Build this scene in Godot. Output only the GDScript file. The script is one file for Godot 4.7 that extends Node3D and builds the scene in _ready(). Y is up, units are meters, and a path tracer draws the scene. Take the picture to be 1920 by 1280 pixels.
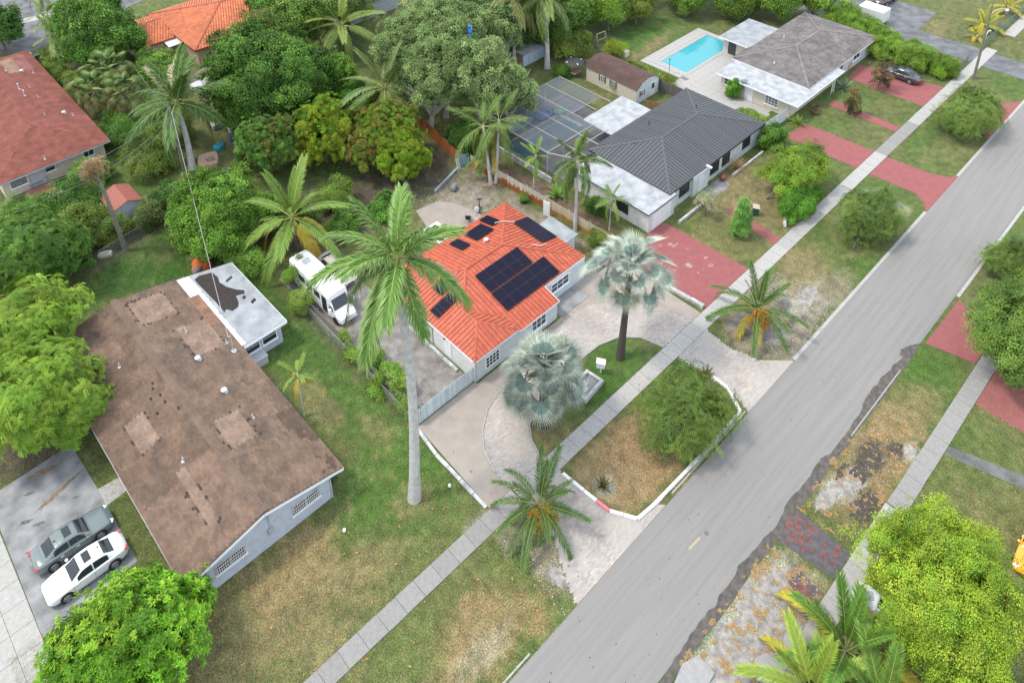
extends Node3D
# Aerial view of a suburban street: world x runs along the street, -z runs away from it towards the back yards, metres.

class MB:
	var v := PackedVector3Array()
	var n := PackedVector3Array()
	var c := PackedColorArray()
	var o := Vector3.ZERO
	var col := Color.WHITE
	var xf := Transform3D.IDENTITY
	func _init(origin := Vector3.ZERO):
		o = origin
	func vert(p: Vector3, nn: Vector3):
		v.append(xf * p - o); n.append(xf.basis * nn); c.append(col)
	func tri(a: Vector3, b: Vector3, d: Vector3):   # counter-clockwise seen from outside
		var nn := (b - a).cross(d - a).normalized()
		vert(a, nn); vert(d, nn); vert(b, nn)
	func trin(a: Vector3, b: Vector3, d: Vector3, na: Vector3, nb: Vector3, nd: Vector3):
		vert(a, na); vert(d, nd); vert(b, nb)
	func quad(a: Vector3, b: Vector3, d: Vector3, e: Vector3):
		tri(a, b, d); tri(a, d, e)
	func box(p: Vector3, s: Vector3, b := Basis.IDENTITY):   # p = centre
		var h := s / 2.0
		var k := []
		for i in 8:
			k.append(p + b * Vector3(h.x if i & 1 else -h.x, h.y if i & 2 else -h.y, h.z if i & 4 else -h.z))
		for f in [[0, 2, 3, 1], [4, 5, 7, 6], [0, 4, 6, 2], [1, 3, 7, 5], [0, 1, 5, 4], [2, 6, 7, 3]]:
			quad(k[f[0]], k[f[1]], k[f[2]], k[f[3]])
	func rect(x0: float, x1: float, y0: float, y1: float, z0: float, z1: float):
		box(Vector3((x0 + x1) / 2, (y0 + y1) / 2, (z0 + z1) / 2), Vector3(absf(x1 - x0), absf(y1 - y0), absf(z1 - z0)))
	func bar(a: Vector3, b: Vector3, w: float, h: float):
		var d := b - a
		if d.length() < 0.001:
			return
		var bz := d.normalized()
		var up := Vector3.UP if absf(bz.y) < 0.95 else Vector3.RIGHT
		var bx := up.cross(bz).normalized()
		box((a + b) / 2.0, Vector3(w, h, d.length()), Basis(bx, bz.cross(bx), bz))
	func tube(pts: Array, rad: Array, sides := 8, cap := true):
		var rings := []
		var nor := []
		var side := Vector3.RIGHT
		for i in pts.size():
			var d: Vector3 = (pts[mini(i + 1, pts.size() - 1)] - pts[maxi(i - 1, 0)]).normalized()
			if i == 0:
				side = d.cross(Vector3(0.3, 0.1, 1).normalized()).normalized()
			side = (side - d * side.dot(d)).normalized()
			var s2 := d.cross(side)
			var r := []
			var rn := []
			for k in sides:
				var a := TAU * k / sides
				var q := side * cos(a) + s2 * sin(a)
				rn.append(q); r.append(pts[i] + q * rad[i])
			rings.append(r); nor.append(rn)
		for i in pts.size() - 1:
			for k in sides:
				var j := (k + 1) % sides
				trin(rings[i][k], rings[i][j], rings[i + 1][j], nor[i][k], nor[i][j], nor[i][j])
				trin(rings[i][k], rings[i + 1][j], rings[i + 1][k], nor[i][k], nor[i][j], nor[i][k])
		if cap:
			var l := pts.size() - 1
			for k in range(1, sides - 1):
				tri(rings[l][0], rings[l][k], rings[l][k + 1])
				tri(rings[0][0], rings[0][k + 1], rings[0][k])
	func lathe(p: Vector3, prof: Array, sides := 16, axis := Basis.IDENTITY):   # profile of Vector2(radius, height)
		for i in prof.size() - 1:
			var a: Vector2 = prof[i]
			var b: Vector2 = prof[i + 1]
			var d := b - a
			var nn := Vector2(d.y, -d.x).normalized()
			for k in sides:
				var t0 := TAU * k / sides
				var t1 := TAU * (k + 1) / sides
				var c0 := Vector3(cos(t0), 0, -sin(t0))
				var c1 := Vector3(cos(t1), 0, -sin(t1))
				var n0 := axis * (c0 * nn.x + Vector3.UP * nn.y)
				var n1 := axis * (c1 * nn.x + Vector3.UP * nn.y)
				var a0 := p + axis * (c0 * a.x + Vector3.UP * a.y)
				var a1 := p + axis * (c1 * a.x + Vector3.UP * a.y)
				var b0 := p + axis * (c0 * b.x + Vector3.UP * b.y)
				var b1 := p + axis * (c1 * b.x + Vector3.UP * b.y)
				if a.x > 0.0001:
					trin(a0, a1, b1, n0, n1, n1)
				if b.x > 0.0001:
					trin(a0, b1, b0, n0, n1, n0)
	func flat(poly: PackedVector2Array, y: float):   # polygon of (x, z), facing up
		var idx := Geometry2D.triangulate_polygon(poly)
		for i in range(0, idx.size(), 3):
			var a := Vector3(poly[idx[i]].x, y, poly[idx[i]].y)
			var b := Vector3(poly[idx[i + 1]].x, y, poly[idx[i + 1]].y)
			var d := Vector3(poly[idx[i + 2]].x, y, poly[idx[i + 2]].y)
			if (b - a).cross(d - a).y < 0:
				tri(a, d, b)
			else:
				tri(a, b, d)
	func prism(poly: PackedVector2Array, y0: float, y1: float):
		flat(poly, y1)
		var m := poly.size()
		var area := 0.0
		for i in m:
			area += poly[i].x * poly[(i + 1) % m].y - poly[(i + 1) % m].x * poly[i].y
		for i in m:
			var a := poly[i]
			var b := poly[(i + 1) % m]
			if area > 0:
				var t := a
				a = b; b = t
			quad(Vector3(a.x, y0, a.y), Vector3(b.x, y0, b.y), Vector3(b.x, y1, b.y), Vector3(a.x, y1, a.y))
	func slab(pts: Array, thick: float):   # planar convex polygon, counter-clockwise from above, thickened downwards
		var nn: Vector3 = (pts[1] - pts[0]).cross(pts[2] - pts[0]).normalized()
		var m := pts.size()
		for i in range(1, m - 1):
			tri(pts[0], pts[i], pts[i + 1])
			tri(pts[0] - nn * thick, pts[i + 1] - nn * thick, pts[i] - nn * thick)
		for i in m:
			var a: Vector3 = pts[i]
			var b: Vector3 = pts[(i + 1) % m]
			quad(a - nn * thick, b - nn * thick, b, a)
	func grid(rows: Array, closed := false):   # lofted smooth skin over rows of points
		var R := rows.size()
		var C: int = rows[0].size()
		var nor := []
		for i in R:
			var rn := []
			for k in C:
				var k1 := (k + 1) % C if closed else mini(k + 1, C - 1)
				var k0 := (k - 1 + C) % C if closed else maxi(k - 1, 0)
				var q: Vector3 = (rows[i][k1] - rows[i][k0]).cross(rows[mini(i + 1, R - 1)][k] - rows[maxi(i - 1, 0)][k])
				rn.append(q.normalized() if q.length() > 1e-9 else Vector3.UP)
			nor.append(rn)
		for i in R - 1:
			for k in (C if closed else C - 1):
				var j := (k + 1) % C
				trin(rows[i][k], rows[i][j], rows[i + 1][j], nor[i][k], nor[i][j], nor[i + 1][j])
				trin(rows[i][k], rows[i + 1][j], rows[i + 1][k], nor[i][k], nor[i + 1][j], nor[i + 1][k])
	func mesh() -> ArrayMesh:
		var arr := []
		arr.resize(Mesh.ARRAY_MAX)
		arr[Mesh.ARRAY_VERTEX] = v; arr[Mesh.ARRAY_NORMAL] = n; arr[Mesh.ARRAY_COLOR] = c
		var m := ArrayMesh.new()
		if v.size():
			m.add_surface_from_arrays(Mesh.PRIMITIVE_TRIANGLES, arr)
		return m

var rng := RandomNumberGenerator.new()
var M := {}
var TEX := {}
var used := {}
var na := FastNoiseLite.new()
var nb := FastNoiseLite.new()
var nc := FastNoiseLite.new()
var leafmesh := {}
var frondmesh := {}

func numbered(parent: Node, called: String) -> String:
	var key := "%d/%s" % [parent.get_instance_id(), called]
	var k: int = used.get(key, 0)
	used[key] = k + 1
	return called if k == 0 else "%s_%03d" % [called, k]

func thing(called: String, label: String, category: String, at := Vector3.ZERO, turn := 0.0, group := "") -> Node3D:
	var o := Node3D.new()
	o.name = numbered(self, called); add_child(o, true)
	o.position = at; o.rotation.y = turn
	tag(o, label, category, group)
	return o

func tag(o: Node, label: String, category: String, group := ""):
	o.set_meta("label", label); o.set_meta("category", category)
	if group != "":
		o.set_meta("group", group)

func part(parent: Node, called: String, what, m: Material, xf := Transform3D.IDENTITY) -> MeshInstance3D:
	var o := MeshInstance3D.new()
	o.name = numbered(parent, called)
	o.mesh = what.mesh() if what is MB else what
	o.material_override = m
	o.transform = xf
	parent.add_child(o, true)
	return o

func struct(called: String, what, m: Material) -> MeshInstance3D:
	var o := part(self, called, what, m)
	o.set_meta("kind", "structure")
	return o

func copy_thing(src: Node3D, label: String, at: Vector3, turn: float) -> Node3D:
	var o: Node3D = src.duplicate()
	var base := String(src.name)
	o.name = numbered(self, base); add_child(o, true)
	o.position = at; o.rotation.y = turn
	o.set_meta("label", label)
	return o

func many(parent: Node, called: String, mesh: Mesh, m: Material, xfs: Array, cols: Array) -> MultiMeshInstance3D:
	var mm := MultiMesh.new()
	mm.transform_format = MultiMesh.TRANSFORM_3D
	mm.use_colors = true
	mm.mesh = mesh
	mm.instance_count = xfs.size()
	var b := PackedFloat32Array()
	b.resize(xfs.size() * 16)
	for i in xfs.size():
		var t: Transform3D = xfs[i]
		var q: Color = cols[i]
		var k := i * 16
		b[k] = t.basis.x.x; b[k + 1] = t.basis.y.x; b[k + 2] = t.basis.z.x; b[k + 3] = t.origin.x
		b[k + 4] = t.basis.x.y; b[k + 5] = t.basis.y.y; b[k + 6] = t.basis.z.y; b[k + 7] = t.origin.y
		b[k + 8] = t.basis.x.z; b[k + 9] = t.basis.y.z; b[k + 10] = t.basis.z.z; b[k + 11] = t.origin.z
		b[k + 12] = q.r; b[k + 13] = q.g; b[k + 14] = q.b; b[k + 15] = 1.0
	mm.buffer = b
	var o := MultiMeshInstance3D.new()
	o.multimesh = mm
	o.material_override = m
	o.name = numbered(parent, called)
	o.set_meta("kind", "stuff")
	parent.add_child(o, true)
	return o

# ---------------------------------------------------------------- materials
func make_tex(key: String, seed_: int, freq: float, oct: int, lo: float, hi: float, size := 512, gamma := 1.0, cell := false):
	var f := FastNoiseLite.new()
	f.seed = seed_; f.frequency = freq; f.fractal_octaves = oct
	f.noise_type = FastNoiseLite.TYPE_CELLULAR if cell else FastNoiseLite.TYPE_SIMPLEX_SMOOTH
	var im := f.get_seamless_image(size, size)
	im.convert(Image.FORMAT_L8)
	var d := im.get_data()
	for i in d.size():
		d[i] = int(255.0 * (lo + (hi - lo) * pow(d[i] / 255.0, gamma)))
	im = Image.create_from_data(size, size, false, Image.FORMAT_L8, d)
	im.convert(Image.FORMAT_RGB8)
	TEX[key] = ImageTexture.create_from_image(im)

func mat(key: String, r: float, g: float, b: float, rough := 0.85, tex := "", scale := 1.0, macro := "", mscale := 0.1, bump := 0.0, stretch := Vector3.ONE) -> StandardMaterial3D:
	var m := StandardMaterial3D.new()
	m.resource_name = key
	m.albedo_color = Color(r, g, b).linear_to_srgb()
	m.roughness = rough
	m.vertex_color_use_as_albedo = true
	if tex != "":
		m.albedo_texture = TEX[tex]
		m.uv1_triplanar = true; m.uv1_world_triplanar = true; m.uv1_scale = stretch * scale
		if bump > 0.0:
			m.heightmap_enabled = true; m.heightmap_texture = TEX[tex]; m.heightmap_scale = bump
	if macro != "":
		m.detail_enabled = true; m.detail_albedo = TEX[macro]; m.detail_blend_mode = BaseMaterial3D.BLEND_MODE_MUL
		m.detail_uv_layer = BaseMaterial3D.DETAIL_UV_2
		m.uv2_triplanar = true; m.uv2_world_triplanar = true; m.uv2_scale = Vector3.ONE * mscale
	M[key] = m
	return m

# two independent fine patterns: light and dark tufts, and a drift between green and straw
func make_turf():
	var a := FastNoiseLite.new()
	a.seed = 31; a.frequency = 0.045; a.fractal_octaves = 5; a.fractal_gain = 0.65
	var b := FastNoiseLite.new()
	b.seed = 37; b.frequency = 0.022; b.fractal_octaves = 5; b.fractal_gain = 0.6
	var da := a.get_seamless_image(512, 512)
	var db := b.get_seamless_image(512, 512)
	da.convert(Image.FORMAT_L8); db.convert(Image.FORMAT_L8)
	var pa := da.get_data()
	var pb := db.get_data()
	var o := PackedByteArray()
	o.resize(512 * 512 * 3)
	for i in pa.size():
		var l := clampf(0.50 + 0.62 * (pa[i] / 255.0 - 0.18), 0.3, 1.0)
		var h := clampf((pb[i] / 255.0 - 0.5) * 2.6, -1, 1)
		o[i * 3] = int(255 * clampf(l * (0.93 + 0.10 * h), 0, 1))
		o[i * 3 + 1] = int(255 * clampf(l * (0.95 - 0.02 * h), 0, 1))
		o[i * 3 + 2] = int(255 * clampf(l * (0.91 + 0.07 * h), 0, 1))
	TEX["turf"] = ImageTexture.create_from_image(Image.create_from_data(512, 512, false, Image.FORMAT_RGB8, o))

func leafmat(key: String, back := 0.5) -> StandardMaterial3D:
	var m := mat(key, 1, 1, 1, 0.55)
	m.backlight_enabled = true
	m.backlight = Color(back, back, back * 0.6)
	m.metallic_specular = 0.35
	return m

func materials():
	make_tex("fine", 3, 0.06, 4, 0.8, 1.0)
	make_tex("speck", 5, 0.25, 3, 0.72, 1.0)
	make_tex("blotch", 7, 0.012, 5, 0.75, 1.0, 512, 1.0)
	make_tex("stain", 11, 0.01, 5, 0.62, 1.0, 512, 0.7)
	make_tex("soft", 13, 0.02, 3, 0.9, 1.0)
	make_tex("grass", 17, 0.11, 4, 0.5, 1.0, 512, 0.9)
	make_tex("crack", 19, 0.03, 2, 0.7, 1.0, 512, 0.35, true)
	make_tex("road", 29, 0.015, 4, 0.92, 1.0)
	make_tex("streak", 23, 0.011, 5, 0.72, 1.0, 512, 0.6)
	make_turf()
	mat("ground", 1, 1, 1, 0.95, "turf", 0.29, "blotch", 0.13)
	M.ground.heightmap_enabled = true; M.ground.heightmap_texture = TEX.grass; M.ground.heightmap_scale = 4.0
	mat("asphalt", 0.325, 0.318, 0.308, 0.9, "speck", 0.5, "soft", 0.045, 0.4)
	mat("asphalt_dark", 0.235, 0.215, 0.195, 0.95, "grass", 0.7, "stain", 0.3, 1.0)
	mat("asphalt_old", 0.26, 0.27, 0.29, 0.9, "speck", 0.5, "stain", 0.08, 0.5)
	M.asphalt.detail_albedo = TEX.road; M.asphalt.uv2_scale = Vector3(0.012, 0.3, 0.24)
	mat("concrete", 0.50, 0.49, 0.47, 0.85, "fine", 0.35, "soft", 0.2, 0.3)
	mat("concrete_tan", 0.42, 0.37, 0.325, 0.85, "fine", 0.3, "soft", 0.06, 0.2)
	mat("concrete_blue", 0.39, 0.40, 0.41, 0.8, "fine", 0.4, "stain", 0.1, 0.3)
	mat("gravel", 0.60, 0.56, 0.52, 0.95, "grass", 1.1, "stain", 0.12, 4.0)
	mat("dirt", 0.22, 0.18, 0.15, 0.95, "grass", 0.8, "blotch", 0.2, 3.0)
	mat("sand", 0.66, 0.62, 0.57, 0.95, "grass", 0.6, "stain", 0.25)
	mat("ash", 0.165, 0.14, 0.11, 0.95, "grass", 0.8, "stain", 0.4)
	mat("paver", 1, 1, 1, 0.85, "fine", 0.8)
	mat("red_concrete", 0.355, 0.112, 0.112, 0.8, "fine", 0.4, "soft", 0.09, 0.2)
	mat("white_paint", 0.78, 0.79, 0.80, 0.6, "soft", 0.3)
	mat("white_dirty", 0.72, 0.73, 0.74, 0.8, "fine", 0.5, "stain", 0.2)
	mat("trim_white", 0.80, 0.83, 0.88, 0.5)
	mat("wall_white", 0.74, 0.74, 0.72, 0.85, "soft", 0.5, "soft", 0.13)
	mat("wall_cream", 0.72, 0.66, 0.56, 0.85, "soft", 0.5, "soft", 0.13)
	mat("wall_blue", 0.50, 0.55, 0.64, 0.85, "soft", 0.5, "soft", 0.11)
	mat("wall_ice", 0.64, 0.71, 0.74, 0.85, "soft", 0.5, "soft", 0.11)
	mat("wall_peach", 0.62, 0.44, 0.32, 0.85, "soft", 0.5, "soft", 0.1)
	mat("roof_membrane", 0.52, 0.55, 0.58, 0.8, "fine", 0.3, "streak", 0.11)
	mat("roof_grey", 0.42, 0.45, 0.48, 0.8, "fine", 0.3, "streak", 0.1)
	mat("roof_orange", 0.63, 0.142, 0.072, 0.6, "soft", 0.4, "blotch", 0.22)
	mat("roof_slate", 0.085, 0.09, 0.10, 0.45, "soft", 0.4)
	mat("shingle", 1, 1, 1, 0.95, "speck", 1.0, "blotch", 0.09)
	mat("tile", 1, 1, 1, 0.8, "fine", 0.6)
	mat("tar", 0.045, 0.035, 0.03, 0.85, "fine", 0.6, "blotch", 0.3)
	mat("solar", 0.010, 0.010, 0.024, 0.35)
	M.solar.metallic_specular = 0.22
	mat("solar_frame", 0.03, 0.03, 0.035, 0.4)
	mat("metal", 0.6, 0.62, 0.65, 0.35); M.metal.metallic = 0.7
	mat("metal_dull", 0.45, 0.46, 0.48, 0.55); M.metal_dull.metallic = 0.3
	mat("black", 0.02, 0.02, 0.022, 0.6)
	mat("rubber", 0.018, 0.018, 0.018, 0.85)
	mat("glass_dark", 0.026, 0.032, 0.036, 0.07)
	mat("glass_window", 0.05, 0.065, 0.075, 0.08)
	mat("tinted", 1, 1, 1, 0.6, "fine", 0.7)     # colour comes from the vertices
	mat("gloss", 1, 1, 1, 0.25)
	M.gloss.clearcoat_enabled = true; M.gloss.clearcoat = 0.8; M.gloss.clearcoat_roughness = 0.05
	mat("wood", 1, 1, 1, 0.85, "fine", 0.5, "", 0.1, 0.0, Vector3(3, 0.4, 3))
	mat("bark", 0.30, 0.27, 0.24, 0.95, "fine", 0.5, "blotch", 0.3, 1.0, Vector3(2, 0.5, 2))
	mat("pale_bark", 0.55, 0.53, 0.49, 0.9, "fine", 0.5)
	mat("bark_dark", 0.085, 0.07, 0.06, 0.95, "fine", 1.0, "", 0.1, 1.5, Vector3(1, 3, 1))
	mat("palm_bark", 0.66, 0.66, 0.64, 0.85, "fine", 0.5, "streak", 0.3, 0.6, Vector3(1, 3, 1))
	leafmat("leaf"); leafmat("frond", 0.25); leafmat("silver", 0.2)
	mat("grass_blade", 1, 1, 1, 0.8)
	var w := mat("water", 0.055, 0.32, 0.37, 0.05)
	w.metallic_specular = 0.5
	var s := mat("screen", 0.11, 0.125, 0.145, 0.8)
	s.transparency = BaseMaterial3D.TRANSPARENCY_ALPHA
	s.albedo_color.a = 0.56

# ---------------------------------------------------------------- plants
func leaf_shape(mb: MB, p: Vector3, d: Vector3, up: Vector3, l: float, w: float, fold := 0.25):
	var s := d.cross(up).normalized()
	var u := s.cross(d).normalized()
	var mid := p + d * l * 0.45 - u * l * fold * 0.15
	var tip := p + d * l - u * l * fold * 0.5
	var a := p + d * l * 0.45 + s * w * 0.5 + u * w * fold
	var b := p + d * l * 0.45 - s * w * 0.5 + u * w * fold
	mb.tri(p, a, mid); mb.tri(mid, a, tip); mb.tri(p, mid, b); mb.tri(mid, tip, b)

func leaf_cluster(kind: String) -> Mesh:
	if leafmesh.has(kind):
		return leafmesh[kind]
	var r := RandomNumberGenerator.new()
	r.seed = hash(kind)
	var mb := MB.new()
	match kind:
		"rosette":     # big glossy leaves round a twig end
			for t in 3:
				var off := Vector3(r.randf_range(-.24, .24), r.randf_range(-.1, .1), r.randf_range(-.24, .24))
				for i in 8:
					var a := TAU * i / 8.0 + r.randf_range(-.3, .3)
					var e := r.randf_range(0.0, 0.95)
					var d := Vector3(cos(a) * cos(e), sin(e), sin(a) * cos(e))
					mb.col = Color.WHITE * r.randf_range(0.75, 1.15)
					leaf_shape(mb, off + d * .03, d, Vector3.UP, r.randf_range(.2, .3), r.randf_range(.1, .14))
		"broad":
			for i in 26:
				var p := Vector3(r.randf_range(-.34, .34), r.randf_range(-.16, .16), r.randf_range(-.34, .34))
				var a := r.randf() * TAU
				var e := r.randf_range(-.4, .7)
				var d := Vector3(cos(a) * cos(e), sin(e), sin(a) * cos(e))
				mb.col = Color.WHITE * r.randf_range(0.7, 1.2)
				leaf_shape(mb, p, d, Vector3(r.randf_range(-.5, .5), 1, r.randf_range(-.5, .5)).normalized(), r.randf_range(.15, .23), r.randf_range(.08, .12))
		"fine":
			for i in 44:
				var p := Vector3(r.randf_range(-.36, .36), r.randf_range(-.18, .18), r.randf_range(-.36, .36))
				var a := r.randf() * TAU
				var e := r.randf_range(-.3, .9)
				var d := Vector3(cos(a) * cos(e), sin(e), sin(a) * cos(e))
				mb.col = Color.WHITE * r.randf_range(0.7, 1.2)
				var s := d.cross(Vector3(r.randf_range(-.7, .7), 1, r.randf_range(-.7, .7))).normalized() * r.randf_range(.03, .045)
				var l := r.randf_range(.1, .16)
				mb.quad(p, p + d * l * .5 + s, p + d * l, p + d * l * .5 - s)
		"pinnate":     # feathery sprays
			for k in 6:
				var a := TAU * k / 6.0 + r.randf_range(-.4, .4)
				var e := r.randf_range(-.15, .5)
				var d := Vector3(cos(a) * cos(e), sin(e), sin(a) * cos(e))
				var s := d.cross(Vector3.UP).normalized()
				var base := Vector3(r.randf_range(-.12, .12), r.randf_range(-.1, .1), r.randf_range(-.12, .12))
				mb.col = Color.WHITE * r.randf_range(0.75, 1.2)
				for i in 7:
					var q := base + d * (.08 + .065 * i) + Vector3.DOWN * (.004 * i * i)
					for sg in [-1, 1]:
						var ld: Vector3 = (s * sg + d * .5).normalized() * .15
						mb.quad(q, q + ld * .5 + d * .03, q + ld + Vector3.DOWN * .03, q + ld * .5 - d * .03)
		"mango":       # long drooping blades
			for t in 3:
				var off := Vector3(r.randf_range(-.22, .22), r.randf_range(-.1, .1), r.randf_range(-.22, .22))
				for i in 9:
					var a := TAU * i / 9.0 + r.randf_range(-.3, .3)
					var e := r.randf_range(-.75, .35)
					var d := Vector3(cos(a) * cos(e), sin(e), sin(a) * cos(e))
					mb.col = Color.WHITE * r.randf_range(0.75, 1.15)
					leaf_shape(mb, off, d, Vector3.UP, r.randf_range(.22, .32), .07, .5)
		"airy":        # wispy weeping twigs with tiny leaves
			for k in 9:
				var a := TAU * k / 9.0 + r.randf_range(-.4, .4)
				var e := r.randf_range(-.2, .8)
				var d := Vector3(cos(a) * cos(e), sin(e), sin(a) * cos(e))
				var base := Vector3(r.randf_range(-.12, .12), r.randf_range(-.1, .1), r.randf_range(-.12, .12))
				var q := base
				for i in 8:
					d = (d + Vector3(r.randf_range(-.2, .2), -.1, r.randf_range(-.2, .2))).normalized()
					mb.col = Color(1.5, .8, .8)
					var s := d.cross(Vector3.UP).normalized()
					mb.quad(q - s * .004, q + d * .075 - s * .003, q + d * .075 + s * .003, q + s * .004)
					q += d * .075
					for sg in [-1, 1]:
						mb.col = Color.WHITE * r.randf_range(0.7, 1.25)
						var ld: Vector3 = (s * sg + d * .4 + Vector3(0, r.randf_range(-.5, .5), 0)).normalized() * r.randf_range(.07, .12)
						mb.quad(q, q + ld * .5 + d * .016, q + ld, q + ld * .5 - d * .016)
	leafmesh[kind] = mb.mesh()
	return leafmesh[kind]

# blobs: arrays [centre x, y, z, radius x, y, z] relative to the tree's foot; pal: linear colours
func crown(parent: Node, blobs: Array, count: int, kind: String, size: float, pal: Array, seed_: int, fill := 0.42, called := "crown", gap := -0.45) -> MultiMeshInstance3D:
	var r := RandomNumberGenerator.new()
	r.seed = seed_
	var tot := 0.0
	for b in blobs:
		tot += b[3] * b[4] + b[4] * b[5] + b[3] * b[5]
	var xfs := []
	var cols := []
	var off := Vector3(seed_ * 13.7, seed_ * 5.1, seed_ * 3.3)
	for b in blobs:
		var part_n := int(count * (b[3] * b[4] + b[4] * b[5] + b[3] * b[5]) / tot)
		var bc := Vector3(b[0], b[1], b[2])
		var br := Vector3(b[3], b[4], b[5])
		var subs := []
		var ns := int(clampf(br.x * br.z * 2.6, 8, 70))
		for i in ns:      # boughs spread over the blob by golden spiral, mostly upper side
			var y := 1.0 - 1.55 * (i + 0.5) / ns
			var rr := sqrt(maxf(0.0, 1.0 - y * y))
			var a := i * 2.39996 + r.randf_range(-.35, .35)
			var d := Vector3(cos(a) * rr, y, sin(a) * rr)
			subs.append([bc + d * br * r.randf_range(.5, .98), br * r.randf_range(fill * .5, fill * 1.15), r.randf_range(.75, 1.22), r.randi() % pal.size()])
		var made := 0
		var tries := 0
		while made < part_n and tries < part_n * 4:
			tries += 1
			var s = subs[r.randi() % subs.size()]
			var d := Vector3(r.randfn(), r.randfn() + .25, r.randfn()).normalized()
			var p: Vector3 = s[0] + d * s[1] * pow(r.randf(), .24)
			if na.get_noise_3dv(p * 1.6 + off) < gap or p.y < 0.15:
				continue
			if r.randf() < .07:
				p += d * s[1] * r.randf_range(.15, .75)
			var up := (d * .6 + (p - bc).normalized() * .5 + Vector3(r.randf_range(-.4, .4), .55, r.randf_range(-.4, .4))).normalized()
			var bx := up.cross(Vector3(r.randfn(), r.randfn(), r.randfn())).normalized()
			var sc := size * r.randf_range(.7, 1.25)
			xfs.append(Transform3D(Basis(bx, up, bx.cross(up)).scaled_local(Vector3.ONE * sc), p))
			var q: Color = pal[s[3]] if r.randf() < .6 else pal[r.randi() % pal.size()]
			var f: float = s[2] * r.randf_range(.78, 1.22)
			cols.append(Color(q.r * f * 1.2, q.g * f * 1.16, q.b * f * 1.15))
			made += 1
	return many(parent, called, leaf_cluster(kind), M.leaf, xfs, cols)

func limbs(parent: Node, blobs: Array, r0: float, m: Material, seed_: int, nbr := 5, fork := 0.35, called := "trunk", show := 0.75):
	var r := RandomNumberGenerator.new()
	r.seed = seed_ + 77
	var mb := MB.new()
	var top := Vector3.ZERO
	for b in blobs:
		top += Vector3(b[0], b[1], b[2]) / blobs.size()
	var f := top * fork
	mb.tube([Vector3(0, -.05, 0), Vector3(0, .12, 0), f * .5 + Vector3(r.randf_range(-.1, .1), 0, r.randf_range(-.1, .1)), f], [r0 * 1.5, r0 * 1.1, r0, r0 * .9], 9)
	for b in blobs:
		var bc := Vector3(b[0], b[1], b[2])
		for i in nbr:
			var a := TAU * (i + r.randf() * .6) / nbr
			var e := bc + Vector3(cos(a) * b[3], r.randf_range(-.1, .7) * b[4], sin(a) * b[5]) * show
			var mid := f.lerp(e, .5) + Vector3(r.randf_range(-.3, .3), r.randf_range(0, .4), r.randf_range(-.3, .3))
			mb.tube([f, mid, e], [r0 * .55, r0 * .35, r0 * .08], 6)
			for k in 3:
				var e2: Vector3 = mid.lerp(e, .3 + .2 * k) + Vector3(r.randf_range(-1, 1), r.randf_range(.1, .9), r.randf_range(-1, 1)) * b[3] * .3
				mb.tube([mid.lerp(e, .1 + .2 * k), e2], [r0 * .22, r0 * .05], 5)
	part(parent, called, mb, m)

func tree(called: String, label: String, category: String, at: Vector3, blobs: Array, count: int, kind: String, size: float, pal: Array, r0: float, seed_: int, group := "", bark := "bark", fill := 0.42, gap := -0.45, show := 0.75) -> Node3D:
	var t := thing(called, label, category, at, 0.0, group)
	limbs(t, blobs, r0, M[bark], seed_, 5 if blobs.size() < 3 else 3, 0.35, "trunk", show)
	crown(t, blobs, count, kind, size, pal, seed_, fill, "crown", gap)
	return t

func bush(called: String, label: String, at: Vector3, rx: float, ry: float, rz: float, count: int, kind: String, size: float, pal: Array, seed_: int, group := "", category := "bush") -> Node3D:
	var t := thing(called, label, category, at, 0.0, group)
	var bl := [[0, ry * .75, 0, rx, ry, rz]]
	limbs(t, bl, .05, M.bark, seed_, 5, .3, "stem")
	crown(t, bl, count, kind, size, pal, seed_, .45, "foliage", -.5)
	return t

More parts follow.
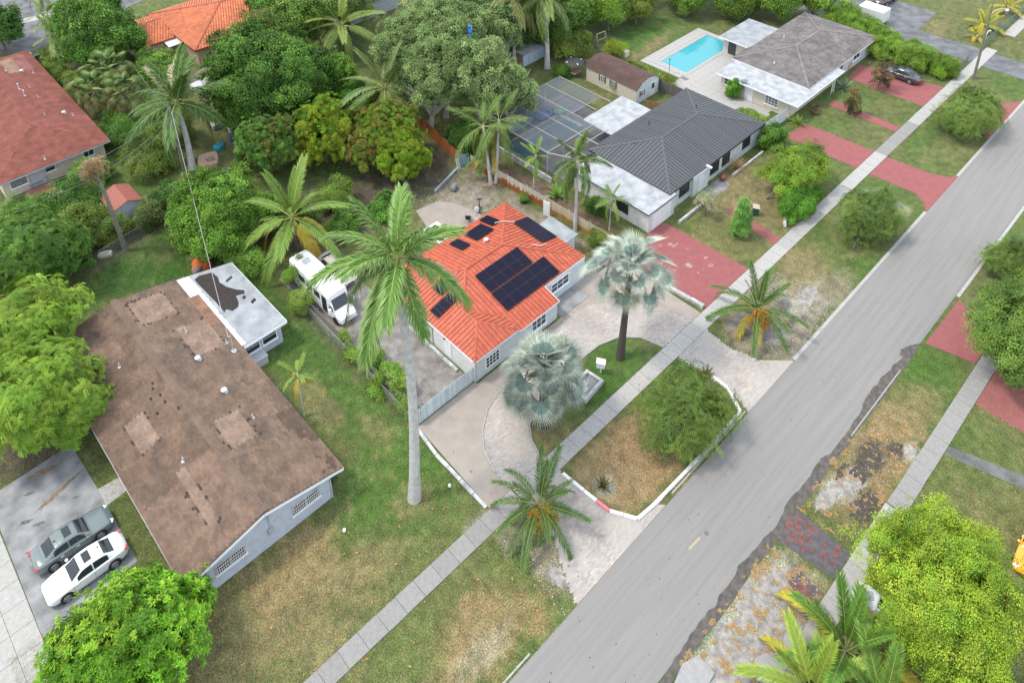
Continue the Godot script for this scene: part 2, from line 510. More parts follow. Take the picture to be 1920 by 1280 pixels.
# a feather frond growing along +X, sagging by `sag`
func feather(key: String, L: float, pairs: int, ll: float, lw: float, sag: float, vee: float, droop: float, c0: Color, c1: Color, plumose := 0.0, stalk := 0.12, rc := Color(0.3, 0.34, 0.1)) -> Mesh:
	if frondmesh.has(key):
		return frondmesh[key]
	var r := RandomNumberGenerator.new()
	r.seed = hash(key)
	var mb := MB.new()
	var curve := func(t: float) -> Vector3: return Vector3(L * (t - .18 * sag * t * t * t), -sag * L * t * t * .8, 0)
	var pts := []
	var rad := []
	for i in 9:
		pts.append(curve.call(i / 8.0)); rad.append(lerpf(.05, .008, i / 8.0) * (L / 4.0))
	mb.col = rc
	mb.tube(pts, rad, 5)
	for i in pairs:
		var t := stalk + (1.0 - stalk) * (i + .5) / pairs
		var p: Vector3 = curve.call(t)
		var f: Vector3 = (curve.call(minf(t + .02, 1.02)) - curve.call(t - .02)).normalized()
		var up := Vector3.BACK.cross(f).normalized()
		if up.y < 0:
			up = -up
		var len := ll * (.35 + .65 * pow(sin(PI * clampf(.12 + .8 * (t - stalk) / (1 - stalk), 0, 1)), .6))
		for sg in [-1.0, 1.0]:
			var an := deg_to_rad(lerpf(68, 28, t) + r.randf_range(-7, 7))
			var vv := vee + plumose * r.randf_range(-1, 1) + r.randf_range(-.08, .08)
			var d: Vector3 = (f * cos(an) + Vector3.BACK * sg * sin(an) * cos(vv) + up * sin(an) * sin(vv)).normalized()
			var l := len * r.randf_range(.85, 1.1)
			var w: float = lw
			var s := d.cross(up).normalized() * w * .5
			var q := p + d * l * .5 + Vector3.DOWN * droop * l * .12
			var e := p + d * l * .93 + Vector3.DOWN * droop * l * .5
			var k := r.randf_range(.75, 1.2)
			mb.col = Color(c0.r * k, c0.g * k, c0.b * k)
			mb.quad(p - s * .6, q - s, q + s, p + s * .6)
			mb.col = Color(c1.r * k, c1.g * k, c1.b * k)
			mb.tri(q - s, e, q + s)
	frondmesh[key] = mb.mesh()
	return frondmesh[key]

# a fan leaf: stalk along +X, then a pleated disc with split tips
func fan(key: String, R: float, segs: int, span: float, stalk: float, fold: float, droop: float, c0: Color, c1: Color, tilt := 0.0) -> Mesh:
	if frondmesh.has(key):
		return frondmesh[key]
	var r := RandomNumberGenerator.new()
	r.seed = hash(key)
	var mb := MB.new()
	mb.col = c0 * 1.05
	mb.tube([Vector3.ZERO, Vector3(stalk * .5, .03, 0), Vector3(stalk, 0, 0)], [.035, .025, .018], 5)
	var o := Vector3(stalk, 0, 0)
	for i in segs:
		var a := lerpf(-span, span, (i + .5) / segs)
		var da := span / segs
		var rr := R * (.72 + .28 * cos(a * .55)) * r.randf_range(.92, 1.05)
		var P := func(ang: float, q: float, lift: float) -> Vector3:
			var z := sin(ang) * q
			return o + Basis(Vector3.BACK, -tilt) * Vector3(cos(ang) * q, absf(z) * fold - droop * q * q / R + lift, z)
		var k := r.randf_range(.7, 1.25)
		mb.col = Color(c0.r * k, c0.g * k, c0.b * k)
		var m: Vector3 = P.call(a, rr * .45, .045)
		var l: Vector3 = P.call(a - da * .9, rr * .45, -.03)
		var h: Vector3 = P.call(a + da * .9, rr * .45, -.03)
		mb.tri(o, m, l); mb.tri(o, h, m)
		mb.col = Color(c1.r * k, c1.g * k, c1.b * k)
		var e: Vector3 = P.call(a, rr, -.03 - droop * .2)
		mb.tri(l, m, e); mb.tri(m, h, e)
	frondmesh[key] = mb.mesh()
	return frondmesh[key]

# trunk as a tapered leaning tube, returns the top
func stem(parent: Node, top: Vector3, prof: Array, m: Material, bow := Vector3.ZERO, called := "trunk", sides := 12) -> Vector3:
	var mb := MB.new()
	var pts := []
	var rad := []
	for i in prof.size():
		var t := i / float(prof.size() - 1)
		pts.append(top * t + bow * sin(PI * t)); rad.append(prof[i])
	pts[0].y -= .05
	mb.tube(pts, rad, sides)
	part(parent, called, mb, m)
	return top

# fronds set round the top; el0..el1 elevation of the youngest and oldest
func fronds(parent: Node, top: Vector3, meshes: Array, n: int, el0: float, el1: float, m: Material, seed_: int, called := "frond", scale := 1.0, r0 := 0.08):
	var r := RandomNumberGenerator.new()
	r.seed = seed_
	for i in n:
		var t := i / float(maxi(n - 1, 1))
		var az := i * 2.39996 + r.randf_range(-.25, .25)
		var el := deg_to_rad(lerpf(el0, el1, pow(t, .8)) + r.randf_range(-7, 7))
		var b := Basis(Vector3.UP, az) * Basis(Vector3.BACK, el) * Basis(Vector3.RIGHT, r.randf_range(-.35, .35))
		var sc := scale * r.randf_range(.86, 1.1)
		part(parent, called, meshes[mini(int(t * meshes.size()), meshes.size() - 1)], m, Transform3D(b.scaled_local(Vector3.ONE * sc), top + Vector3(cos(az), 0, -sin(az)) * r0 - Vector3(0, .25 * t, 0)))

# ---------------------------------------------------------------- ground
const G_GREEN := Color(0.075, 0.16, 0.021)
const G_RICH := Color(0.05, 0.125, 0.015)
const G_DRY := Color(0.27, 0.212, 0.108)
const G_STRAW := Color(0.34, 0.235, 0.125)
const G_OLIVE := Color(0.158, 0.168, 0.058)
const G_SAND := Color(0.56, 0.53, 0.49)
const G_SOIL := Color(0.125, 0.10, 0.075)
const G_ASH := Color(0.05, 0.045, 0.035)
const G_DIRT := Color(0.30, 0.25, 0.205)
# [x, z, radius x, radius z, colour, strength]
var patches := [
	# front lawn of the brown roofed house and the strip beside it
	[8, -34.5, 10, 5, G_DRY, .7], [21.5, -36.5, 4.4, 4, G_GREEN, .65], [22, -34.7, 1.6, 1.6, G_DRY, .6], [13, -36.5, 4, 2.2, G_STRAW, .6], [16.5, -33, 3, 2.4, G_DRY, .55], [5, -31.5, 6, 2, G_GREEN, .3],
	[23, -52, 3.4, 16, G_GREEN, .8], [23.5, -58, 2.6, 12, G_RICH, .6], [21.3, -46.6, 1.3, 3.2, G_DRY, .65], [23.3, -41.5, 1.2, 1.6, G_DRY, .45], [25.6, -50, .5, 12, G_SOIL, .5],
	[18, -73, 9, 7, G_RICH, 1.0], [20, -74, 2.2, 1.6, G_OLIVE, .5], [12.5, -69, 3, 3, G_OLIVE, .6], [12, -78, 12, 2.4, G_SOIL, .7],
	[6.2, -48, 1.3, 8, G_OLIVE, .6], [2.5, -60.5, 6, 3.5, G_SOIL, .9], [4, -41.8, 3, 1.6, G_SOIL, .5],
	# strip between sidewalk and road
	[12, -25, 9, 3.6, G_DRY, .6], [20.5, -24.4, 4.6, 2.8, G_STRAW, .75], [19, -23.6, 2.6, 1, G_SAND, .22], [14.5, -26.4, 3.6, 1.8, G_GREEN, .5], [24, -26, 2.2, 2.4, G_GREEN, .5], [26, -24.4, 1.6, 2.6, G_DIRT, .8], [25.4, -27.6, 1.4, 1.2, G_DIRT, .6], [24.4, -29.8, 1.4, 1.0, G_SAND, .35],
	# planted island by the road
	[36, -25.2, 5.2, 4, G_STRAW, 1.1], [35.3, -25, 4, 3, Color(0.37, 0.235, 0.13), .7], [43.5, -24.5, 3.6, 3.6, G_OLIVE, .9], [45, -26, 2.6, 3, G_GREEN, .5], [32.8, -25.4, .9, .9, G_SAND, .6],
	# half moon lawn
	[40.5, -32.2, 6.2, 2.6, G_GREEN, 1.2], [38.5, -31.6, 4.5, 1.6, G_RICH, .4], [33, -31.3, 2, 1.6, G_DRY, .7], [46, -31.3, 1.6, 1.2, G_DRY, .4],
	# right of the paved apron
	[57, -25, 7.5, 4.5, G_DIRT, 1.1], [55.2, -24.5, 2.2, 1.6, G_SAND, .7], [60.5, -24.4, 3.2, 2.2, G_SAND, .5], [53.2, -26.8, 1.8, 1.6, Color(0.34, 0.27, 0.22), .8], [65, -25.5, 5, 3.6, G_DRY, .8], [63, -23, 5, 1.6, G_DIRT, .6], [69.5, -24, 4, 3, G_GREEN, .6],
	# in front of the slate roofed house
	[69, -34.5, 9, 5, G_DRY, .75], [64, -34, 3, 3.5, G_OLIVE, .7], [72, -37.5, 5, 3, G_STRAW, .4], [79, -34, 4, 5, G_OLIVE, .8],
	[74.5, -25, 5.5, 4, G_OLIVE, .9], [76.5, -26.6, 3.4, 1.3, G_SAND, .8], [79.6, -25.4, 1.6, 2.4, G_SAND, .55], [94, -25.5, 6, 4.4, G_GREEN, .55], [96, -24, 5, 2, G_DRY, .4], [107, -26, 6, 4, G_DRY, .5],
	[91.5, -34.5, 3.4, 5, G_OLIVE, .9], [90.5, -36.5, 2.5, 2, G_GREEN, .5], [98.8, -34.5, 3.4, 5, G_OLIVE, .8], [98, -37, 3, 2, G_GREEN, .6],
	# far side of the street
	[50, -12.2, 7.5, 2.4, G_STRAW, .9], [60, -12.5, 4, 1.8, G_GREEN, .7], [56, -12, 3.6, 2, G_DRY, .6], [49, -12.6, 2.4, 1.2, G_SOIL, .9], [48.4, -12.4, 1.5, .8, G_ASH, .8], [51.2, -11.4, 1, .7, G_ASH, .8], [46.2, -12.6, 1.6, .9, G_SAND, .9], [45.4, -11, 1.6, 1.0, Color(0.07, 0.06, 0.05), .9], [44.2, -13.4, 1.7, .7, G_SAND, .8], [52, -10.6, 1, .6, G_SAND, .6], [43, -11.2, 2, .8, G_OLIVE, .5],
	[34, -12.4, 4.2, 2.6, G_SAND, 1.4], [36.8, -11.6, 1.6, 1.8, G_STRAW, .6], [30, -12, 4, 2.6, G_SAND, 1.2], [36, -14, 1.4, .7, Color(0.42, 0.24, 0.09), .6], [33.2, -13.9, 1.3, .5, Color(0.42, 0.24, 0.09), .6], [34.2, -12.1, .9, .45, Color(0.42, 0.24, 0.09), .6], [33, -11, .6, .5, Color(0.42, 0.24, 0.09), .6],
	[50, -3.5, 9, 5, G_OLIVE, .8], [46.5, -4.5, 4, 3.2, G_DRY, .6], [58, -4, 8, 5, G_OLIVE, .9], [56, -6.4, 3, 2, G_GREEN, .4], [72, -11.5, 6, 3, G_OLIVE, .8], [36, -6, 5, 3, G_SOIL, .7],
	# back yards
	[48.5, -59, 4.4, 4.4, G_DIRT, 1.3], [46, -57.5, 5, 3.6, Color(0.36, 0.31, 0.27), .7], [47, -66, 6.5, 4.5, G_SOIL, 1.3], [40, -66, 8, 6, G_SOIL, 1.2], [50.3, -50, 1.8, 7, G_DIRT, 1.2], [33, -67, 6, 7, G_SOIL, 1.0], [54.4, -52, 1.4, 12, Color(0.2, 0.12, 0.1), .9],
	[27, -97, 6, 9, G_GREEN, .7], [32, -88, 8, 6, G_OLIVE, .7], [36, -86, 3, 3, G_DIRT, .5], [24, -108, 2.4, 14, G_OLIVE, .8], [20, -88, 4, 5, G_GREEN, .6],
	[74, -70, 8, 5, G_OLIVE, 1.0], [70, -68, 6, 3, G_GREEN, .6], [79, -71, 4, 3, G_DRY, .4], [94, -68, 10, 5.5, G_GREEN, .9], [89.5, -65.2, 5, 1.2, G_DRY, .9], [96, -66, 4, 1.2, G_DRY, .5],
	[128, -37, 9, 7, G_OLIVE, 1.2], [140, -36, 12, 7, G_OLIVE, 1.2], [126, -38, 4, 2, G_DRY, .5], [126, -25.5, 5, 3, G_OLIVE, .6],
	[28, -128, 6, 3, G_DIRT, .7], [27, -139, 5, 2.6, G_GREEN, .7]]

func gcol(x: float, z: float) -> Color:
	var n1 := na.get_noise_2d(x * .16, z * .16)
	var n2 := nb.get_noise_2d(x * .55, z * .55)
	var n3 := nc.get_noise_2d(x * 1.9, z * 1.9)
	var q := G_OLIVE.lerp(G_GREEN, clampf(.3 + n1 * 1.1 + n2 * .6, 0, 1))
	for p in patches:
		var dx: float = (x - p[0]) / p[2]
		if absf(dx) > 1.6:
			continue
		var dz: float = (z - p[1]) / p[3]
		if absf(dz) > 1.6:
			continue
		var w: float = clampf((1.15 - sqrt(dx * dx + dz * dz) + n2 * .55 + n3 * .28) * 1.9, 0, 1) * minf(p[5], 1.0)
		if w > 0:
			q = q.lerp(p[4], w)
	q = q.lerp(G_DRY, clampf(n2 * .7 + n3 * .6 - .12, 0, .45))
	q = q.lerp(G_RICH, clampf(-n2 * .5 - n3 * .75 - .2, 0, .4))
	return q * (2.4 + n3 * .5 + n2 * .25)

func lines(a: float, m: float, b: float, s0: float, s1: float) -> Array:
	var r := []
	var x := a
	while x < m:
		r.append(x); x += s0
	while x < b:
		r.append(x); x += s1
	r.append(b)
	return r

func ground():
	var xs := [-420.0, -120.0, -40.0] + lines(-14, 62, 156, .34, .8) + [190.0, 300.0, 620.0]
	var zs := lines(-170, -64, 8, 1.0, .34)
	zs = [-620.0, -300.0, -200.0] + zs + [40.0, 120.0, 420.0]
	var v := PackedVector3Array()
	var n := PackedVector3Array()
	var c := PackedColorArray()
	var idx := PackedInt32Array()
	for x in xs:
		for z in zs:
			v.append(Vector3(x, 0, z)); n.append(Vector3.UP); c.append(gcol(x, z))
	var Z := zs.size()
	for i in xs.size() - 1:
		for k in Z - 1:
			var a := i * Z + k
			idx.append_array([a, a + Z, a + 1, a + 1, a + Z, a + Z + 1])
	var arr := []
	arr.resize(Mesh.ARRAY_MAX)
	arr[Mesh.ARRAY_VERTEX] = v; arr[Mesh.ARRAY_NORMAL] = n; arr[Mesh.ARRAY_COLOR] = c; arr[Mesh.ARRAY_INDEX] = idx
	var m := ArrayMesh.new()
	m.add_surface_from_arrays(Mesh.PRIMITIVE_TRIANGLES, arr)
	struct("ground", m, M.ground)

# places without blades of grass: [x0, x1, z0, z1]
var bare := [[-20, 160, -21.3, -14.2], [-20, 160, -30.2, -28.6], [-20, 160, -10.2, -8.7], [7.3, 17.9, -66, -39], [18, 23, -66, -54], [25.4, 52.6, -60, -30], [43, 60, -67, -39], [24.4, 35, -28.7, -21.2], [46, 53.5, -28.7, -21.2], [57, 81, -66, -40.5], [53, 60.3, -40.5, -30], [83.4, 88.2, -39.5, -21], [94, 95.6, -39, -30], [102, 109, -39.2, -30], [86, 112, -64, -40], [-9, 5.4, -57.5, -44.5], [26, 37, -78, -62], [38.6, 41.5, -14.7, -10.4], [63, 71.2, -14.4, -10.4]]

func grass():
	var mb := MB.new()
	var r := RandomNumberGenerator.new()
	r.seed = 4
	for i in 7:
		var a := r.randf() * TAU
		var d := Vector3(cos(a), 0, sin(a))
		var s := Vector3(-d.z, 0, d.x) * .007
		var p := d * r.randf_range(0, .05)
		mb.col = Color.WHITE * r.randf_range(.75, 1.3)
		mb.tri(p - s, p + s, p + d * r.randf_range(.02, .07) + Vector3(0, r.randf_range(.04, .09), 0))
	var xfs := []
	var cols := []
	for i in 250000:
		var x := -3.0 + 72.0 * pow(r.randf(), 1.25)
		var z := -2.0 - 76.0 * pow(r.randf(), 1.1)
		var bad := false
		for b in bare:
			if x > b[0] and x < b[1] and z > b[2] and z < b[3]:
				bad = true
				break
		if bad:
			continue
		var q := gcol(x, z)
		if q.b > .37 or q.g < .18:
			continue
		var k := r.randf_range(.4, 1.1)
		if r.randf() < .22:
			q = q.lerp(Color(.55, .42, .2), .55)
		xfs.append(Transform3D(Basis(Vector3.UP, r.randf() * TAU).scaled(Vector3.ONE * r.randf_range(.7, 1.5)), Vector3(x, 0, z)))
		cols.append(Color(q.r * k, q.g * k, q.b * k))
	var o := many(self, "lawn_grass", mb.mesh(), M.grass_blade, xfs, cols)
	tag(o, "short patchy green and straw coloured grass on lawns and verges", "grass")

func P2(a: Array) -> PackedVector2Array:
	var r := PackedVector2Array()
	for i in range(0, a.size(), 2):
		r.append(Vector2(a[i], a[i + 1]))
	return r

func sheet(called: String, poly: Array, y: float, m: String, thick := 0.0) -> MeshInstance3D:
	var mb := MB.new()
	if thick > 0:
		mb.prism(P2(poly), y - thick, y)
	else:
		mb.flat(P2(poly), y)
	return struct(called, mb, M[m])

func wobble(x0: float, x1: float, z: float, amp: float, step: float, seed_: int) -> Array:
	var r := []
	var x := x0
	while x < x1:
		r.append_array([x, z + amp * (1.3 * na.get_noise_2d(x * .45, seed_ * 31.0) + .3 * nc.get_noise_2d(x * 1.1, seed_ * 17.0))])
		x += step
	return r

func rev(a: Array) -> Array:
	var r := []
	for i in range(a.size() - 2, -1, -2):
		r.append_array([a[i], a[i + 1]])
	return r

func slabs(called: String, x0: float, x1: float, z0: float, z1: float, step: float, tone: Callable):
	var o := Node3D.new()
	o.name = numbered(self, called); add_child(o, true)
	o.set_meta("kind", "structure")
	var x := x0
	var variants := {}
	while x < x1:
		var tn: int = tone.call(x)
		var k := "%d_%d" % [tn, rng.randi() % 3]
		if not variants.has(k):
			var mb := MB.new()
			mb.col = [Color(1.18, 1.17, 1.13), Color(.68, .68, .68), Color(.9, .9, .9), Color(1.5, 1.52, 1.55)][tn] * rng.randf_range(.93, 1.05)
			mb.rect(.015, step - .012, -.1, .05, z0, z1)
			variants[k] = mb.mesh()
		var p := part(o, "slab", variants[k], M.concrete, Transform3D(Basis(Vector3.UP, 0.0), Vector3(x, rng.randf_range(-.006, .006), rng.randf_range(-.012, .012))))
		x += step

func pavers(called: String, poly: Array, y: float, ang: float, seed_: int):
	sheet("paver_bed", poly, y - .02, "gravel")
	var pg := P2(poly)
	var mb := MB.new()
	mb.box(Vector3(0, -.03, 0), Vector3(.285, .06, .145))
	var r := RandomNumberGenerator.new()
	r.seed = seed_
	var mn := pg[0]
	var mx := pg[0]
	for p in pg:
		mn = mn.min(p); mx = mx.max(p)
	var c := (mn + mx) / 2.0
	var R := (mx - mn).length() / 2.0
	var xfs := []
	var cols := []
	var pal := [Color(.46, .41, .37), Color(.42, .395, .37), Color(.46, .37, .335), Color(.44, .415, .385), Color(.40, .385, .37), Color(.48, .44, .395)]
	for i in range(-int(R / .15), int(R / .15) + 1):
		for k in range(-int(R / .29), int(R / .29) + 1):
			var q := c + Vector2(k * .29 + (.145 if i & 1 else 0.0), i * .15).rotated(ang)
			if not Geometry2D.is_point_in_polygon(q, pg):
				continue
			xfs.append(Transform3D(Basis(Vector3.UP, -ang + r.randf_range(-.02, .02)), Vector3(q.x, y + r.randf_range(-.006, .004), q.y)))
			var t: Color = pal[r.randi() % 6] * (r.randf_range(.88, 1.1) + .22 * nb.get_noise_2d(q.x * .5, q.y * .5))
			var sand := clampf(.22 + 1.0 * na.get_noise_2d(q.x * .4 + 50, q.y * .4), 0, .6)
			cols.append(t.lerp(Color(.50, .465, .425), sand))
	var o := many(self, called, mb.mesh(), M.paver, xfs, cols)
	o.set_meta("kind", "structure")

func kerb_stones(pts: Array, w: float, h: float, label: String, m: String, step := 0.95, red := -1):
	var o := thing("kerb", label, "kerb", Vector3(pts[0], 0, pts[1]))
	for i in range(0, pts.size() - 2, 2):
		var a := Vector3(pts[i], 0, pts[i + 1])
		var b := Vector3(pts[i + 2], 0, pts[i + 3])
		var n := maxi(1, int(round(a.distance_to(b) / step)))
		for k in n:
			var mb := MB.new(o.position)
			var p := a.lerp(b, (k + .02) / n)
			var q := a.lerp(b, (k + .98) / n)
			var hh := h * rng.randf_range(.88, 1.1)
			if i == red and k == 1:
				mb.col = Color(.9, .25, .3)
			mb.bar(p + Vector3(0, hh / 2 - .03, 0), q + Vector3(0, hh / 2 - .03, 0), w * rng.randf_range(.9, 1.08), hh + .06)
			part(o, "kerb_stone", mb, M[m])

func blob(called: String, cx: float, cz: float, rx: float, rz: float, y: float, m: String, seed_: int, amp := .5, n := 56, ang := 0.0):
	var pg := PackedVector2Array()
	for k in n:
		var t := TAU * k / n
		var d := Vector2(cos(t), sin(t))
		var f := 1.0 + amp * (na.get_noise_2d(d.x * 3.2 + seed_ * 17, d.y * 3.2) + .8 * nc.get_noise_2d(d.x * 5 + seed_ * 31, d.y * 5))
		pg.append(Vector2(cx, cz) + (d * Vector2(rx, rz) * f).rotated(ang))
	var mb := MB.new()
	mb.flat(pg, y)
	struct(called, mb, M[m])

func sandy_patches():
	var i := 0
	for q in [[34.2, -12.4, 3.2, 1.7], [30.6, -12.2, 2.4, 1.9], [46.2, -12.6, 1.3, .7], [44.0, -13.3, 1.5, .5], [52.2, -10.7, .8, .4], [55.4, -24.6, 1.7, 1.0], [61, -24.2, 1.6, .7], [76.4, -26.6, 2.6, .9], [79.4, -25.3, .8, 1.6], [25.6, -23.4, .5, .9]]:
		blob("sand_patch", q[0], q[1], q[2], q[3], .006 + i * .0005, "sand", i + 1, .6)
		i += 1
	for q in [[48.6, -12.5, 1.7, .75], [51.3, -11.5, .8, .5], [45.2, -11.2, 1.5, .65], [46.6, -13.6, .7, .4], [50.0, -12.9, .8, .5]]:
		blob("burnt_patch", q[0], q[1], q[2], q[3], .007 + i * .0005, "ash", i + 1, .7)
		i += 1
	var mb := MB.new()
	var r := RandomNumberGenerator.new()
	r.seed = 8
	for k in 9:
		var a := r.randf() * TAU
		var d := Vector3(cos(a), 0, sin(a))
		var s := Vector3(-d.z, 0, d.x) * .012
		mb.col = Color.WHITE * r.randf_range(.7, 1.3)
		mb.tri(d * .02 - s, d * .02 + s, d * r.randf_range(.05, .11) + Vector3(0, r.randf_range(.02, .05), 0))
	var xfs := []
	var cols := []
	for k in 26000:
		var x := r.randf_range(27, 54)
		var z := r.randf_range(-14.6, -10.3)
		var f := na.get_noise_2d(x * 2.3 + 90, z * 2.3) + .6 * nc.get_noise_2d(x * 2.2, z * 2.2 + 40)
		if f < (.27 if x < 38.5 else .36) or (x > 38.4 and x < 41.6):
			continue
		xfs.append(Transform3D(Basis(Vector3.UP, r.randf() * TAU).scaled(Vector3.ONE * r.randf_range(.7, 1.5)), Vector3(x, .012, z)))
		cols.append(Color(.46, .27, .10).lerp(Color(.4, .3, .15), r.randf()) * r.randf_range(.7, 1.3))
	var o := many(self, "dry_weeds", mb.mesh(), M.grass_blade, xfs, cols)
	tag(o, "orange brown dry weeds scattered on the sandy verge across the road", "weeds")

func worn_paint():
	var mb := MB.new()
	for i in 34:
		var c := Vector2(rng.randf_range(53.6, 59.6), rng.randf_range(-38.8, -32.5))
		if c.distance_to(Vector2(56, -37)) > 2.6 and rng.randf() < .7:
			continue
		mb.col = Color(.34, .13, .13).lerp(Color(.42, .32, .32), rng.randf())
		var pg := PackedVector2Array()
		var s := rng.randf_range(.08, .4)
		for k in 9:
			pg.append(c + Vector2(cos(TAU * k / 9), sin(TAU * k / 9) * .6) * s * rng.randf_range(.5, 1.2))
		mb.flat(pg, .027 + i * .0002)
	struct("worn_paint", mb, M.tinted)

func roads():
	var dark := wobble(20, 63.5, -14.55, .05, .5, 3)
	sheet("road", [-60, -21.3, 400, -21.3, 400, -14.2, 62, -14.45, 62, -14.85, -60, -14.95], .010, "asphalt")
	var e0 := wobble(12, 61.5, -14.98, .42, .21, 5)
	sheet("road_edge", e0 + [62.6, -14.35] + rev(wobble(12, 62.4, -14.3, .14, .6, 9)), .016, "asphalt_dark")
	sheet("road_edge_patch", [61.5, -14.4, 63.2, -14.4, 62.2, -15.0, 61.2, -15.35, 60.4, -15.1], .021, "asphalt_dark")
	# pale gutter strips along the road
	for g in [[53.5, 81.4, -21.42], [90.2, 118, -21.42], [124, 230, -21.42], [15, 21, -21.5], [36, 46, -21.55]]:
		var x: float = g[0]
		var gw := 1.0 if x > 50 else .4
		while x < g[1]:
			var l := minf(2.4, g[1] - x)
			sheet("gutter", [x, g[2] - .14 * gw, x + l - .03, g[2] - .14 * gw, x + l - .03, g[2] + .16 * gw, x, g[2] + .16 * gw], .03 + .004 * rng.randf(), "concrete", .03)
			x += l
	sheet("gutter", [71.2, -14.4, 400, -14.1, 400, -13.8, 71.2, -14.1], .03, "concrete", .03)
	sheet("gutter", [50, -14.5, 59, -14.48, 59, -14.4, 50, -14.42], .028, "concrete")
	var mark := MB.new()
	mark.col = Color(.46, .39, .22)
	mark.flat(P2([33.55, -18.35, 34.75, -18.28, 34.72, -18.13, 33.5, -18.2]), .015)
	struct("road_marking", mark, M.tinted)
	var cover := MB.new(Vector3(35.35, 0, -18.05))
	cover.col = Color(.16, .15, .15)
	cover.lathe(Vector3(35.35, .012, -18.05), [Vector2(.17, 0), Vector2(.16, .012), Vector2(0, .014)], 14)
	var t := thing("valve_cover", "small dark round valve cover set in the road near the yellow mark", "manhole cover", Vector3(35.35, 0, -18.05))
	part(t, "lid", cover, M.tinted)
	# sidewalks of single slabs
	slabs("sidewalk", -9.0, 24.9, -30.15, -28.75, 1.52, func(x): return 1)
	slabs("sidewalk", 25.0, 27.6, -30.15, -28.75, 2.6, func(x): return 3)
	slabs("sidewalk", 27.7, 65.4, -30.15, -28.7, 1.52, func(x): return 2 if x < 31 else 0)
	slabs("sidewalk", 65.5, 123.4, -30.15, -28.7, 1.52, func(x): return 2 if x < 70 else (1 if x > 88.2 and x < 96 else 0))
	slabs("sidewalk", 131, 200, -30.0, -28.4, 1.52, func(x): return 0)
	slabs("far_sidewalk", 20, 45.0, -10.15, -8.75, 1.6, func(x): return 2)
	slabs("far_sidewalk", 45.0, 46.6, -10.15, -8.75, 1.6, func(x): return 0)
	slabs("far_sidewalk", 46.7, 140, -10.1, -8.75, 1.6, func(x): return 1)
	# driveways of the orange roofed house
	var moon := [31.2, -30.2, 31.3, -31.0, 31.6, -31.9, 32.5, -33.1, 34.1, -33.8, 37, -34.3, 39.9, -34.5, 42.5, -34.4, 44.6, -33.7, 45.9, -32.3, 46.5, -30.2]
	var outer := [27.6, -30.2, 27.7, -32, 28.3, -34, 29.5, -35.4, 31, -36.5, 33, -37.1, 38, -38.2, 43.5, -38.6, 45.4, -38.2, 47.3, -36.8, 49.3, -34.5, 50.3, -32.4, 50.7, -30.2]
	sheet("driveway", [25.5, -30.2, 25.9, -39.3, 32.1, -39.3, 32.1, -39.0, 42.6, -39.0, 42.6, -40.9, 52.2, -40.9, 52.2, -30.2] + rev(outer), .02, "concrete_tan", .06)
	pavers("paver_driveway", outer + rev(moon), .04, .32, 31)
	pavers("paver_apron", [27.6, -28.7, 31.3, -28.7, 31.4, -26.2, 31.6, -23.9, 32.6, -22.2, 34.4, -21.9, 35, -21.3, 25.2, -21.3, 26.2, -23.5, 27.4, -25.5], .035, 0.0, 32)
	pavers("paver_apron", [46.6, -28.7, 50.9, -28.7, 50.6, -26, 51.3, -23.5, 53.4, -21.3, 46, -21.3, 46.5, -22.2, 46.9, -24, 46.7, -26], .035, 0.0, 33)
	sheet("front_step", [42.7, -41.0, 46.5, -41.0, 46.5, -38.9, 42.7, -38.9], .07, "concrete_blue", .09)
	sheet("gravel_yard", [26.3, -62, 26.2, -50, 25.95, -39.4, 31.95, -39.4, 31.95, -62], .008, "gravel")
	sheet("patio_slab", [42.3, -60.6, 44.9, -60.2, 46.0, -58.9, 47.0, -55.9, 46.4, -52.4, 41.5, -52.4, 41.2, -56.5], .03, "concrete_tan", .05)
	sheet("planting_bed", [52.6, -27.6, 55.6, -27.6, 56, -24.5, 54.6, -23.6, 52.9, -24.6], .006, "gravel")
	var c := [moon, outer.slice(2, 14)]
	for i in 2:
		kerb_stones(c[i], .1, .1, ["low concrete edging curving round the half moon lawn", "low concrete edging between the tan drive and the left pavers"][i], "concrete", .6)
	kerb_stones([31.3, -28.3, 31.4, -26.2, 31.6, -23.9, 32.6, -22.1, 34.4, -21.9, 36.9, -21.85, 40.5, -21.75, 45.6, -21.8, 46.8, -23.8, 46.9, -25.3], .24, .2, "white painted kerb stones edging the roadside island with straw coloured grass", "white_paint", .95, 2)
	kerb_stones([52.35, -38.4, 52.6, -34.8, 52.9, -30.35], .36, .32, "low white concrete kerb between the tan drive and the red drive", "white_dirty", 1.5)
	kerb_stones([25.35, -30.4, 25.4, -36.3, 25.75, -39.1], .28, .12, "pale concrete kerb along the left edge of the tan drive", "white_dirty", 1.4)
	kerb_stones([31.7, -41.1, 31.75, -49.0], .28, .25, "white concrete footing along the left wall of the orange roofed house", "white_dirty", 2.0)
	# other drives and paths
	sheet("red_driveway", [53.0, -30.2, 60.35, -30.2, 60.1, -40.2, 58, -40.6, 53.0, -38.6], .022, "red_concrete", .04)
	worn_paint()
	M["worn_red"] = M.red_concrete
	sheet("red_driveway", [83.4, -39.2, 87.8, -39.2, 88.2, -30.2, 83.6, -30.2], .022, "red_concrete", .04)
	sheet("red_driveway_apron", [83.5, -28.65, 88.1, -28.65, 88.6, -23.5, 89.4, -22, 90.4, -21.3, 81.3, -21.3, 82.8, -22.2, 83.8, -23.5], .022, "red_concrete", .04)
	sheet("red_path", [94.0, -30.2, 95.4, -30.2, 95.6, -39.2, 94.0, -39.2], .022, "red_concrete", .04)
	sheet("red_driveway", [102.2, -30.2, 109.0, -30.2, 107, -41, 102.2, -40.4], .022, "red_concrete", .04)
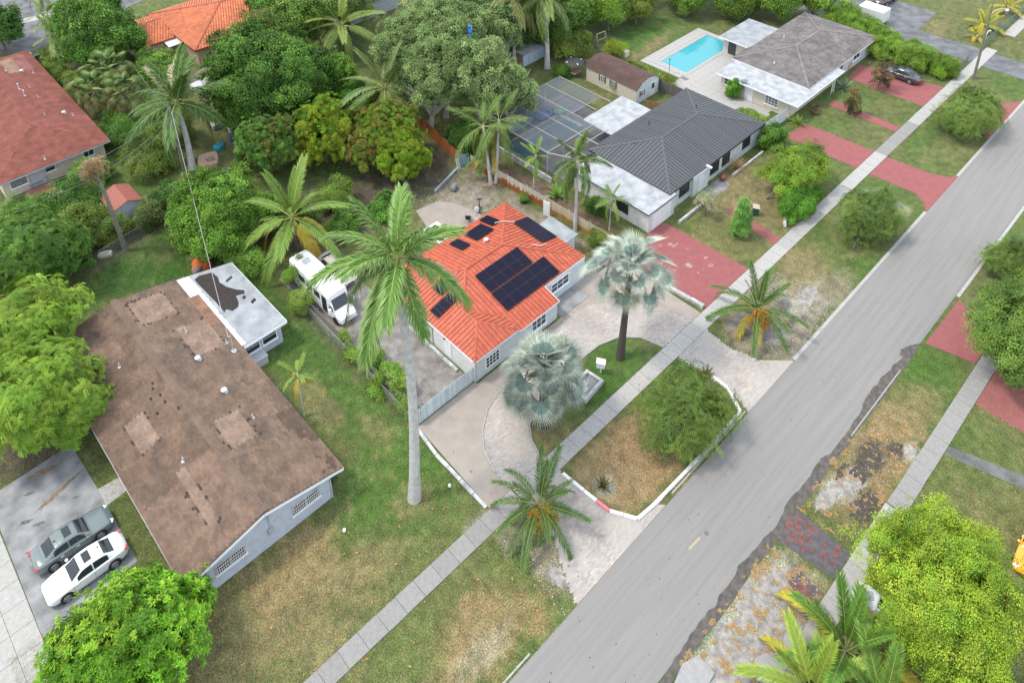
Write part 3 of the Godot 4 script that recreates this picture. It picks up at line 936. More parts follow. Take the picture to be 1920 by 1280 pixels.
	sheet("red_driveway_apron", [99.6, -21.3, 113, -21.3, 111, -22.6, 109.2, -24, 108.9, -28.6, 102.2, -28.6, 102, -23], .022, "red_concrete", .04)
	sheet("red_path", [65.2, -30.2, 66.6, -30.2, 67.4, -36.6, 66.2, -36.6], .022, "red_concrete", .04)
	sheet("flagstone_path", [65.8, -40.4, 66.2, -38.6, 70.4, -38.8, 71.6, -40.4], .02, "concrete_blue", .04)
	sheet("red_apron", [63.4, -14.15, 71, -14.0, 67.2, -10.2, 64.3, -10.2], .022, "red_concrete", .03)
	sheet("red_apron", [60, -8.7, 72, -8.7, 72, 2, 60, 2], .02, "red_concrete", .03)
	M["red_worn"] = mat("red_worn", 0.30, 0.115, 0.10, 0.9, "crack", 0.5, "stain", 0.35, 0.6)
	mat("purple_asphalt", 0.17, 0.155, 0.17, 0.9, "speck", 0.5, "blotch", 0.25, 0.6)
	sheet("worn_driveway", [38.5, -14.5, 41.5, -14.6, 41.3, -10.2, 38.9, -10.2], .014, "purple_asphalt")
	sandy_patches()
	var remnants := MB.new()
	var bits := [[41.0, -13.2, .14, .75]]
	for k in 46:
		var near := rng.randf() < .45
		bits.append([rng.randf_range(38.8, 41.2), rng.randf_range(-14.4, -13.5) if near else rng.randf_range(-13.4, -10.5), rng.randf_range(.05, .26), rng.randf_range(.05, .22)])
	for k in 16:
		bits.append([rng.randf_range(36.2, 37.4), rng.randf_range(-12.0, -10.6), rng.randf_range(.08, .28), rng.randf_range(.08, .22)])
	for p in bits:
		var a := []
		for k in 40:
			var t0 := TAU * k / 40
			var rr := 1.0 + .5 * na.get_noise_2d(p[0] * 9 + cos(t0) * 3, p[1] * 9 + sin(t0) * 3) + .6 * nc.get_noise_2d(p[0] * 9 + cos(t0) * 2, p[1] * 9 + sin(t0) * 5)
			a.append_array([p[0] + cos(t0) * p[2] * rr, p[1] + sin(t0) * p[3] * rr])
		remnants.flat(P2(a), .019 + .00005 * remnants.v.size() / 100.0)
	struct("paint_remnants", remnants, M.red_worn)
	sheet("worn_driveway", [36.4, -12.3, 37.9, -12.6, 37.4, -10.3, 35.4, -10.3], .014, "purple_asphalt")
	sheet("far_path", [53.6, -8.7, 54.6, -8.7, 56.2, -3.4, 58.2, 1, 57, 1, 54.9, -3.6], .014, "asphalt_old")
	sheet("parking_pad", [-.9, -57.2, 5.15, -57.5, 5.3, -52, 5.35, -44.7, -1.0, -44.2], .02, "concrete_blue", .06)
	mat("rust_stain", .33, .235, .145, .85, "fine", .4, "stain", .5)
	mat("oil_stain", .2, .2, .2, .8, "fine", .4, "stain", .5)
	blob("rust_stain", 3.15, -54.0, 1.75, .2, .0245, "rust_stain", 5, .6, 60, -.3)
	blob("rust_stain", 2.6, -56.6, .9, .3, .0247, "rust_stain", 9, .7, 50, .2)
	for q in [[1.4, -55.4, .3, .12], [.6, -53.2, .5, .16], [1.2, -52.4, .4, .12], [3.6, -56.4, .2, .1], [.2, -50.6, .35, .12], [3.9, -52.6, .22, .1]]:
		blob("oil_stain", q[0], q[1], q[2], q[3], .0249 + q[2] * .0002, "oil_stain", int(q[0] * 10), .7, 40, .4)
	sheet("side_path", [5.3, -52.1, 7.4, -51.9, 7.4, -50.5, 5.3, -50.3], .022, "concrete", .06)
	var o := Node3D.new()
	o.name = "west_sidewalk"; add_child(o, true); o.set_meta("kind", "structure")
	for i in 12:
		for k in 2:
			var mb := MB.new()
			mb.col = Color(1.12, 1.12, 1.14) * rng.randf_range(.93, 1.05)
			mb.rect(-1.02 - 1.5 * (k + 1) + .012, -1.02 - 1.5 * k - .012, -.1, .03, -58 + 1.75 * i + .012, -58 + 1.75 * (i + 1) - .012)
			part(o, "slab", mb, M.concrete)
	sheet("car_park", [118.5, -21.4, 123.7, -21.4, 123.4, -39.6, 131.4, -40, 131.4, -60, 117, -60, 117, -46, 118.8, -38], .012, "asphalt_old")
	sheet("back_street", [-40, -150, 200, -200, 200, -186, 24, -131, 20, -133.5, -40, -131], .012, "asphalt_old")
	sheet("back_street_path", [36, -127.5, 62, -119, 62, -122, 36, -131], .02, "concrete", .05)
	sheet("back_yard_path", [24.0, -144.5, 30, -143.5, 30, -141.5, 24, -142.6], .02, "concrete", .05)

# ---------------------------------------------------------------- buildings
func extrude(mb: MB, prof: Array, a: float, b: float, along_x := false):   # profile of Vector2(u, y), counter-clockwise; extruded along z (u = x) or x (u = -z)
	var F := func(p: Vector2, t: float) -> Vector3: return Vector3(t, p.y, -p.x) if along_x else Vector3(p.x, p.y, t)
	var pg := PackedVector2Array(prof)
	var idx := Geometry2D.triangulate_polygon(pg)
	var f1 := b if not along_x else b
	for i in range(0, idx.size(), 3):
		var t := [pg[idx[i]], pg[idx[i + 1]], pg[idx[i + 2]]]
		if (t[1] - t[0]).cross(t[2] - t[0]) < 0:
			t = [t[0], t[2], t[1]]
		var q := [F.call(t[0], f1), F.call(t[1], f1), F.call(t[2], f1)]
		mb.tri(q[0], q[1], q[2])
		q = [F.call(t[0], a), F.call(t[1], a), F.call(t[2], a)]
		mb.tri(q[0], q[2], q[1])
	for i in pg.size():
		var p := pg[i]
		var q := pg[(i + 1) % pg.size()]
		mb.quad(F.call(q, a), F.call(q, b), F.call(p, b), F.call(p, a)) if not along_x else mb.quad(F.call(q, a), F.call(q, b), F.call(p, b), F.call(p, a))

func face_basis(pts: Array) -> Array:
	var u: Vector3 = (pts[1] - pts[0]).normalized()
	var nn: Vector3 = (pts[1] - pts[0]).cross(pts[2] - pts[0]).normalized()
	return [pts[0], u, nn.cross(u).normalized(), nn]

func to2(f: Array, p: Vector3) -> Vector2:
	return Vector2((p - f[0]).dot(f[1]), (p - f[0]).dot(f[2]))

func to3(f: Array, p: Vector2, h: float) -> Vector3:
	return f[0] + f[1] * p.x + f[2] * p.y + f[3] * h

func plate(mb: MB, f: Array, pg: PackedVector2Array, h0: float, h1: float):
	var idx := Geometry2D.triangulate_polygon(pg)
	for i in range(0, idx.size(), 3):
		var t := [pg[idx[i]], pg[idx[i + 1]], pg[idx[i + 2]]]
		if (t[1] - t[0]).cross(t[2] - t[0]) < 0:
			t = [t[0], t[2], t[1]]
		mb.tri(to3(f, t[0], h1), to3(f, t[1], h1), to3(f, t[2], h1))
	var cw := Geometry2D.is_polygon_clockwise(pg)
	for i in pg.size():
		var a := pg[i]
		var b := pg[(i + 1) % pg.size()]
		if cw:
			var t := a
			a = b; b = t
		mb.quad(to3(f, a, h0), to3(f, b, h0), to3(f, b, h1), to3(f, a, h1))

# standing seam roof face: pts[0] to pts[1] is the eave, seen counter-clockwise from above
func metal_face(roof: Node3D, org: Vector3, pts: Array, m: Material, w := 0.42):
	var f := face_basis(pts)
	var pg := PackedVector2Array()
	var mn := 1e9
	var mx := -1e9
	for p in pts:
		var q := to2(f, p)
		pg.append(q); mn = minf(mn, q.x); mx = maxf(mx, q.x)
	var n := int(round((mx - mn) / w))
	w = (mx - mn) / n
	for i in n:
		var x := mn + w * i
		var mb := MB.new(org)
		var tone := rng.randf_range(.86, 1.08)
		mb.col = Color(tone, tone * rng.randf_range(.94, 1.08), tone * rng.randf_range(.94, 1.1))
		for q in Geometry2D.intersect_polygons(pg, PackedVector2Array([Vector2(x + .012, -50), Vector2(x + w, -50), Vector2(x + w, 50), Vector2(x + .012, 50)])):
			plate(mb, f, q, -.02, .02 + .004 * (i % 2))
		for q in Geometry2D.intersect_polygons(pg, PackedVector2Array([Vector2(x + .014, -50), Vector2(x + .05, -50), Vector2(x + .05, 50), Vector2(x + .014, 50)])):
			plate(mb, f, q, .0, .085)
		if mb.v.size():
			part(roof, "roof_panel", mb, m)

func ridge_cap(roof: Node3D, org: Vector3, a: Vector3, b: Vector3, m: Material, w := 0.26, called := "ridge_cap"):
	var mb := MB.new(org)
	var d := (b - a).normalized()
	var s := d.cross(Vector3.UP).normalized() * w * .5
	var up := Vector3(0, .1, 0)
	mb.quad(a - s + up * .35, a + up, b + up, b - s + up * .35)
	mb.quad(a + up, a + s + up * .35, b + s + up * .35, b + up)
	mb.quad(a - s + up * .35, a - s - up, a + s - up, a + s + up * .35)
	mb.quad(b + s + up * .35, b + s - up, b - s - up, b - s + up * .35)
	part(roof, called, mb, m)

# shingles or tiles laid in courses over a face
func courses(parent: Node3D, org: Vector3, pts: Array, mesh: Mesh, m: Material, tw: float, ex: float, tone: Callable, seed_: int, called := "shingles", lift := 0.012):
	var r := RandomNumberGenerator.new()
	r.seed = seed_
	var f := face_basis(pts)
	var pg := PackedVector2Array()
	var mn := Vector2(1e9, 1e9)
	var mx := -mn
	for p in pts:
		var q := to2(f, p)
		pg.append(q); mn = mn.min(q); mx = mx.max(q)
	var b := Basis(f[1], f[3], -f[2])
	var xfs := []
	var cols := []
	var k := 0
	var y := mn.y + ex * .5
	while y < mx.y:
		var x := mn.x + tw * (.5 if k & 1 else 0.05) + r.randf_range(-.03, .03)
		while x < mx.x:
			if Geometry2D.is_point_in_polygon(Vector2(x, y), pg):
				var p := to3(f, Vector2(x, y), lift)
				xfs.append(Transform3D(b, p - org))
				cols.append(tone.call(p, r))
			x += tw
		k += 1
		y += ex
	many(parent, called, mesh, m, xfs, cols)

func tab_mesh(w: float, l: float, t: float) -> Mesh:
	var mb := MB.new()
	var a := [Vector3(-w / 2, t, l / 2), Vector3(w / 2, t, l / 2), Vector3(w / 2, .002, -l / 2), Vector3(-w / 2, .002, -l / 2)]
	mb.quad(a[0], a[1], a[2], a[3])
	mb.quad(a[0] - Vector3(0, t + .01, 0), a[1] - Vector3(0, t + .01, 0), a[1], a[0])
	mb.tri(a[1], a[1] - Vector3(0, t + .01, 0), a[2]); mb.tri(a[0], a[3], a[0] - Vector3(0, t + .01, 0))
	return mb.mesh()

func barrel_mesh(w: float, l: float) -> Mesh:
	var mb := MB.new()
	var rows := []
	for k in 2:
		var row := []
		for i in 7:
			var a := PI * i / 6.0
			row.append(Vector3(-cos(a) * w * .46, sin(a) * w * .34 + (.02 if k == 0 else 0.0), l / 2 if k == 0 else -l / 2))
		rows.append(row)
	mb.grid(rows)
	for i in 5:
		mb.tri(rows[0][0], rows[0][i + 1], rows[0][i + 2])
	return mb.mesh()

# window in a wall: pos on the wall's face, yaw of the outward normal (0 = +z)
func window(parent: Node3D, pos: Vector3, yaw: float, w: float, h: float, cols: int, rows: int, frame: String, glass := "glass_window", bars := false, sill := true, called := "window") -> MeshInstance3D:
	var mb := MB.new()
	var t := .07
	mb.rect(-w / 2 - t, w / 2 + t, h / 2, h / 2 + t, -.05, .06)
	mb.rect(-w / 2 - t, w / 2 + t, -h / 2 - t, -h / 2, -.05, .06)
	mb.rect(-w / 2 - t, -w / 2, -h / 2, h / 2, -.05, .06)
	mb.rect(w / 2, w / 2 + t, -h / 2, h / 2, -.05, .06)
	for i in range(1, cols):
		var x := -w / 2 + w * i / cols
		mb.rect(x - .025, x + .025, -h / 2, h / 2, -.04, .045)
	for i in range(1, rows):
		var y := -h / 2 + h * i / rows
		mb.rect(-w / 2, w / 2, y - .02, y + .02, -.04, .04)
	var o := part(parent, called, mb, M[frame], Transform3D(Basis(Vector3.UP, yaw), pos - parent.position))
	for i in cols:
		for k in rows:
			var g := MB.new()
			g.box(Vector3(-w / 2 + w * (i + .5) / cols, -h / 2 + h * (k + .5) / rows, .012), Vector3(w / cols, h / rows, .012))
			part(o, "pane", g, M[glass])
	if sill:
		var s := MB.new()
		s.rect(-w / 2 - .14, w / 2 + .14, -h / 2 - .15, -h / 2 - t - .002, -.04, .13)
		part(o, "sill", s, M.trim_white)
	if bars:
		var s := MB.new()
		var x := -w / 2 + .06
		while x < w / 2:
			s.rect(x - .013, x + .013, -h / 2 - .02, h / 2 + .02, .09, .115)
			x += .15
		for y in [-h * .5, -h * .17, h * .17, h * .5]:
			s.rect(-w / 2 - .04, w / 2 + .04, y - .012, y + .012, .085, .11)
		part(o, "security_bars", s, M.white_paint)
	return o

func vent_pipe(parent: Node3D, p: Vector3, kind: int, called := "roof_vent"):
	var mb := MB.new(parent.position)
	mb.col = Color(.62, .65, .7)
	if kind == 0:      # squat mushroom vent
		mb.lathe(p, [Vector2(.3, -.06), Vector2(.3, .02), Vector2(.14, .05), Vector2(.14, .2), Vector2(.25, .22), Vector2(.25, .3), Vector2(.12, .37), Vector2(0, .38)], 16)
	elif kind == 1:    # thin pipe with flashing
		mb.lathe(p, [Vector2(.16, -.05), Vector2(.15, .02), Vector2(.06, .05), Vector2(.045, .4), Vector2(.045, .42), Vector2(0, .42)], 10)
	else:              # tall gooseneck
		mb.lathe(p, [Vector2(.2, -.05), Vector2(.19, .02), Vector2(.06, .06), Vector2(.055, .75), Vector2(.11, .77), Vector2(.11, .9), Vector2(0, .95)], 12)
	part(parent, called, mb, M.tinted)

func hip(x0: float, x1: float, z0: float, z1: float, y0: float, y1: float, run := -1.0) -> Array:   # four faces of a hip roof, eave first; ridge along x
	var d := (z1 - z0) / 2.0 if run < 0 else run
	var zc := (z0 + z1) / 2.0
	var A := Vector3(x0, y0, z1)
	var B := Vector3(x1, y0, z1)
	var C := Vector3(x1, y0, z0)
	var D := Vector3(x0, y0, z0)
	var E := Vector3(x0 + d, y1, zc)
	var F := Vector3(x1 - d, y1, zc)
	return [[A, B, F, E], [B, C, F], [C, D, E, F], [D, A, E]]

func fascia(parent: Node3D, org: Vector3, loop: Array, h: float, m: String, t := 0.06, called := "fascia"):
	var mb := MB.new(org)
	for i in loop.size():
		var a: Vector3 = loop[i]
		var b: Vector3 = loop[(i + 1) % loop.size()]
		mb.bar(a - Vector3(0, h / 2 + .03, 0), b - Vector3(0, h / 2 + .03, 0), t, h)
	part(parent, called, mb, M[m])

func in_rect(p: Vector3, a: Array) -> bool:
	return p.x > a[0] and p.x < a[1] and p.z > a[2] and p.z < a[3]

func solar(label: String, c: Vector3, u: Vector3, v: Vector3, w: float, h: float, group: String):   # u along the eave, v up the slope
	var o := thing("solar_panel", label, "solar panel", c, 0.0, group)
	var nn := u.cross(v).normalized()
	var b := Basis(u, v, nn)
	var f := MB.new()
	f.box(nn * -.01, Vector3(w - .02, h - .02, .035), b)
	for s in [-.3, .3]:
		f.box(nn * -.06 + v * h * s, Vector3(w - .04, .05, .07), b)
	part(o, "frame", f, M.solar_frame)
	for k in 2:
		var g := MB.new()
		g.box(nn * .014 + v * (h / 4 - .01) * (1 if k else -1), Vector3(w - .06, h / 2 - .06, .012), b)
		part(o, "cell_sheet", g, M.solar)

const ORD := ["first from the left", "second from the left", "third from the left", "fourth from the left", "fifth from the left", "sixth from the left"]

func brown_house():
	var org := Vector3(12.6, 0, -52)
	var o := thing("house", "long house with patched brown shingle roof and grey blue walls", "house", org)
	var mb := MB.new(org)
	extrude(mb, [Vector2(7.55, 0), Vector2(17.75, 0), Vector2(17.75, 2.72), Vector2(12.5, 3.86), Vector2(7.55, 2.76)], -65.6, -39.1)
	part(o, "wall", mb, M.wall_blue)
	mb = MB.new(org)
	mb.rect(7.53, 17.77, 1.06, 1.09, -39.2, -39.082)
	part(o, "wall_band", mb, M.wall_blue)
	var E0 := Vector3(6.55, 2.74, -38.75)
	var E1 := Vector3(18.75, 2.70, -38.75)
	var R0 := Vector3(12.5, 4.05, -38.75)
	var dz := Vector3(0, 0, -27.2)
	var rf := MB.new(org)
	rf.col = Color(.2, .14, .11)
	rf.slab([E1, E1 + dz, R0 + dz, R0], .12)
	rf.slab([E0 + dz, E0, R0, R0 + dz], .12)
	var roof := part(o, "roof", rf, M.shingle)
	var pink := [[13.2, 16.2, -64.8, -61.4], [15.2, 17.7, -59.4, -55.3], [13.2, 15.3, -48.1, -45.0], [8.4, 9.8, -53.1, -49.9], [9.5, 10.15, -46.4, -40.9]]
	var orange := [[17.7, 18.8, -62.7, -58.2]]
	var ragged := [[8.8, 11.1, -62.3, -59.4], [6.5, 9.6, -45.7, -38], [9.6, 12.2, -46, -38]]
	var tone := func(p: Vector3, r: RandomNumberGenerator) -> Color:
		var q := Color(.28, .19, .135)
		if p.x < 12.5:
			q = Color(.26, .172, .118)
		var n := na.get_noise_2d(p.x * .9, p.z * .35) + .5 * nb.get_noise_2d(p.x * 1.5, p.z * 1.2)
		q = q * (1.0 + .2 * n)
		if nb.get_noise_2d(p.x * .7 + 40, p.z * .25) > .22:
			q = q.lerp(Color(.14, .105, .088), .4)
		for a in ragged:
			if in_rect(p, a):
				q = q.lerp(Color(.34, .225, .165), .6)
		for a in pink:
			if in_rect(p, a):
				q = Color(.41, .285, .215) * (1.0 + .15 * n)
			elif in_rect(p, [a[0] - .22, a[1] + .22, a[2] - .2, a[3] + .2]) and r.randf() < .25:
				q = Color(.09, .065, .055)
		for a in orange:
			if in_rect(p, a):
				q = Color(.42, .235, .155)
		if absf(p.x - 12.5) < .3:
			q = Color(.3, .225, .18)
		if in_rect(p, [10.4, 12.2, -55, -51]) and r.randf() < .07:
			q = Color(.05, .035, .03)
		if in_rect(p, [17.2, 18.9, -46, -39]) and n > .0:
			q = q * .6
		return q * r.randf_range(.86, 1.14)
	var tab := tab_mesh(.29, .2, .022)
	var gz := Vector3(0, 0, -.12)
	courses(roof, org, [E1 + gz, E1 + dz - gz, R0 + dz - gz, R0 + gz], tab, M.shingle, .3, .17, tone, 1)
	courses(roof, org, [E0 + dz - gz, E0 + gz, R0 + gz, R0 + dz - gz], tab, M.shingle, .3, .17, tone, 2)
	var t2 := tab_mesh(.34, .36, .024)
	var xfs := []
	var cols := []
	var z := -65.9
	while z < -38.9:
		for s in [-1, 1]:
			xfs.append(Transform3D(Basis(Vector3.BACK, -.21 * s) , Vector3(12.5 + .15 * s, 4.05, z) - org))
			cols.append(Color(.29, .2, .15) * rng.randf_range(.94, 1.05))
		z += .28
	many(roof, "ridge_shingles", t2, M.shingle, xfs, cols)
	var fb := MB.new(org)
	for s in [[E0, R0], [R0, E1], [E0 + dz, R0 + dz], [R0 + dz, E1 + dz]]:
		fb.bar(s[0] - Vector3(0, .19, 0), s[1] - Vector3(0, .19, 0), .05, .24)
	fb.bar(E0 - Vector3(0, .1, 0), E0 + dz - Vector3(0, .1, 0), .05, .16)
	fb.bar(E1 - Vector3(0, .1, 0), E1 + dz - Vector3(0, .1, 0), .05, .16)
	part(roof, "fascia", fb, M.trim_white)
	window(o, Vector3(9.8, 1.72, -39.1), 0, 2.1, .85, 2, 2, "white_dirty", "glass_dark", true)
	window(o, Vector3(15.65, 1.72, -39.1), 0, 2.1, .85, 2, 2, "white_dirty", "glass_dark", true)
	for p in [[15.2, 3.46, -54.9], [15.3, 3.44, -50.4]]:
		vent_pipe(o, Vector3(p[0], p[1], p[2]), 0)
	for p in [[15.8, 3.33, -58.7], [17.9, 2.88, -55.4], [15.8, 3.33, -46.7], [10.2, 3.55, -58.7], [10.3, 3.57, -46.8]]:
		vent_pipe(o, Vector3(p[0], p[1], p[2]), 1)
	var mt := MB.new(org)
	mt.col = Color(.42, .44, .46)
	mt.rect(12.6, 12.95, 1.3, 1.85, -39.08, -38.92); mt.tube([Vector3(12.78, 1.85, -39.02), Vector3(12.78, 3.4, -39.02)], [.03, .03], 6)
	part(o, "meter_box", mt, M.tinted)
	var gt := MB.new(org)
	gt.tube([Vector3(17.7, 2.5, -39.02), Vector3(17.7, .1, -39.02)], [.05, .05], 8)
	part(o, "downpipe", gt, M.white_dirty)
	var vent := MB.new(org)
	vent.rect(12.1, 12.9, 3.0, 3.4, -39.09, -39.05)
	for i in 5:
		vent.rect(12.12, 12.88, 3.03 + .075 * i, 3.06 + .075 * i, -39.05, -39.03)
	part(o, "gable_vent", vent, M.wall_blue)
	# flat roofed porch room on the right
	var wm := MB.new(org)
	wm.rect(17.76, 22.6, 0, 2.36, -64.4, -54.75)
	part(o, "porch_wall", wm, M.wall_blue)
	var fl := MB.new(org)
	fl.prism(P2([18.4, -66, 22.95, -64.6, 23.0, -54.3, 18.95, -54.25]), 2.4, 2.62)
	var flat := part(o, "flat_roof", fl, M.roof_grey)
	fascia(flat, org, [Vector3(22.98, 2.6, -64.6), Vector3(23.03, 2.6, -54.27), Vector3(18.9, 2.6, -54.22)], .26, "trim_white")
	var tar := MB.new(org)
	tar.flat(P2([19.35, -64.9, 19.9, -65.1, 21.0, -64.6, 21.1, -63.6, 20.9, -62.9, 21.1, -61.9, 21.6, -60.9, 22.1, -60.3, 21.9, -59.9, 21.2, -60.2, 21.0, -59.3, 20.7, -58.8, 20.1, -58.7, 19.8, -59.3, 19.5, -59.1, 19.5, -61, 19.4, -63]), 2.632)
	for q in [[21.4, 22.1, -62.7, -62.4], [21.8, 22.3, -58.6, -58.2], [21.5, 21.8, -59.6, -59.2]]:
		tar.flat(P2([q[0], q[2], q[1], q[2] - .2, q[1], q[3] - .2, q[0], q[3]]), 2.632)
	part(flat, "tar_patch", tar, M.tar)
	var wf := MB.new(org)
	var e := []
	var zz := -65.7
	while zz < -54.4:
		e.append_array([19.15 + .16 * nc.get_noise_1d(zz * 2.2), zz]); zz += .25
	wf.flat(P2([18.74, -54.4, 18.74, -65.7] + e), 2.644)
	wf.quad(Vector3(18.0, 2.905, -62.7), Vector3(18.75, 2.75, -62.7), Vector3(18.75, 2.75, -65.7), Vector3(18.0, 2.905, -65.7))
	part(flat, "white_sealant", wf, M.white_paint)
	window(o, Vector3(21.4, 1.55, -54.75), 0, 1.3, 1.1, 1, 2, "trim_white", "glass_dark")
	window(o, Vector3(19.75, 1.55, -54.75), 0, 1.3, 1.1, 1, 2, "trim_white", "glass_dark")
	window(o, Vector3(22.6, 1.55, -56.4), PI / 2, 1.6, 1.1, 2, 2, "trim_white", "glass_dark")
	var ac := MB.new(org)
	ac.col = Color(.55, .58, .64)
	ac.rect(18.9, 20.5, 0, .85, -54.7, -53.6); ac.rect(18.85, 20.55, .85, .89, -54.72, -53.55)
	part(o, "condenser_cabinet", ac, M.tinted)
	# service mast
	var ms := MB.new(org)
	ms.col = Color(.5, .52, .55)
	ms.tube([Vector3(17.95, 2.9, -54.2), Vector3(17.95, 4.5, -54.2), Vector3(17.9, 4.62, -54.2), Vector3(17.75, 4.6, -54.2)], [.045, .045, .05, .06], 8)
	ms.lathe(Vector3(17.95, 2.86, -54.2), [Vector2(.28, 0), Vector2(.26, .05), Vector2(.07, .1)], 10)
	ms.tube([Vector3(17.95, 4.0, -54.2), Vector3(17.2, 3.05, -56.0)], [.012, .012], 4)
	part(o, "service_mast", ms, M.tinted)

func orange_house():
	var org := Vector3(40, 0, -46)
	var o := thing("house", "house with orange standing seam metal roof and white walls", "house", org)
	var mb := MB.new(org)
	mb.prism(P2([32.1, -39.25, 37.25, -39.25, 37.25, -40.95, 47.9, -40.95, 47.9, -52.1, 32.1, -52.1]), 0, 2.32)
	mb.rect(37.25, 42.2, 0, 2.0, -40.95, -39.25)
	part(o, "wall", mb, M.wall_white)
	var fr := MB.new(org)
	fr.rect(32.08, 37.25, 0, 2.3, -39.248, -39.2); fr.rect(37.25, 42.22, 0, 2.0, -39.248, -39.2); fr.rect(42.3, 47.92, 0, 2.4, -40.94, -40.9)
	part(o, "front_wall_render", fr, M.wall_ice)
	var base := MB.new(org)
	base.rect(32.04, 32.1, 2.3, 2.44, -52.1, -39.2)
	base.rect(32.1, 37.2, 2.22, 2.36, -39.2, -39.16)
	part(o, "soffit_trim", base, M.trim_white)
	var roof := Node3D.new()
	roof.name = "roof"; o.add_child(roof, true)
	var m: Material = M.roof_orange
	# main hip, its front slope carried down over the porch between x = 37.3 and 42.3
	var A := Vector3(32.0, 2.55, -41.0)
	var B := Vector3(48.1, 2.55, -41.0)
	var C := Vector3(48.1, 2.55, -52.4)
	var D := Vector3(32.0, 2.55, -52.4)
	var E := Vector3(37.7, 3.98, -46.7)
	var F := Vector3(42.4, 3.98, -46.7)
	var V := Vector3(34.65, 3.2, -43.6)
	var S := Vector3(34.65, 3.2, -41.7)
	var Q0 := Vector3(32.0, 2.5, -39.1)
	var Q1 := Vector3(37.3, 2.42, -39.1)
	var W := Vector3(37.25, 2.43, -40.9)
	metal_face(roof, org, [Vector3(37.3, 2.09, -39.1), Vector3(42.35, 2.09, -39.1), Vector3(42.35, 2.55, -41.0), B, F, E, V], m)
	metal_face(roof, org, [B, C, F], m)
	metal_face(roof, org, [C, D, E, F], m)
	metal_face(roof, org, [D, Vector3(32.0, 2.53, -39.1), S, V, E], m)
	metal_face(roof, org, [Q0, Q1, S], m)
	metal_face(roof, org, [Q1, Vector3(37.3, 2.47, -41.0), V, S], m)
	for r in [[E, F], [B, F], [C, F], [D, E], [V, E], [S, V], [Q0, S], [Q1, S], [V, Vector3(37.3, 2.5, -40.9)]]:
		ridge_cap(roof, org, r[0], r[1], m, .22)
	fascia(roof, org, [Q0, Vector3(32.0, 2.55, -52.4), C, B, Vector3(42.4, 2.55, -41.0), Vector3(42.4, 2.12, -39.1), Vector3(37.3, 2.12, -39.1), Q1], .16, "trim_white", .05)
	var under := MB.new(org)
	under.prism(P2([32.2, -39.4, 37.2, -39.4, 37.2, -41.3, 47.9, -41.1, 47.9, -52.2, 32.2, -52.2]), 2.325, 2.36)
	part(roof, "ceiling_board", under, M.white_paint)
	var gab := MB.new(org)
	gab.prism(P2([33.4, -40.2, 41.5, -42.4, 46.0, -43.5, 46.0, -50.6, 34, -50.6]), 2.36, 2.56)
	part(roof, "attic_frame", gab, M.black)
	vent_pipe(o, Vector3(41.9, 3.52, -48.5), 0)
	var cd := MB.new(org)
	cd.col = Color(.82, .7, .68)
	cd.tube([Vector3(44.4, 3.42, -50.0), Vector3(45.0, 3.45, -49.7), Vector3(45.4, 3.4, -49.4), Vector3(46.1, 3.26, -48.8)], [.04, .04, .04, .04], 6)
	cd.tube([Vector3(44.7, 3.62, -45.0), Vector3(45.3, 3.44, -44.4), Vector3(46.1, 3.25, -44.3)], [.04, .04, .04], 6)
	part(o, "conduit", cd, M.tinted)
	window(o, Vector3(34.1, 1.25, -39.2), 0, 1.5, 1.15, 4, 3, "trim_white", "glass_dark", false, false)
	window(o, Vector3(44.4, 1.62, -40.9), 0, 2.3, 1.0, 3, 2, "trim_white")
	window(o, Vector3(39.8, 1.25, -39.2), 0, 1.7, 1.1, 3, 2, "trim_white")
	var dr := MB.new(org)
	dr.rect(32.05, 32.1, .25, 2.2, -43.3, -42.3); dr.rect(32.0, 32.05, 1.15, 1.2, -42.45, -42.38)
	part(o, "side_door", dr, M.white_paint)
	var gt := MB.new(org)
	gt.tube([Vector3(32.04, 2.3, -44.9), Vector3(32.04, .2, -44.9)], [.045, .045], 8)
	gt.tube([Vector3(32.2, 2.3, -39.14), Vector3(32.2, .1, -39.14)], [.045, .045], 8)
	part(o, "downpipe", gt, M.white_dirty)
	var lamp := MB.new(org)
	lamp.col = Color(.1, .1, .1)
	lamp.box(Vector3(31.95, 2.05, -45.6), Vector3(.12, .2, .12)); lamp.box(Vector3(31.9, 2.3, -43.0), Vector3(.14, .14, .14))
	part(o, "wall_lamp", lamp, M.tinted)
	# white lean-to behind
	var ln := MB.new(org)
	ln.slab([Vector3(39.2, 2.3, -52.45), Vector3(41.3, 2.3, -52.45), Vector3(41.2, 2.3, -55.4), Vector3(39.2, 2.3, -55.4)], .1)
	ln.rect(39.3, 39.4, 0, 2.2, -55.3, -55.2); ln.rect(41, 41.1, 0, 2.2, -55.3, -55.2)
	part(o, "patio_cover", ln, M.white_paint)
	# solar panels
	var sl := Vector3(0, .25, -1).normalized()
	var ex := Vector3.RIGHT
	for i in 6:
		solar("black solar panel, %s in lower row on orange roof's street side" % ORD[i], Vector3(37.75 + 1.145 * (i + .5), 3.0, -42.2), ex, sl, 1.14, 2.24, "solar panels on the orange roof, lower street row")
	for i in 5:
		solar("black solar panel, %s in upper row on orange roof's street side" % ORD[i], Vector3(37.8 + 1.1 * (i + .5), 3.57, -44.48), ex, sl, 1.095, 2.24, "solar panels on the orange roof, upper street row")
	var sr := Vector3(-1, .25, 0).normalized()
	for i in 4:
		solar("black solar panel, %s on the orange roof's right hand slope" % ["farthest", "second farthest", "second nearest", "nearest the street"][i], Vector3(47.0, 2.98, -48.35 + 1.04 * i), Vector3.FORWARD, sr, 1.03, 2.15, "solar panels on the right slope")
	var sb := Vector3(0, .25, 1).normalized()
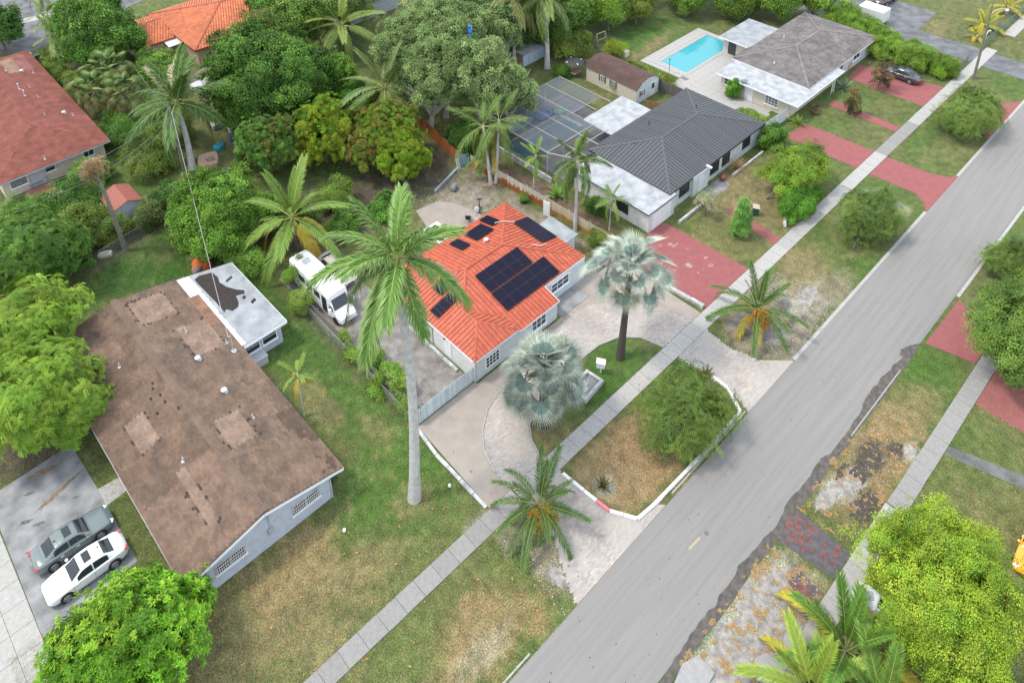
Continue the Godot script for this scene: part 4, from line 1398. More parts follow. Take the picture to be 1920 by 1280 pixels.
	for q in [[44.6, -50.95, "black solar panel nearest the peak on the orange roof's yard side"], [43.1, -50.3, "right one of two joined black panels on the orange roof's yard side"], [41.95, -50.3, "left one of two joined black panels on the orange roof's yard side"], [40.0, -50.3, "black solar panel beside the white lean-to, behind the palm frond"]]:
		solar(q[2], Vector3(q[0], 2.72 + .25 * (q[1] + 52.4), q[1]), -ex, sb, 1.14, 2.1, "")
	var sw := Vector3(1, .25, 0).normalized()
	for q in [[35.3, -46.95, "black solar panel highest on the orange roof's left slope", 1.3, 2.0], [34.3, -45.35, "middle black solar panel on the orange roof's left slope", 1.2, 1.5], [33.15, -45.35, "lowest black solar panel on the orange roof's left slope, by the eave", 1.2, .95]]:
		solar(q[2], Vector3(q[0], 2.72 + .25 * (q[0] - 32.0), q[1]), Vector3.BACK, sw, q[3], q[4], "")
	solar("black solar panel on the white lean-to roof", Vector3(40.1, 2.42, -53.9), Vector3.RIGHT, Vector3.FORWARD, 1.3, 2.2, "")
	# grey utility shed at the right
	var so := Vector3(49.2, 0, -45.8)
	var sh := thing("utility_shed", "small grey flat roofed utility shed by the white picket fence", "shed", so)
	mb = MB.new(so)
	mb.rect(48.45, 50.0, 0, 2.05, -47.5, -44.1)
	part(sh, "wall", mb, M.wall_ice)
	mb = MB.new(so)
	mb.slab([Vector3(48.2, 2.12, -43.85), Vector3(50.25, 2.2, -43.85), Vector3(50.25, 2.2, -47.75), Vector3(48.2, 2.12, -47.75)], .09)
	part(sh, "roof", mb, M.roof_grey)

func slate_house():
	var org := Vector3(68, 0, -46.5)
	var o := thing("house", "house with dark slate grey standing seam roof and white flat garage", "house", org)
	var mb := MB.new(org)
	mb.rect(61.9, 79.9, 0, 2.6, -51.6, -40.95)
	part(o, "wall", mb, M.wall_ice)
	var roof := Node3D.new()
	roof.name = "roof"; o.add_child(roof, true)
	var h := hip(61.4, 80.6, -52.3, -40.7, 2.68, 4.2, 6.1)
	for f in h:
		metal_face(roof, org, f, M.roof_slate, .44)
	for r in [[h[0][3], h[0][2]], [h[0][0], h[0][3]], [h[0][1], h[0][2]], [h[2][0], h[2][3]], [h[2][1], h[2][2]]]:
		ridge_cap(roof, org, r[0], r[1], M.roof_slate, .3)
	fascia(roof, org, [h[0][0], h[0][1], h[2][0], h[2][1]], .16, "solar_frame", .05)
	for p in [[65.0, 3.5, -48.5], [69.7, 3.5, -50.0], [75.9, 4.1, -47.6]]:
		var k := MB.new(org)
		k.col = Color(.08, .085, .1)
		k.tube([Vector3(p[0], p[1] - .3, p[2]), Vector3(p[0], p[1] + .3, p[2])], [.07, .07], 8)
		part(o, "roof_vent", k, M.tinted)
	# garage
	mb = MB.new(org)
	mb.rect(57.5, 61.88, 0, 2.42, -50.9, -40.45)
	part(o, "garage_wall", mb, M.wall_white)
	mb = MB.new(org)
	mb.rect(57.48, 61.9, 0, 2.4, -40.448, -40.4)
	part(o, "garage_front", mb, M.wall_ice)
	mb = MB.new(org)
	mb.slab([Vector3(57.2, 2.62, -40.3), Vector3(62.1, 2.6, -40.3), Vector3(62.1, 2.6, -51.1), Vector3(57.2, 2.62, -51.1)], .16)
	var fl := part(o, "garage_roof", mb, M.roof_membrane)
	fascia(fl, org, [Vector3(57.17, 2.62, -40.27), Vector3(62.13, 2.6, -40.27), Vector3(62.13, 2.6, -51.1), Vector3(57.17, 2.62, -51.1)], .1, "solar_frame", .05)
	mb = MB.new(org)
	mb.rect(58.0, 61.3, .05, 2.05, -40.4, -40.37)
	var gd := part(o, "garage_door", mb, M.white_paint)
	for i in 4:
		for k in 4:
			var q := MB.new(org)
			q.rect(58.08 + .81 * i, 58.82 + .81 * i, .1 + .49 * k, .53 + .49 * k, -40.37, -40.35)
			part(gd, "door_panel", q, M.white_paint)
	window(o, Vector3(57.5, 1.4, -44.0), -PI / 2, 1.5, 1.15, 2, 1, "solar_frame", "glass_dark", false, false)
	window(o, Vector3(64.4, 1.5, -40.95), 0, 1.7, 1.1, 2, 1, "solar_frame", "glass_dark", false, false)
	window(o, Vector3(70.3, 1.4, -40.95), 0, 1.6, 1.3, 2, 1, "solar_frame", "glass_dark", false, false)
	window(o, Vector3(72.6, 1.4, -40.95), 0, 1.4, 1.3, 2, 1, "solar_frame", "glass_dark", false, false)
	window(o, Vector3(76.9, 1.5, -40.95), 0, 1.5, 1.1, 2, 1, "solar_frame", "glass_dark", false, false)
	mb = MB.new(org)
	mb.rect(65.6, 68.6, 0, 2.62, -40.95, -40.6); mb.rect(68.3, 68.62, 2.62, 2.78, -40.95, -40.2)
	part(o, "entrance_wall", mb, M.wall_ice)
	mb = MB.new(org)
	mb.col = Color(.75, .82, .86)
	mb.rect(66.6, 67.6, .1, 2.1, -40.6, -40.56)
	part(o, "front_door", mb, M.tinted)
	mb = MB.new(org)
	mb.rect(61.0, 65.4, 0, .35, -39.15, -38.9); mb.rect(72.0, 78.5, 0, .3, -39.6, -39.4)
	part(o, "planter_wall", mb, M.white_dirty)
	# white patio roof and screen enclosure
	var pr := thing("patio_roof", "white flat patio roof between the screen cage and the slate roof", "patio cover", Vector3(69.5, 0, -54.5))
	mb = MB.new(Vector3(69.5, 0, -54.5))
	mb.slab([Vector3(65.6, 2.62, -51.7), Vector3(73.2, 2.72, -51.7), Vector3(73.2, 2.72, -57.0), Vector3(65.6, 2.62, -57.0)], .14)
	part(pr, "roof", mb, M.roof_membrane)
	mb = MB.new(Vector3(69.5, 0, -54.5))
	for x in [65.8, 73]:
		mb.rect(x - .06, x + .06, 0, 2.5, -56.9, -56.78)
	part(pr, "post", mb, M.white_paint)
	screen_cage()
	var so := Vector3(78.6, 0, -61.5)
	var s := thing("shed", "cream garden shed with brown gambrel roof and small shuttered windows", "shed", so)
	mb = MB.new(so)
	var pf := [Vector2(76.3, 0), Vector2(81.0, 0), Vector2(81.0, 2.3), Vector2(80.0, 2.95), Vector2(78.7, 3.2), Vector2(77.3, 2.95), Vector2(76.3, 2.3)]
	extrude(mb, pf, -65.8, -57.0)
	part(s, "wall", mb, M.wall_cream)
	mb = MB.new(so)
	extrude(mb, [Vector2(76.34, 0), Vector2(80.96, 0), Vector2(80.96, 2.3), Vector2(80.0, 2.93), Vector2(78.7, 3.17), Vector2(77.3, 2.93), Vector2(76.34, 2.3)], -57.0, -56.96)
	part(s, "front_wall", mb, M.wall_ice)
	var rb := MB.new(so)
	rb.col = Color(.16, .095, .085)
	var T := [Vector2(76.15, 2.22), Vector2(77.25, 3.0), Vector2(78.7, 3.27), Vector2(80.05, 3.0), Vector2(81.15, 2.22)]
	for i in 4:
		rb.slab([Vector3(T[i].x, T[i].y, -56.85), Vector3(T[i + 1].x, T[i + 1].y, -56.85), Vector3(T[i + 1].x, T[i + 1].y, -66), Vector3(T[i].x, T[i].y, -66)], .07)
	part(s, "roof", rb, M.shingle)
	for z in [-62.9, -61.0]:
		var w := window(s, Vector3(76.3, 1.45, z), -PI / 2, .62, .8, 2, 3, "white_paint", "glass_dark", false, false)
		for k in [-1, 1]:
			var sh := MB.new()
			sh.col = Color(.07, .05, .05)
			sh.box(Vector3(k * .48, 0, .03), Vector3(.22, .9, .05))
			part(w, "shutter", sh, M.tinted)
	var w2 := window(s, Vector3(77.4, 1.3, -56.96), 0, .55, .75, 2, 2, "white_paint", "glass_dark", false, false)
	for k in [-1, 1]:
		var sh := MB.new()
		sh.col = Color(.07, .05, .05)
		sh.box(Vector3(k * .42, 0, .03), Vector3(.2, .85, .05))
		part(w2, "shutter", sh, M.tinted)
	mb = MB.new(so)
	mb.rect(79.2, 80.2, .05, 2.1, -56.96, -56.92)
	var d := part(s, "door", mb, M.white_paint)
	for i in 3:
		for k in 3:
			var q := MB.new(so)
			q.rect(79.4 + .21 * i, 79.58 + .21 * i, 1.1 + .28 * k, 1.34 + .28 * k, -56.92, -56.9)
			part(d, "pane", q, M.glass_dark)

func screen_cage():
	var org := Vector3(64, 0, -60)
	var o := thing("screen_enclosure", "pool screen enclosure with aluminium beams and grey mesh", "pool enclosure", org)
	var H := 2.85
	var x0 := 57.4
	var x1 := 70.9
	var z0 := -65.9
	var z1 := -55.1
	for x in [x0, 60.1, 62.8, 65.5, 68.2, x1]:
		var b := MB.new(org)
		b.col = Color(.42, .40, .36)
		b.bar(Vector3(x, H, z0), Vector3(x, H, z1 if x < 65 else -57.0), .08, .14)
		part(o, "roof_beam", b, M.tinted)
		for z in [z0, z1]:
			if z > -56 and x > 65:
				continue
			var p := MB.new(org)
			p.col = Color(.46, .47, .48)
			p.rect(x - .05, x + .05, 0, H, z - .04, z + .04)
			part(o, "post", p, M.tinted)
	for z in [z0, -62.3, -58.7, z1]:
		var b := MB.new(org)
		b.col = Color(.46, .47, .48)
		b.bar(Vector3(x0, H + (.02 if z == z1 else -.03), z), Vector3(x1 if z < -57 else 66.0, H + (.02 if z == z1 else -.03), z), .05, .07)
		part(o, "cross_beam", b, M.tinted)
	var ex := MB.new(org)
	ex.col = Color(.46, .47, .48)
	ex.bar(Vector3(x0, H - .03, z1), Vector3(58.6, H - .03, -52.6), .09, .1)
	ex.bar(Vector3(60.1, H - .03, z1), Vector3(60.1, H - .03, -51.4), .07, .09)
	ex.bar(Vector3(62.8, H - .03, z1), Vector3(62.8, H - .03, -52), .07, .09)
	ex.bar(Vector3(58.5, H - .05, -53.3), Vector3(66.0, H - .05, -53.3), .07, .08)
	part(o, "side_beam", ex, M.tinted)
	var xs := [x0, 60.1, 62.8, 65.5, 68.2, x1]
	var zs := [z0, -62.3, -58.7, z1]
	for i in 5:
		for k in 3:
			if i > 2 and k == 2:
				continue
			var s := MB.new(org)
			s.quad(Vector3(xs[i] + .05, H + .03, zs[k + 1]), Vector3(xs[i + 1] - .05, H + .03, zs[k + 1]), Vector3(xs[i + 1] - .05, H + .03, zs[k]), Vector3(xs[i] + .05, H + .03, zs[k]))
			part(o, "roof_mesh", s, M.screen)
		var w := MB.new(org)
		w.quad(Vector3(xs[i] + .05, .1, z0), Vector3(xs[i + 1] - .05, .1, z0), Vector3(xs[i + 1] - .05, H, z0), Vector3(xs[i] + .05, H, z0))
		part(o, "side_mesh", w, M.screen)
	for k in 3:
		var w := MB.new(org)
		w.quad(Vector3(x0, .7, zs[k]), Vector3(x0, .7, zs[k + 1]), Vector3(x0, H, zs[k + 1]), Vector3(x0, H, zs[k]))
		part(o, "side_mesh", w, M.screen)
	var kw := MB.new(org)
	kw.rect(56.2, 56.4, 0, .75, -66, -53.4)
	part(o, "knee_wall", kw, M.white_dirty)
	# deck of boards and the pool
	var dk := thing("pool_deck", "grey brown timber deck inside the screen enclosure", "deck", Vector3(64, 0, -60))
	var z := -66.0
	while z < -51.9:
		var b := MB.new(org)
		b.col = Color(.2, .2, .205) * rng.randf_range(.8, 1.2)
		var xa := 57.6 if z > -58.4 else (67.3 if z > -62.6 else 57.6)
		if z > -62.6 and z <= -58.4 and z < -60.8:
			xa = 68
		if z > -64.5 and z < -62.5:
			xa = 68
		b.rect(xa, 71.0, .02, .1, z, z + .33)
		part(dk, "deck_board", b, M.tinted)
		z += .345
	var pl := thing("swimming_pool", "narrow blue pool under the grey mesh enclosure", "swimming pool", Vector3(62, 0, -60.5))
	var pw := MB.new(Vector3(62, 0, -60.5))
	pw.col = Color(.5, .42, .5)
	pw.flat(P2([57.6, -62.4, 67.1, -62.4, 67.1, -58.6, 57.6, -58.6]), .05)
	part(pl, "water", pw, M.water)
	var cp := MB.new(Vector3(62, 0, -60.5))
	cp.rect(57.4, 67.6, .0, .12, -62.75, -62.4); cp.rect(67.1, 67.6, 0, .12, -62.4, -58.6)
	part(pl, "coping", cp, M.white_dirty)
	for q in [["blue inflatable pool float beside the screened pool", Color(.1, .25, .62), 65.6, -63.6, 1.2, .7], ["green inflatable float at the back of the screen enclosure", Color(.09, .42, .27), 67.9, -62.8, 1.0, .5], ["pale blue slide pad lying left of the screened pool", Color(.3, .5, .75), 61.5, -64.2, 2.4, .55]]:
		var t := thing("pool_float", q[0], "pool float", Vector3(q[2], .1, q[3]))
		var b := MB.new()
		b.col = q[1]
		for i in 10:
			var a := TAU * i / 10
			var a2 := TAU * (i + 1) / 10
			b.tube([Vector3(cos(a) * q[4], .2, sin(a) * q[5]), Vector3(cos(a2) * q[4], .2, sin(a2) * q[5])], [.2, .2], 8)
		b.col = q[1] * 1.3
		b.lathe(Vector3(0, .08, 0), [Vector2(q[5], 0), Vector2(q[5], .1), Vector2(0, .12)], 12)
		part(t, "ring", b, M.tinted)
	for q in [[66.9, -64.6], [63.7, -64.8]]:
		var t := thing("folded_umbrella", "tall white folded umbrella inside the screen enclosure, " + ("nearer the shed" if q[0] > 65 else "nearer the blue pad"), "parasol", Vector3(q[0], 0, q[1]))
		var b := MB.new()
		b.lathe(Vector3.ZERO, [Vector2(.25, 0), Vector2(.25, .08), Vector2(.03, .1), Vector2(.03, .9), Vector2(.14, 1.0), Vector2(.08, 2.3), Vector2(0, 2.5)], 10)
		part(t, "canopy", b, M.white_paint)

func pool_house():
	var org := Vector3(100, 0, -46)
	var o := thing("house", "beige house with grey shingle hip roof beside the open blue pool", "house", org)
	var mb := MB.new(org)
	mb.prism(P2([87.5, -51.4, 87.5, -41.2, 99.3, -41.2, 99.3, -41.5, 111.3, -41.5, 111.3, -52.2, 92, -52.2, 92, -51.4]), 0, 2.36)
	part(o, "wall", mb, M.wall_cream)
	mb = MB.new(org)
	mb.rect(91.6, 111.3, 2.3, 2.62, -52.2, -41.5); mb.rect(99.2, 111.32, 0, 2.6, -41.5, -41.46)
	part(o, "front_wall", mb, M.wall_ice)
	mb = MB.new(org)
	mb.col = Color(.62, .36, .16)
	mb.flat(P2([0, 0, .01, 0, 0, .01]), -1)
	for q in [[104.6, .6, 1.0], [96.6, .9, .7], [93.4, .8, .6]]:
		var pl := []
		for i in 10:
			var a := TAU * i / 10
			pl.append(Vector3(q[0] + cos(a) * q[2] * .5 + sin(a) * .3, q[1] + sin(a) * .55, -41.44 if q[0] > 99 else -41.18))
		for i in range(1, 9):
			mb.tri(pl[0], pl[i], pl[i + 1])
	part(o, "rust_stain", mb, M.tinted)
	var h := hip(91.5, 111.6, -52.5, -40.9, 2.75, 4.25, 6.8)
	var rf := MB.new(org)
	rf.col = Color(.22, .2, .2)
	for f in h:
		rf.slab(f, .1)
	var roof := part(o, "roof", rf, M.shingle)
	var tone := func(p: Vector3, r: RandomNumberGenerator) -> Color:
		var n := na.get_noise_2d(p.x * .5, p.z * .5) + .6 * nb.get_noise_2d(p.x * 1.2, p.z * 2.0)
		return Color(.27, .245, .24) * (1.0 + .3 * n) * r.randf_range(.85, 1.15)
	var tab := tab_mesh(.49, .3, .025)
	for i in 4:
		courses(roof, org, h[i], tab, M.shingle, .5, .27, tone, 20 + i)
	for r in [[h[0][3], h[0][2]], [h[0][0], h[0][3]], [h[0][1], h[0][2]], [h[2][0], h[2][3]], [h[2][1], h[2][2]]]:
		var cap := MB.new(org)
		cap.col = Color(.36, .32, .3)
		var d: Vector3 = (r[1] - r[0]).normalized()
		cap.bar(r[0] + Vector3(0, .03, 0), r[1] + Vector3(0, .03, 0), .28, .04)
		part(roof, "ridge_cap", cap, M.shingle)
	fascia(roof, org, [h[0][0], h[0][1], h[2][0], h[2][1]], .16, "trim_white", .05)
	for p in [[93.6, 3.25, -47.2], [100.6, 3.6, -49.8]]:
		vent_pipe(o, Vector3(p[0], p[1], p[2]), 1)
	var fl := MB.new(org)
	fl.prism(P2([86.85, -51.9, 86.9, -39.9, 99.4, -39.95, 99.4, -40.86, 91.45, -40.86, 91.45, -51.9]), 2.45, 2.6)
	var flat := part(o, "flat_roof", fl, M.roof_membrane)
	fascia(flat, org, [Vector3(86.82, 2.6, -51.9), Vector3(86.87, 2.6, -39.87), Vector3(99.43, 2.6, -39.92), Vector3(99.43, 2.6, -40.8)], .18, "trim_white", .05)
	mb = MB.new(org)
	mb.rect(96.4, 103.4, 0, 2.62, -56.9, -52.2)
	part(o, "annex_wall", mb, M.wall_cream)
	mb = MB.new(org)
	mb.slab([Vector3(95.7, 2.82, -51.8), Vector3(103.7, 2.82, -51.8), Vector3(103.7, 2.82, -57.3), Vector3(95.7, 2.82, -57.3)], .2)
	var ar := part(o, "annex_roof", mb, M.roof_grey)
	fascia(ar, org, [Vector3(95.67, 2.8, -51.8), Vector3(103.7, 2.8, -51.8), Vector3(103.7, 2.8, -57.33), Vector3(95.67, 2.8, -57.33)], .16, "trim_white", .05)
	window(o, Vector3(96.4, 1.3, -55.4), -PI / 2, 1.1, 2.0, 2, 3, "black", "glass_window", false, false, "patio_door")
	window(o, Vector3(87.5, 1.5, -50.3), -PI / 2, 1.1, .85, 2, 2, "trim_white", "glass_dark")
	window(o, Vector3(87.5, 1.4, -43.8), -PI / 2, 1.7, 1.2, 4, 3, "trim_white", "glass_dark", true)
	mb = MB.new(org)
	mb.rect(87.44, 87.5, .05, 2.1, -47.7, -46.5)
	part(o, "side_door", mb, M.white_paint)
	window(o, Vector3(106.3, 1.6, -41.46), 0, 1.8, 1.1, 2, 1, "trim_white", "glass_dark")
	window(o, Vector3(110.2, 1.7, -41.46), 0, 1.3, 1.0, 2, 1, "trim_white", "glass_dark")
	window(o, Vector3(101.5, 1.5, -41.46), 0, 1.4, 1.3, 2, 1, "trim_white", "glass_dark")
	var tr := MB.new(org)
	for x in [96.6, 97.3]:
		tr.rect(x - .03, x + .03, 0, 2.45, -40.13, -40.07)
	for i in 7:
		tr.bar(Vector3(96.6, .2 + .32 * i, -40.1), Vector3(97.3, .5 + .32 * i, -40.1), .03, .03)
		tr.bar(Vector3(97.3, .2 + .32 * i, -40.1), Vector3(96.6, .5 + .32 * i, -40.1), .03, .03)
	part(o, "porch_trellis", tr, M.white_paint)
	var ds := MB.new(org)
	ds.col = Color(.6, .72, .78)
	ds.lathe(Vector3(86.9, 2.9, -47.6), [Vector2(0, 0), Vector2(.3, .04), Vector2(.55, .16)], 14, Basis(Vector3(1, 0, 1).normalized(), -1.0))
	ds.tube([Vector3(87, 2.6, -47.6), Vector3(86.9, 2.95, -47.6)], [.03, .03], 6)
	part(o, "satellite_dish", ds, M.tinted)
	# pool and deck
	var dk := Node3D.new()
	dk.name = "pool_terrace"; add_child(dk, true); dk.set_meta("kind", "structure")
	var bm := MB.new()
	bm.col = Color(1.3, 1.15, 1.0)
	for q in [[85.9, 100.4, -63.9, -62.5], [85.9, 87.1, -62.5, -56.9], [99.6, 100.4, -62.5, -57.4], [85.9, 100.4, -57.0, -52.4], [82.2, 87.4, -56.9, -43.6]]:
		bm.rect(q[0], q[1], -.06, .045, q[2], q[3])
	part(dk, "base_slab", bm, M.concrete)
	var x := 82.0
	while x < 100.3:
		var z := -63.9
		while z < -42:
			var inside := x > 86.9 and x < 99.3 and z > -62.6 and z < -57
			if (x > 85.9 or z > -57) and not inside and not (x > 95.8 and z > -57.5) and not (x > 86 and z > -51.2) and (x > 82 and z < -43.5):
				var b := MB.new()
				b.col = Color(1.38, 1.22, 1.05) * rng.randf_range(.94, 1.06)
				b.rect(x + .01, x + 1.14, -.05, .06, z + .01, z + 1.14)
				part(dk, "slab", b, M.concrete)
			z += 1.15
		x += 1.15
	var pl := thing("swimming_pool", "open rectangular turquoise swimming pool with pale stone border", "swimming pool", Vector3(93.3, 0, -59.6))
	var po := Vector3(93.3, 0, -59.6)
	var c := MB.new(po)
	c.col = Color(1.45, 1.4, 1.3)
	c.rect(86.8, 99.8, -.05, .09, -62.75, -62.3); c.rect(86.8, 99.8, -.05, .09, -57.1, -56.6); c.rect(86.8, 87.25, -.05, .09, -62.3, -57.1); c.rect(99.35, 99.8, -.05, .09, -62.3, -57.1)
	part(pl, "coping", c, M.concrete)
	var tl := MB.new(po)
	tl.col = Color(.05, .28, .42)
	tl.rect(87.25, 99.35, .0, .05, -62.3, -62.26); tl.rect(87.25, 87.3, 0, .05, -62.3, -57.1)
	part(pl, "tile_band", tl, M.tinted)
	var wt := MB.new(po)
	var nx := 60
	var nz := 28
	var rows := []
	for i in nx + 1:
		var row := []
		for k in nz + 1:
			var xx := lerpf(87.3, 99.35, i / float(nx))
			var zz := lerpf(-62.26, -57.1, k / float(nz))
			row.append(Vector3(xx, .012 + .012 * nc.get_noise_2d(xx * 2.2, zz * 2.2), zz))
		rows.append(row)
	wt.grid(rows)
	part(pl, "water", wt, M.water)

func red_house():
	var org := Vector3(16, 0, -108)
	var o := thing("house", "cream house with a wide faded red hip roof and white vents", "house", org)
	var mb := MB.new(org)
	mb.rect(10.6, 21.7, 0, 2.62, -125.2, -95.0)
	part(o, "wall", mb, M.wall_cream)
	var E := Vector3(16.1, 4.1, -101.8)
	var F := Vector3(16.1, 4.1, -119)
	var A := Vector3(9.9, 2.75, -94.0)
	var B := Vector3(22.3, 2.75, -94.0)
	var C := Vector3(22.3, 2.75, -126)
	var D := Vector3(9.9, 2.75, -126)
	var faces := [[A, B, E], [B, C, F, E], [C, D, F], [D, A, E, F]]
	var rf := MB.new(org)
	rf.col = Color(.28, .07, .055)
	for f in faces:
		rf.slab(f, .1)
	var roof := part(o, "roof", rf, M.shingle)
	var tone := func(p: Vector3, r: RandomNumberGenerator) -> Color:
		var n := na.get_noise_2d(p.x * .4, p.z * .4) + .7 * nb.get_noise_2d(p.x * .6, p.z * 2.4)
		var q := Color(.335, .108, .078) * (1.0 + .14 * n)
		if in_rect(p, [18.2, 19.6, -124.2, -118.4]):
			q = Color(.46, .29, .2)
		elif in_rect(p, [19.6, 21.3, -124.4, -118.8]):
			q = Color(.42, .17, .15)
		return q * r.randf_range(.9, 1.1)
	var tab := tab_mesh(.49, .3, .02)
	for i in 4:
		courses(roof, org, faces[i], tab, M.shingle, .5, .27, tone, 40 + i)
	fascia(roof, org, [A, B, C, D], .18, "wall_blue", .05)
	for p in [[17.8, 3.72, -112.8, 2], [17.8, 3.72, -110.5, 2], [19.0, 3.45, -112.8, 1], [19.0, 3.45, -109.4, 1], [19.6, 3.3, -118.4, 0], [20.2, 3.2, -103.4, 0], [18.2, 3.62, -104.0, 1], [20.9, 3.05, -102.4, 1], [18.0, 3.7, -119.5, 1], [20.7, 3.1, -117.4, 1], [15.4, 2.95, -95.2, 1]]:
		vent_pipe(o, Vector3(p[0], p[1], p[2]), p[3])
	window(o, Vector3(12.2, 1.6, -95.0), 0, 1.7, 1.1, 1, 5, "trim_white", "glass_window")
	window(o, Vector3(15.6, 1.8, -95.0), 0, 1.0, .9, 1, 2, "trim_white", "glass_dark")
	window(o, Vector3(19.9, 1.7, -95.0), 0, 1.1, .9, 2, 1, "trim_white", "glass_dark")
	mb = MB.new(org)
	mb.rect(13.4, 14.9, 0, 2.3, -95, -94.7)
	part(o, "entrance", mb, M.wall_blue)
	mb = MB.new(org)
	mb.col = Color(.42, .17, .12)
	mb.rect(12.4, 15.2, 0, .3, -94.6, -91.0)
	part(o, "porch_step", mb, M.tinted)
	mb = MB.new(org)
	mb.col = Color(.8, .8, .8)
	mb.rect(12.2, 15.4, .3, .85, -90.95, -90.8)
	part(o, "porch_wall", mb, M.tinted)
	mb = MB.new(org)
	for i in 9:
		mb.rect(13.0 + .16 * i, 13.03 + .16 * i, .3, 1.2, -93.9, -93.87)
	mb.rect(12.95, 14.4, 1.2, 1.24, -93.91, -93.86)
	part(o, "railing", mb, M.black)

func terracotta_house():
	var org := Vector3(44, 0, -116)
	var o := thing("house", "peach house under an orange barrel tile roof with several hips", "house", org)
	var mb := MB.new(org)
	mb.rect(34.2, 39.6, 0, 2.6, -123, -114.8); mb.rect(39.9, 58, 0, 2.9, -123.5, -108.4)
	part(o, "wall", mb, M.wall_peach)
	var tone := func(p: Vector3, r: RandomNumberGenerator) -> Color:
		var n := na.get_noise_2d(p.x * .6, p.z * .6)
		return Color(.62, .19, .085) * (1.0 + .2 * n) * r.randf_range(.78, 1.15)
	var faces := []
	var W := [Vector3(33.6, 2.75, -114.3), Vector3(39.3, 2.75, -114.3), Vector3(39.3, 4.0, -119.2), Vector3(37.2, 4.0, -119.2)]
	faces.append([W[0], W[1], W[2], W[3]])
	faces.append([Vector3(33.6, 2.75, -124), W[0], W[3]])
	faces.append([Vector3(39.3, 2.75, -124), Vector3(33.6, 2.75, -124), W[3], W[2]])
	var h := hip(39.3, 58.6, -124.2, -107.5, 3.0, 5.1, 8.3)
	faces.append_array([h[0], h[1], h[2], h[3]])
	var rf := MB.new(org)
	rf.col = Color(.38, .12, .06)
	for f in faces:
		rf.slab(f, .12)
	var roof := part(o, "roof", rf, M.tile)
	var bm := barrel_mesh(.42, .5)
	for i in faces.size():
		courses(roof, org, faces[i], bm, M.tile, .42, .46, tone, 60 + i, "roof_tiles", .02)
	for r in [[h[0][3], h[0][2]], [h[0][0], h[0][3]], [h[0][1], h[0][2]], [h[2][1], h[2][2]], [W[2], W[3]], [W[0], W[3]]]:
		var c := MB.new(org)
		c.col = Color(.36, .11, .06)
		c.tube([r[0] + Vector3(0, .08, 0), r[1] + Vector3(0, .08, 0)], [.17, .17], 8)
		part(roof, "ridge_tiles", c, M.tile)
	window(o, Vector3(35.3, 1.6, -114.8), 0, 1.5, 1.1, 2, 2, "trim_white", "glass_dark")
	mb = MB.new(org)
	mb.slab([Vector3(37.6, 2.3, -112.8), Vector3(39.8, 2.3, -112.8), Vector3(39.8, 2.6, -114.7), Vector3(37.6, 2.6, -114.7)], .08)
	part(o, "awning", mb, M.white_paint)
	var a := Vector3(62, 0, -122)
	var w := thing("house", "white flat roofed building at the top edge behind the big trees", "house", a)
	mb = MB.new(a)
	mb.rect(55.5, 66, 0, 3, -128, -117)
	part(w, "wall", mb, M.wall_white)
	mb = MB.new(a)
	mb.rect(55.2, 66.3, 3.0, 3.2, -128.3, -116.7)
	part(w, "roof", mb, M.roof_membrane)
	var bo := Vector3(66, 0, -107)
	var bh := thing("house", "pale blue house glimpsed between palms at the top edge", "house", bo)
	mb = MB.new(bo)
	mb.rect(61, 72, 0, 3, -113, -103.5)
	part(bh, "wall", mb, M.wall_blue)
	mb = MB.new(bo)
	mb.rect(60.6, 72.4, 3, 3.2, -113.4, -103)
	part(bh, "roof", mb, M.roof_membrane)
	window(bh, Vector3(63.5, 1.7, -103.5), 0, 1.4, 1.3, 2, 2, "trim_white", "glass_dark")
	window(bh, Vector3(66.5, 1.7, -103.5), 0, 1.4, 1.3, 2, 2, "trim_white", "glass_dark")
	# garden sheds
	var so := Vector3(19.2, 0, -83)
	var s := thing("shed", "small light blue metal shed with rusty red roof beside the utility pole", "shed", so)
	mb = MB.new(so)
	extrude(mb, [Vector2(17.8, 0), Vector2(20.7, 0), Vector2(20.7, 1.95), Vector2(19.4, 2.5), Vector2(17.8, 1.95)], -85, -81.5)
	part(s, "wall", mb, M.wall_blue)
	for q in [[Vector3(17.6, 1.93, -81.3), Vector3(19.4, 2.62, -81.3)], [Vector3(19.4, 2.62, -81.3), Vector3(20.9, 1.93, -81.3)]]:
		var r := MB.new(so)
		r.col = Color(.42, .14, .10)
		r.slab([q[0], q[1], q[1] + Vector3(0, 0, -3.9), q[0] + Vector3(0, 0, -3.9)], .05)
		for i in 9:
			r.bar(q[0] + Vector3(0, .03, -.22 - .43 * i), q[1] + Vector3(0, .03, -.22 - .43 * i), .05, .04)
		part(s, "roof", r, M.tinted)
	var lo := Vector3(75, 0, -74)
	var l := thing("shed", "row of pale blue metal lockers with dark flat roof under trees", "shed", lo)
	mb = MB.new(lo)
	mb.rect(72.6, 78, 0, 2.1, -77, -74.6)
	part(l, "wall", mb, M.wall_peach)
	mb = MB.new(lo)
	mb.rect(72.3, 78.3, 2.1, 2.22, -77.3, -74.2)
	part(l, "roof", mb, M.roof_grey)
	for i in 5:
		mb = MB.new(lo)
		mb.col = Color(.5, .62, .8)
		mb.rect(72.7 + 1.06 * i, 73.66 + 1.06 * i, .1, 2.0, -74.6, -74.55)
		part(l, "locker_door", mb, M.tinted)

# ---------------------------------------------------------------- vehicles
func interp(tab: Array, x: float, k: int) -> float:
	for i in tab.size() - 1:
		if x <= tab[i + 1][0]:
			var t := clampf((x - tab[i][0]) / (tab[i + 1][0] - tab[i][0]), 0, 1)
			t = lerpf(t, t * t * (3 - 2 * t), .5)
			return lerpf(tab[i][k], tab[i + 1][k], t)
	return tab[-1][k]

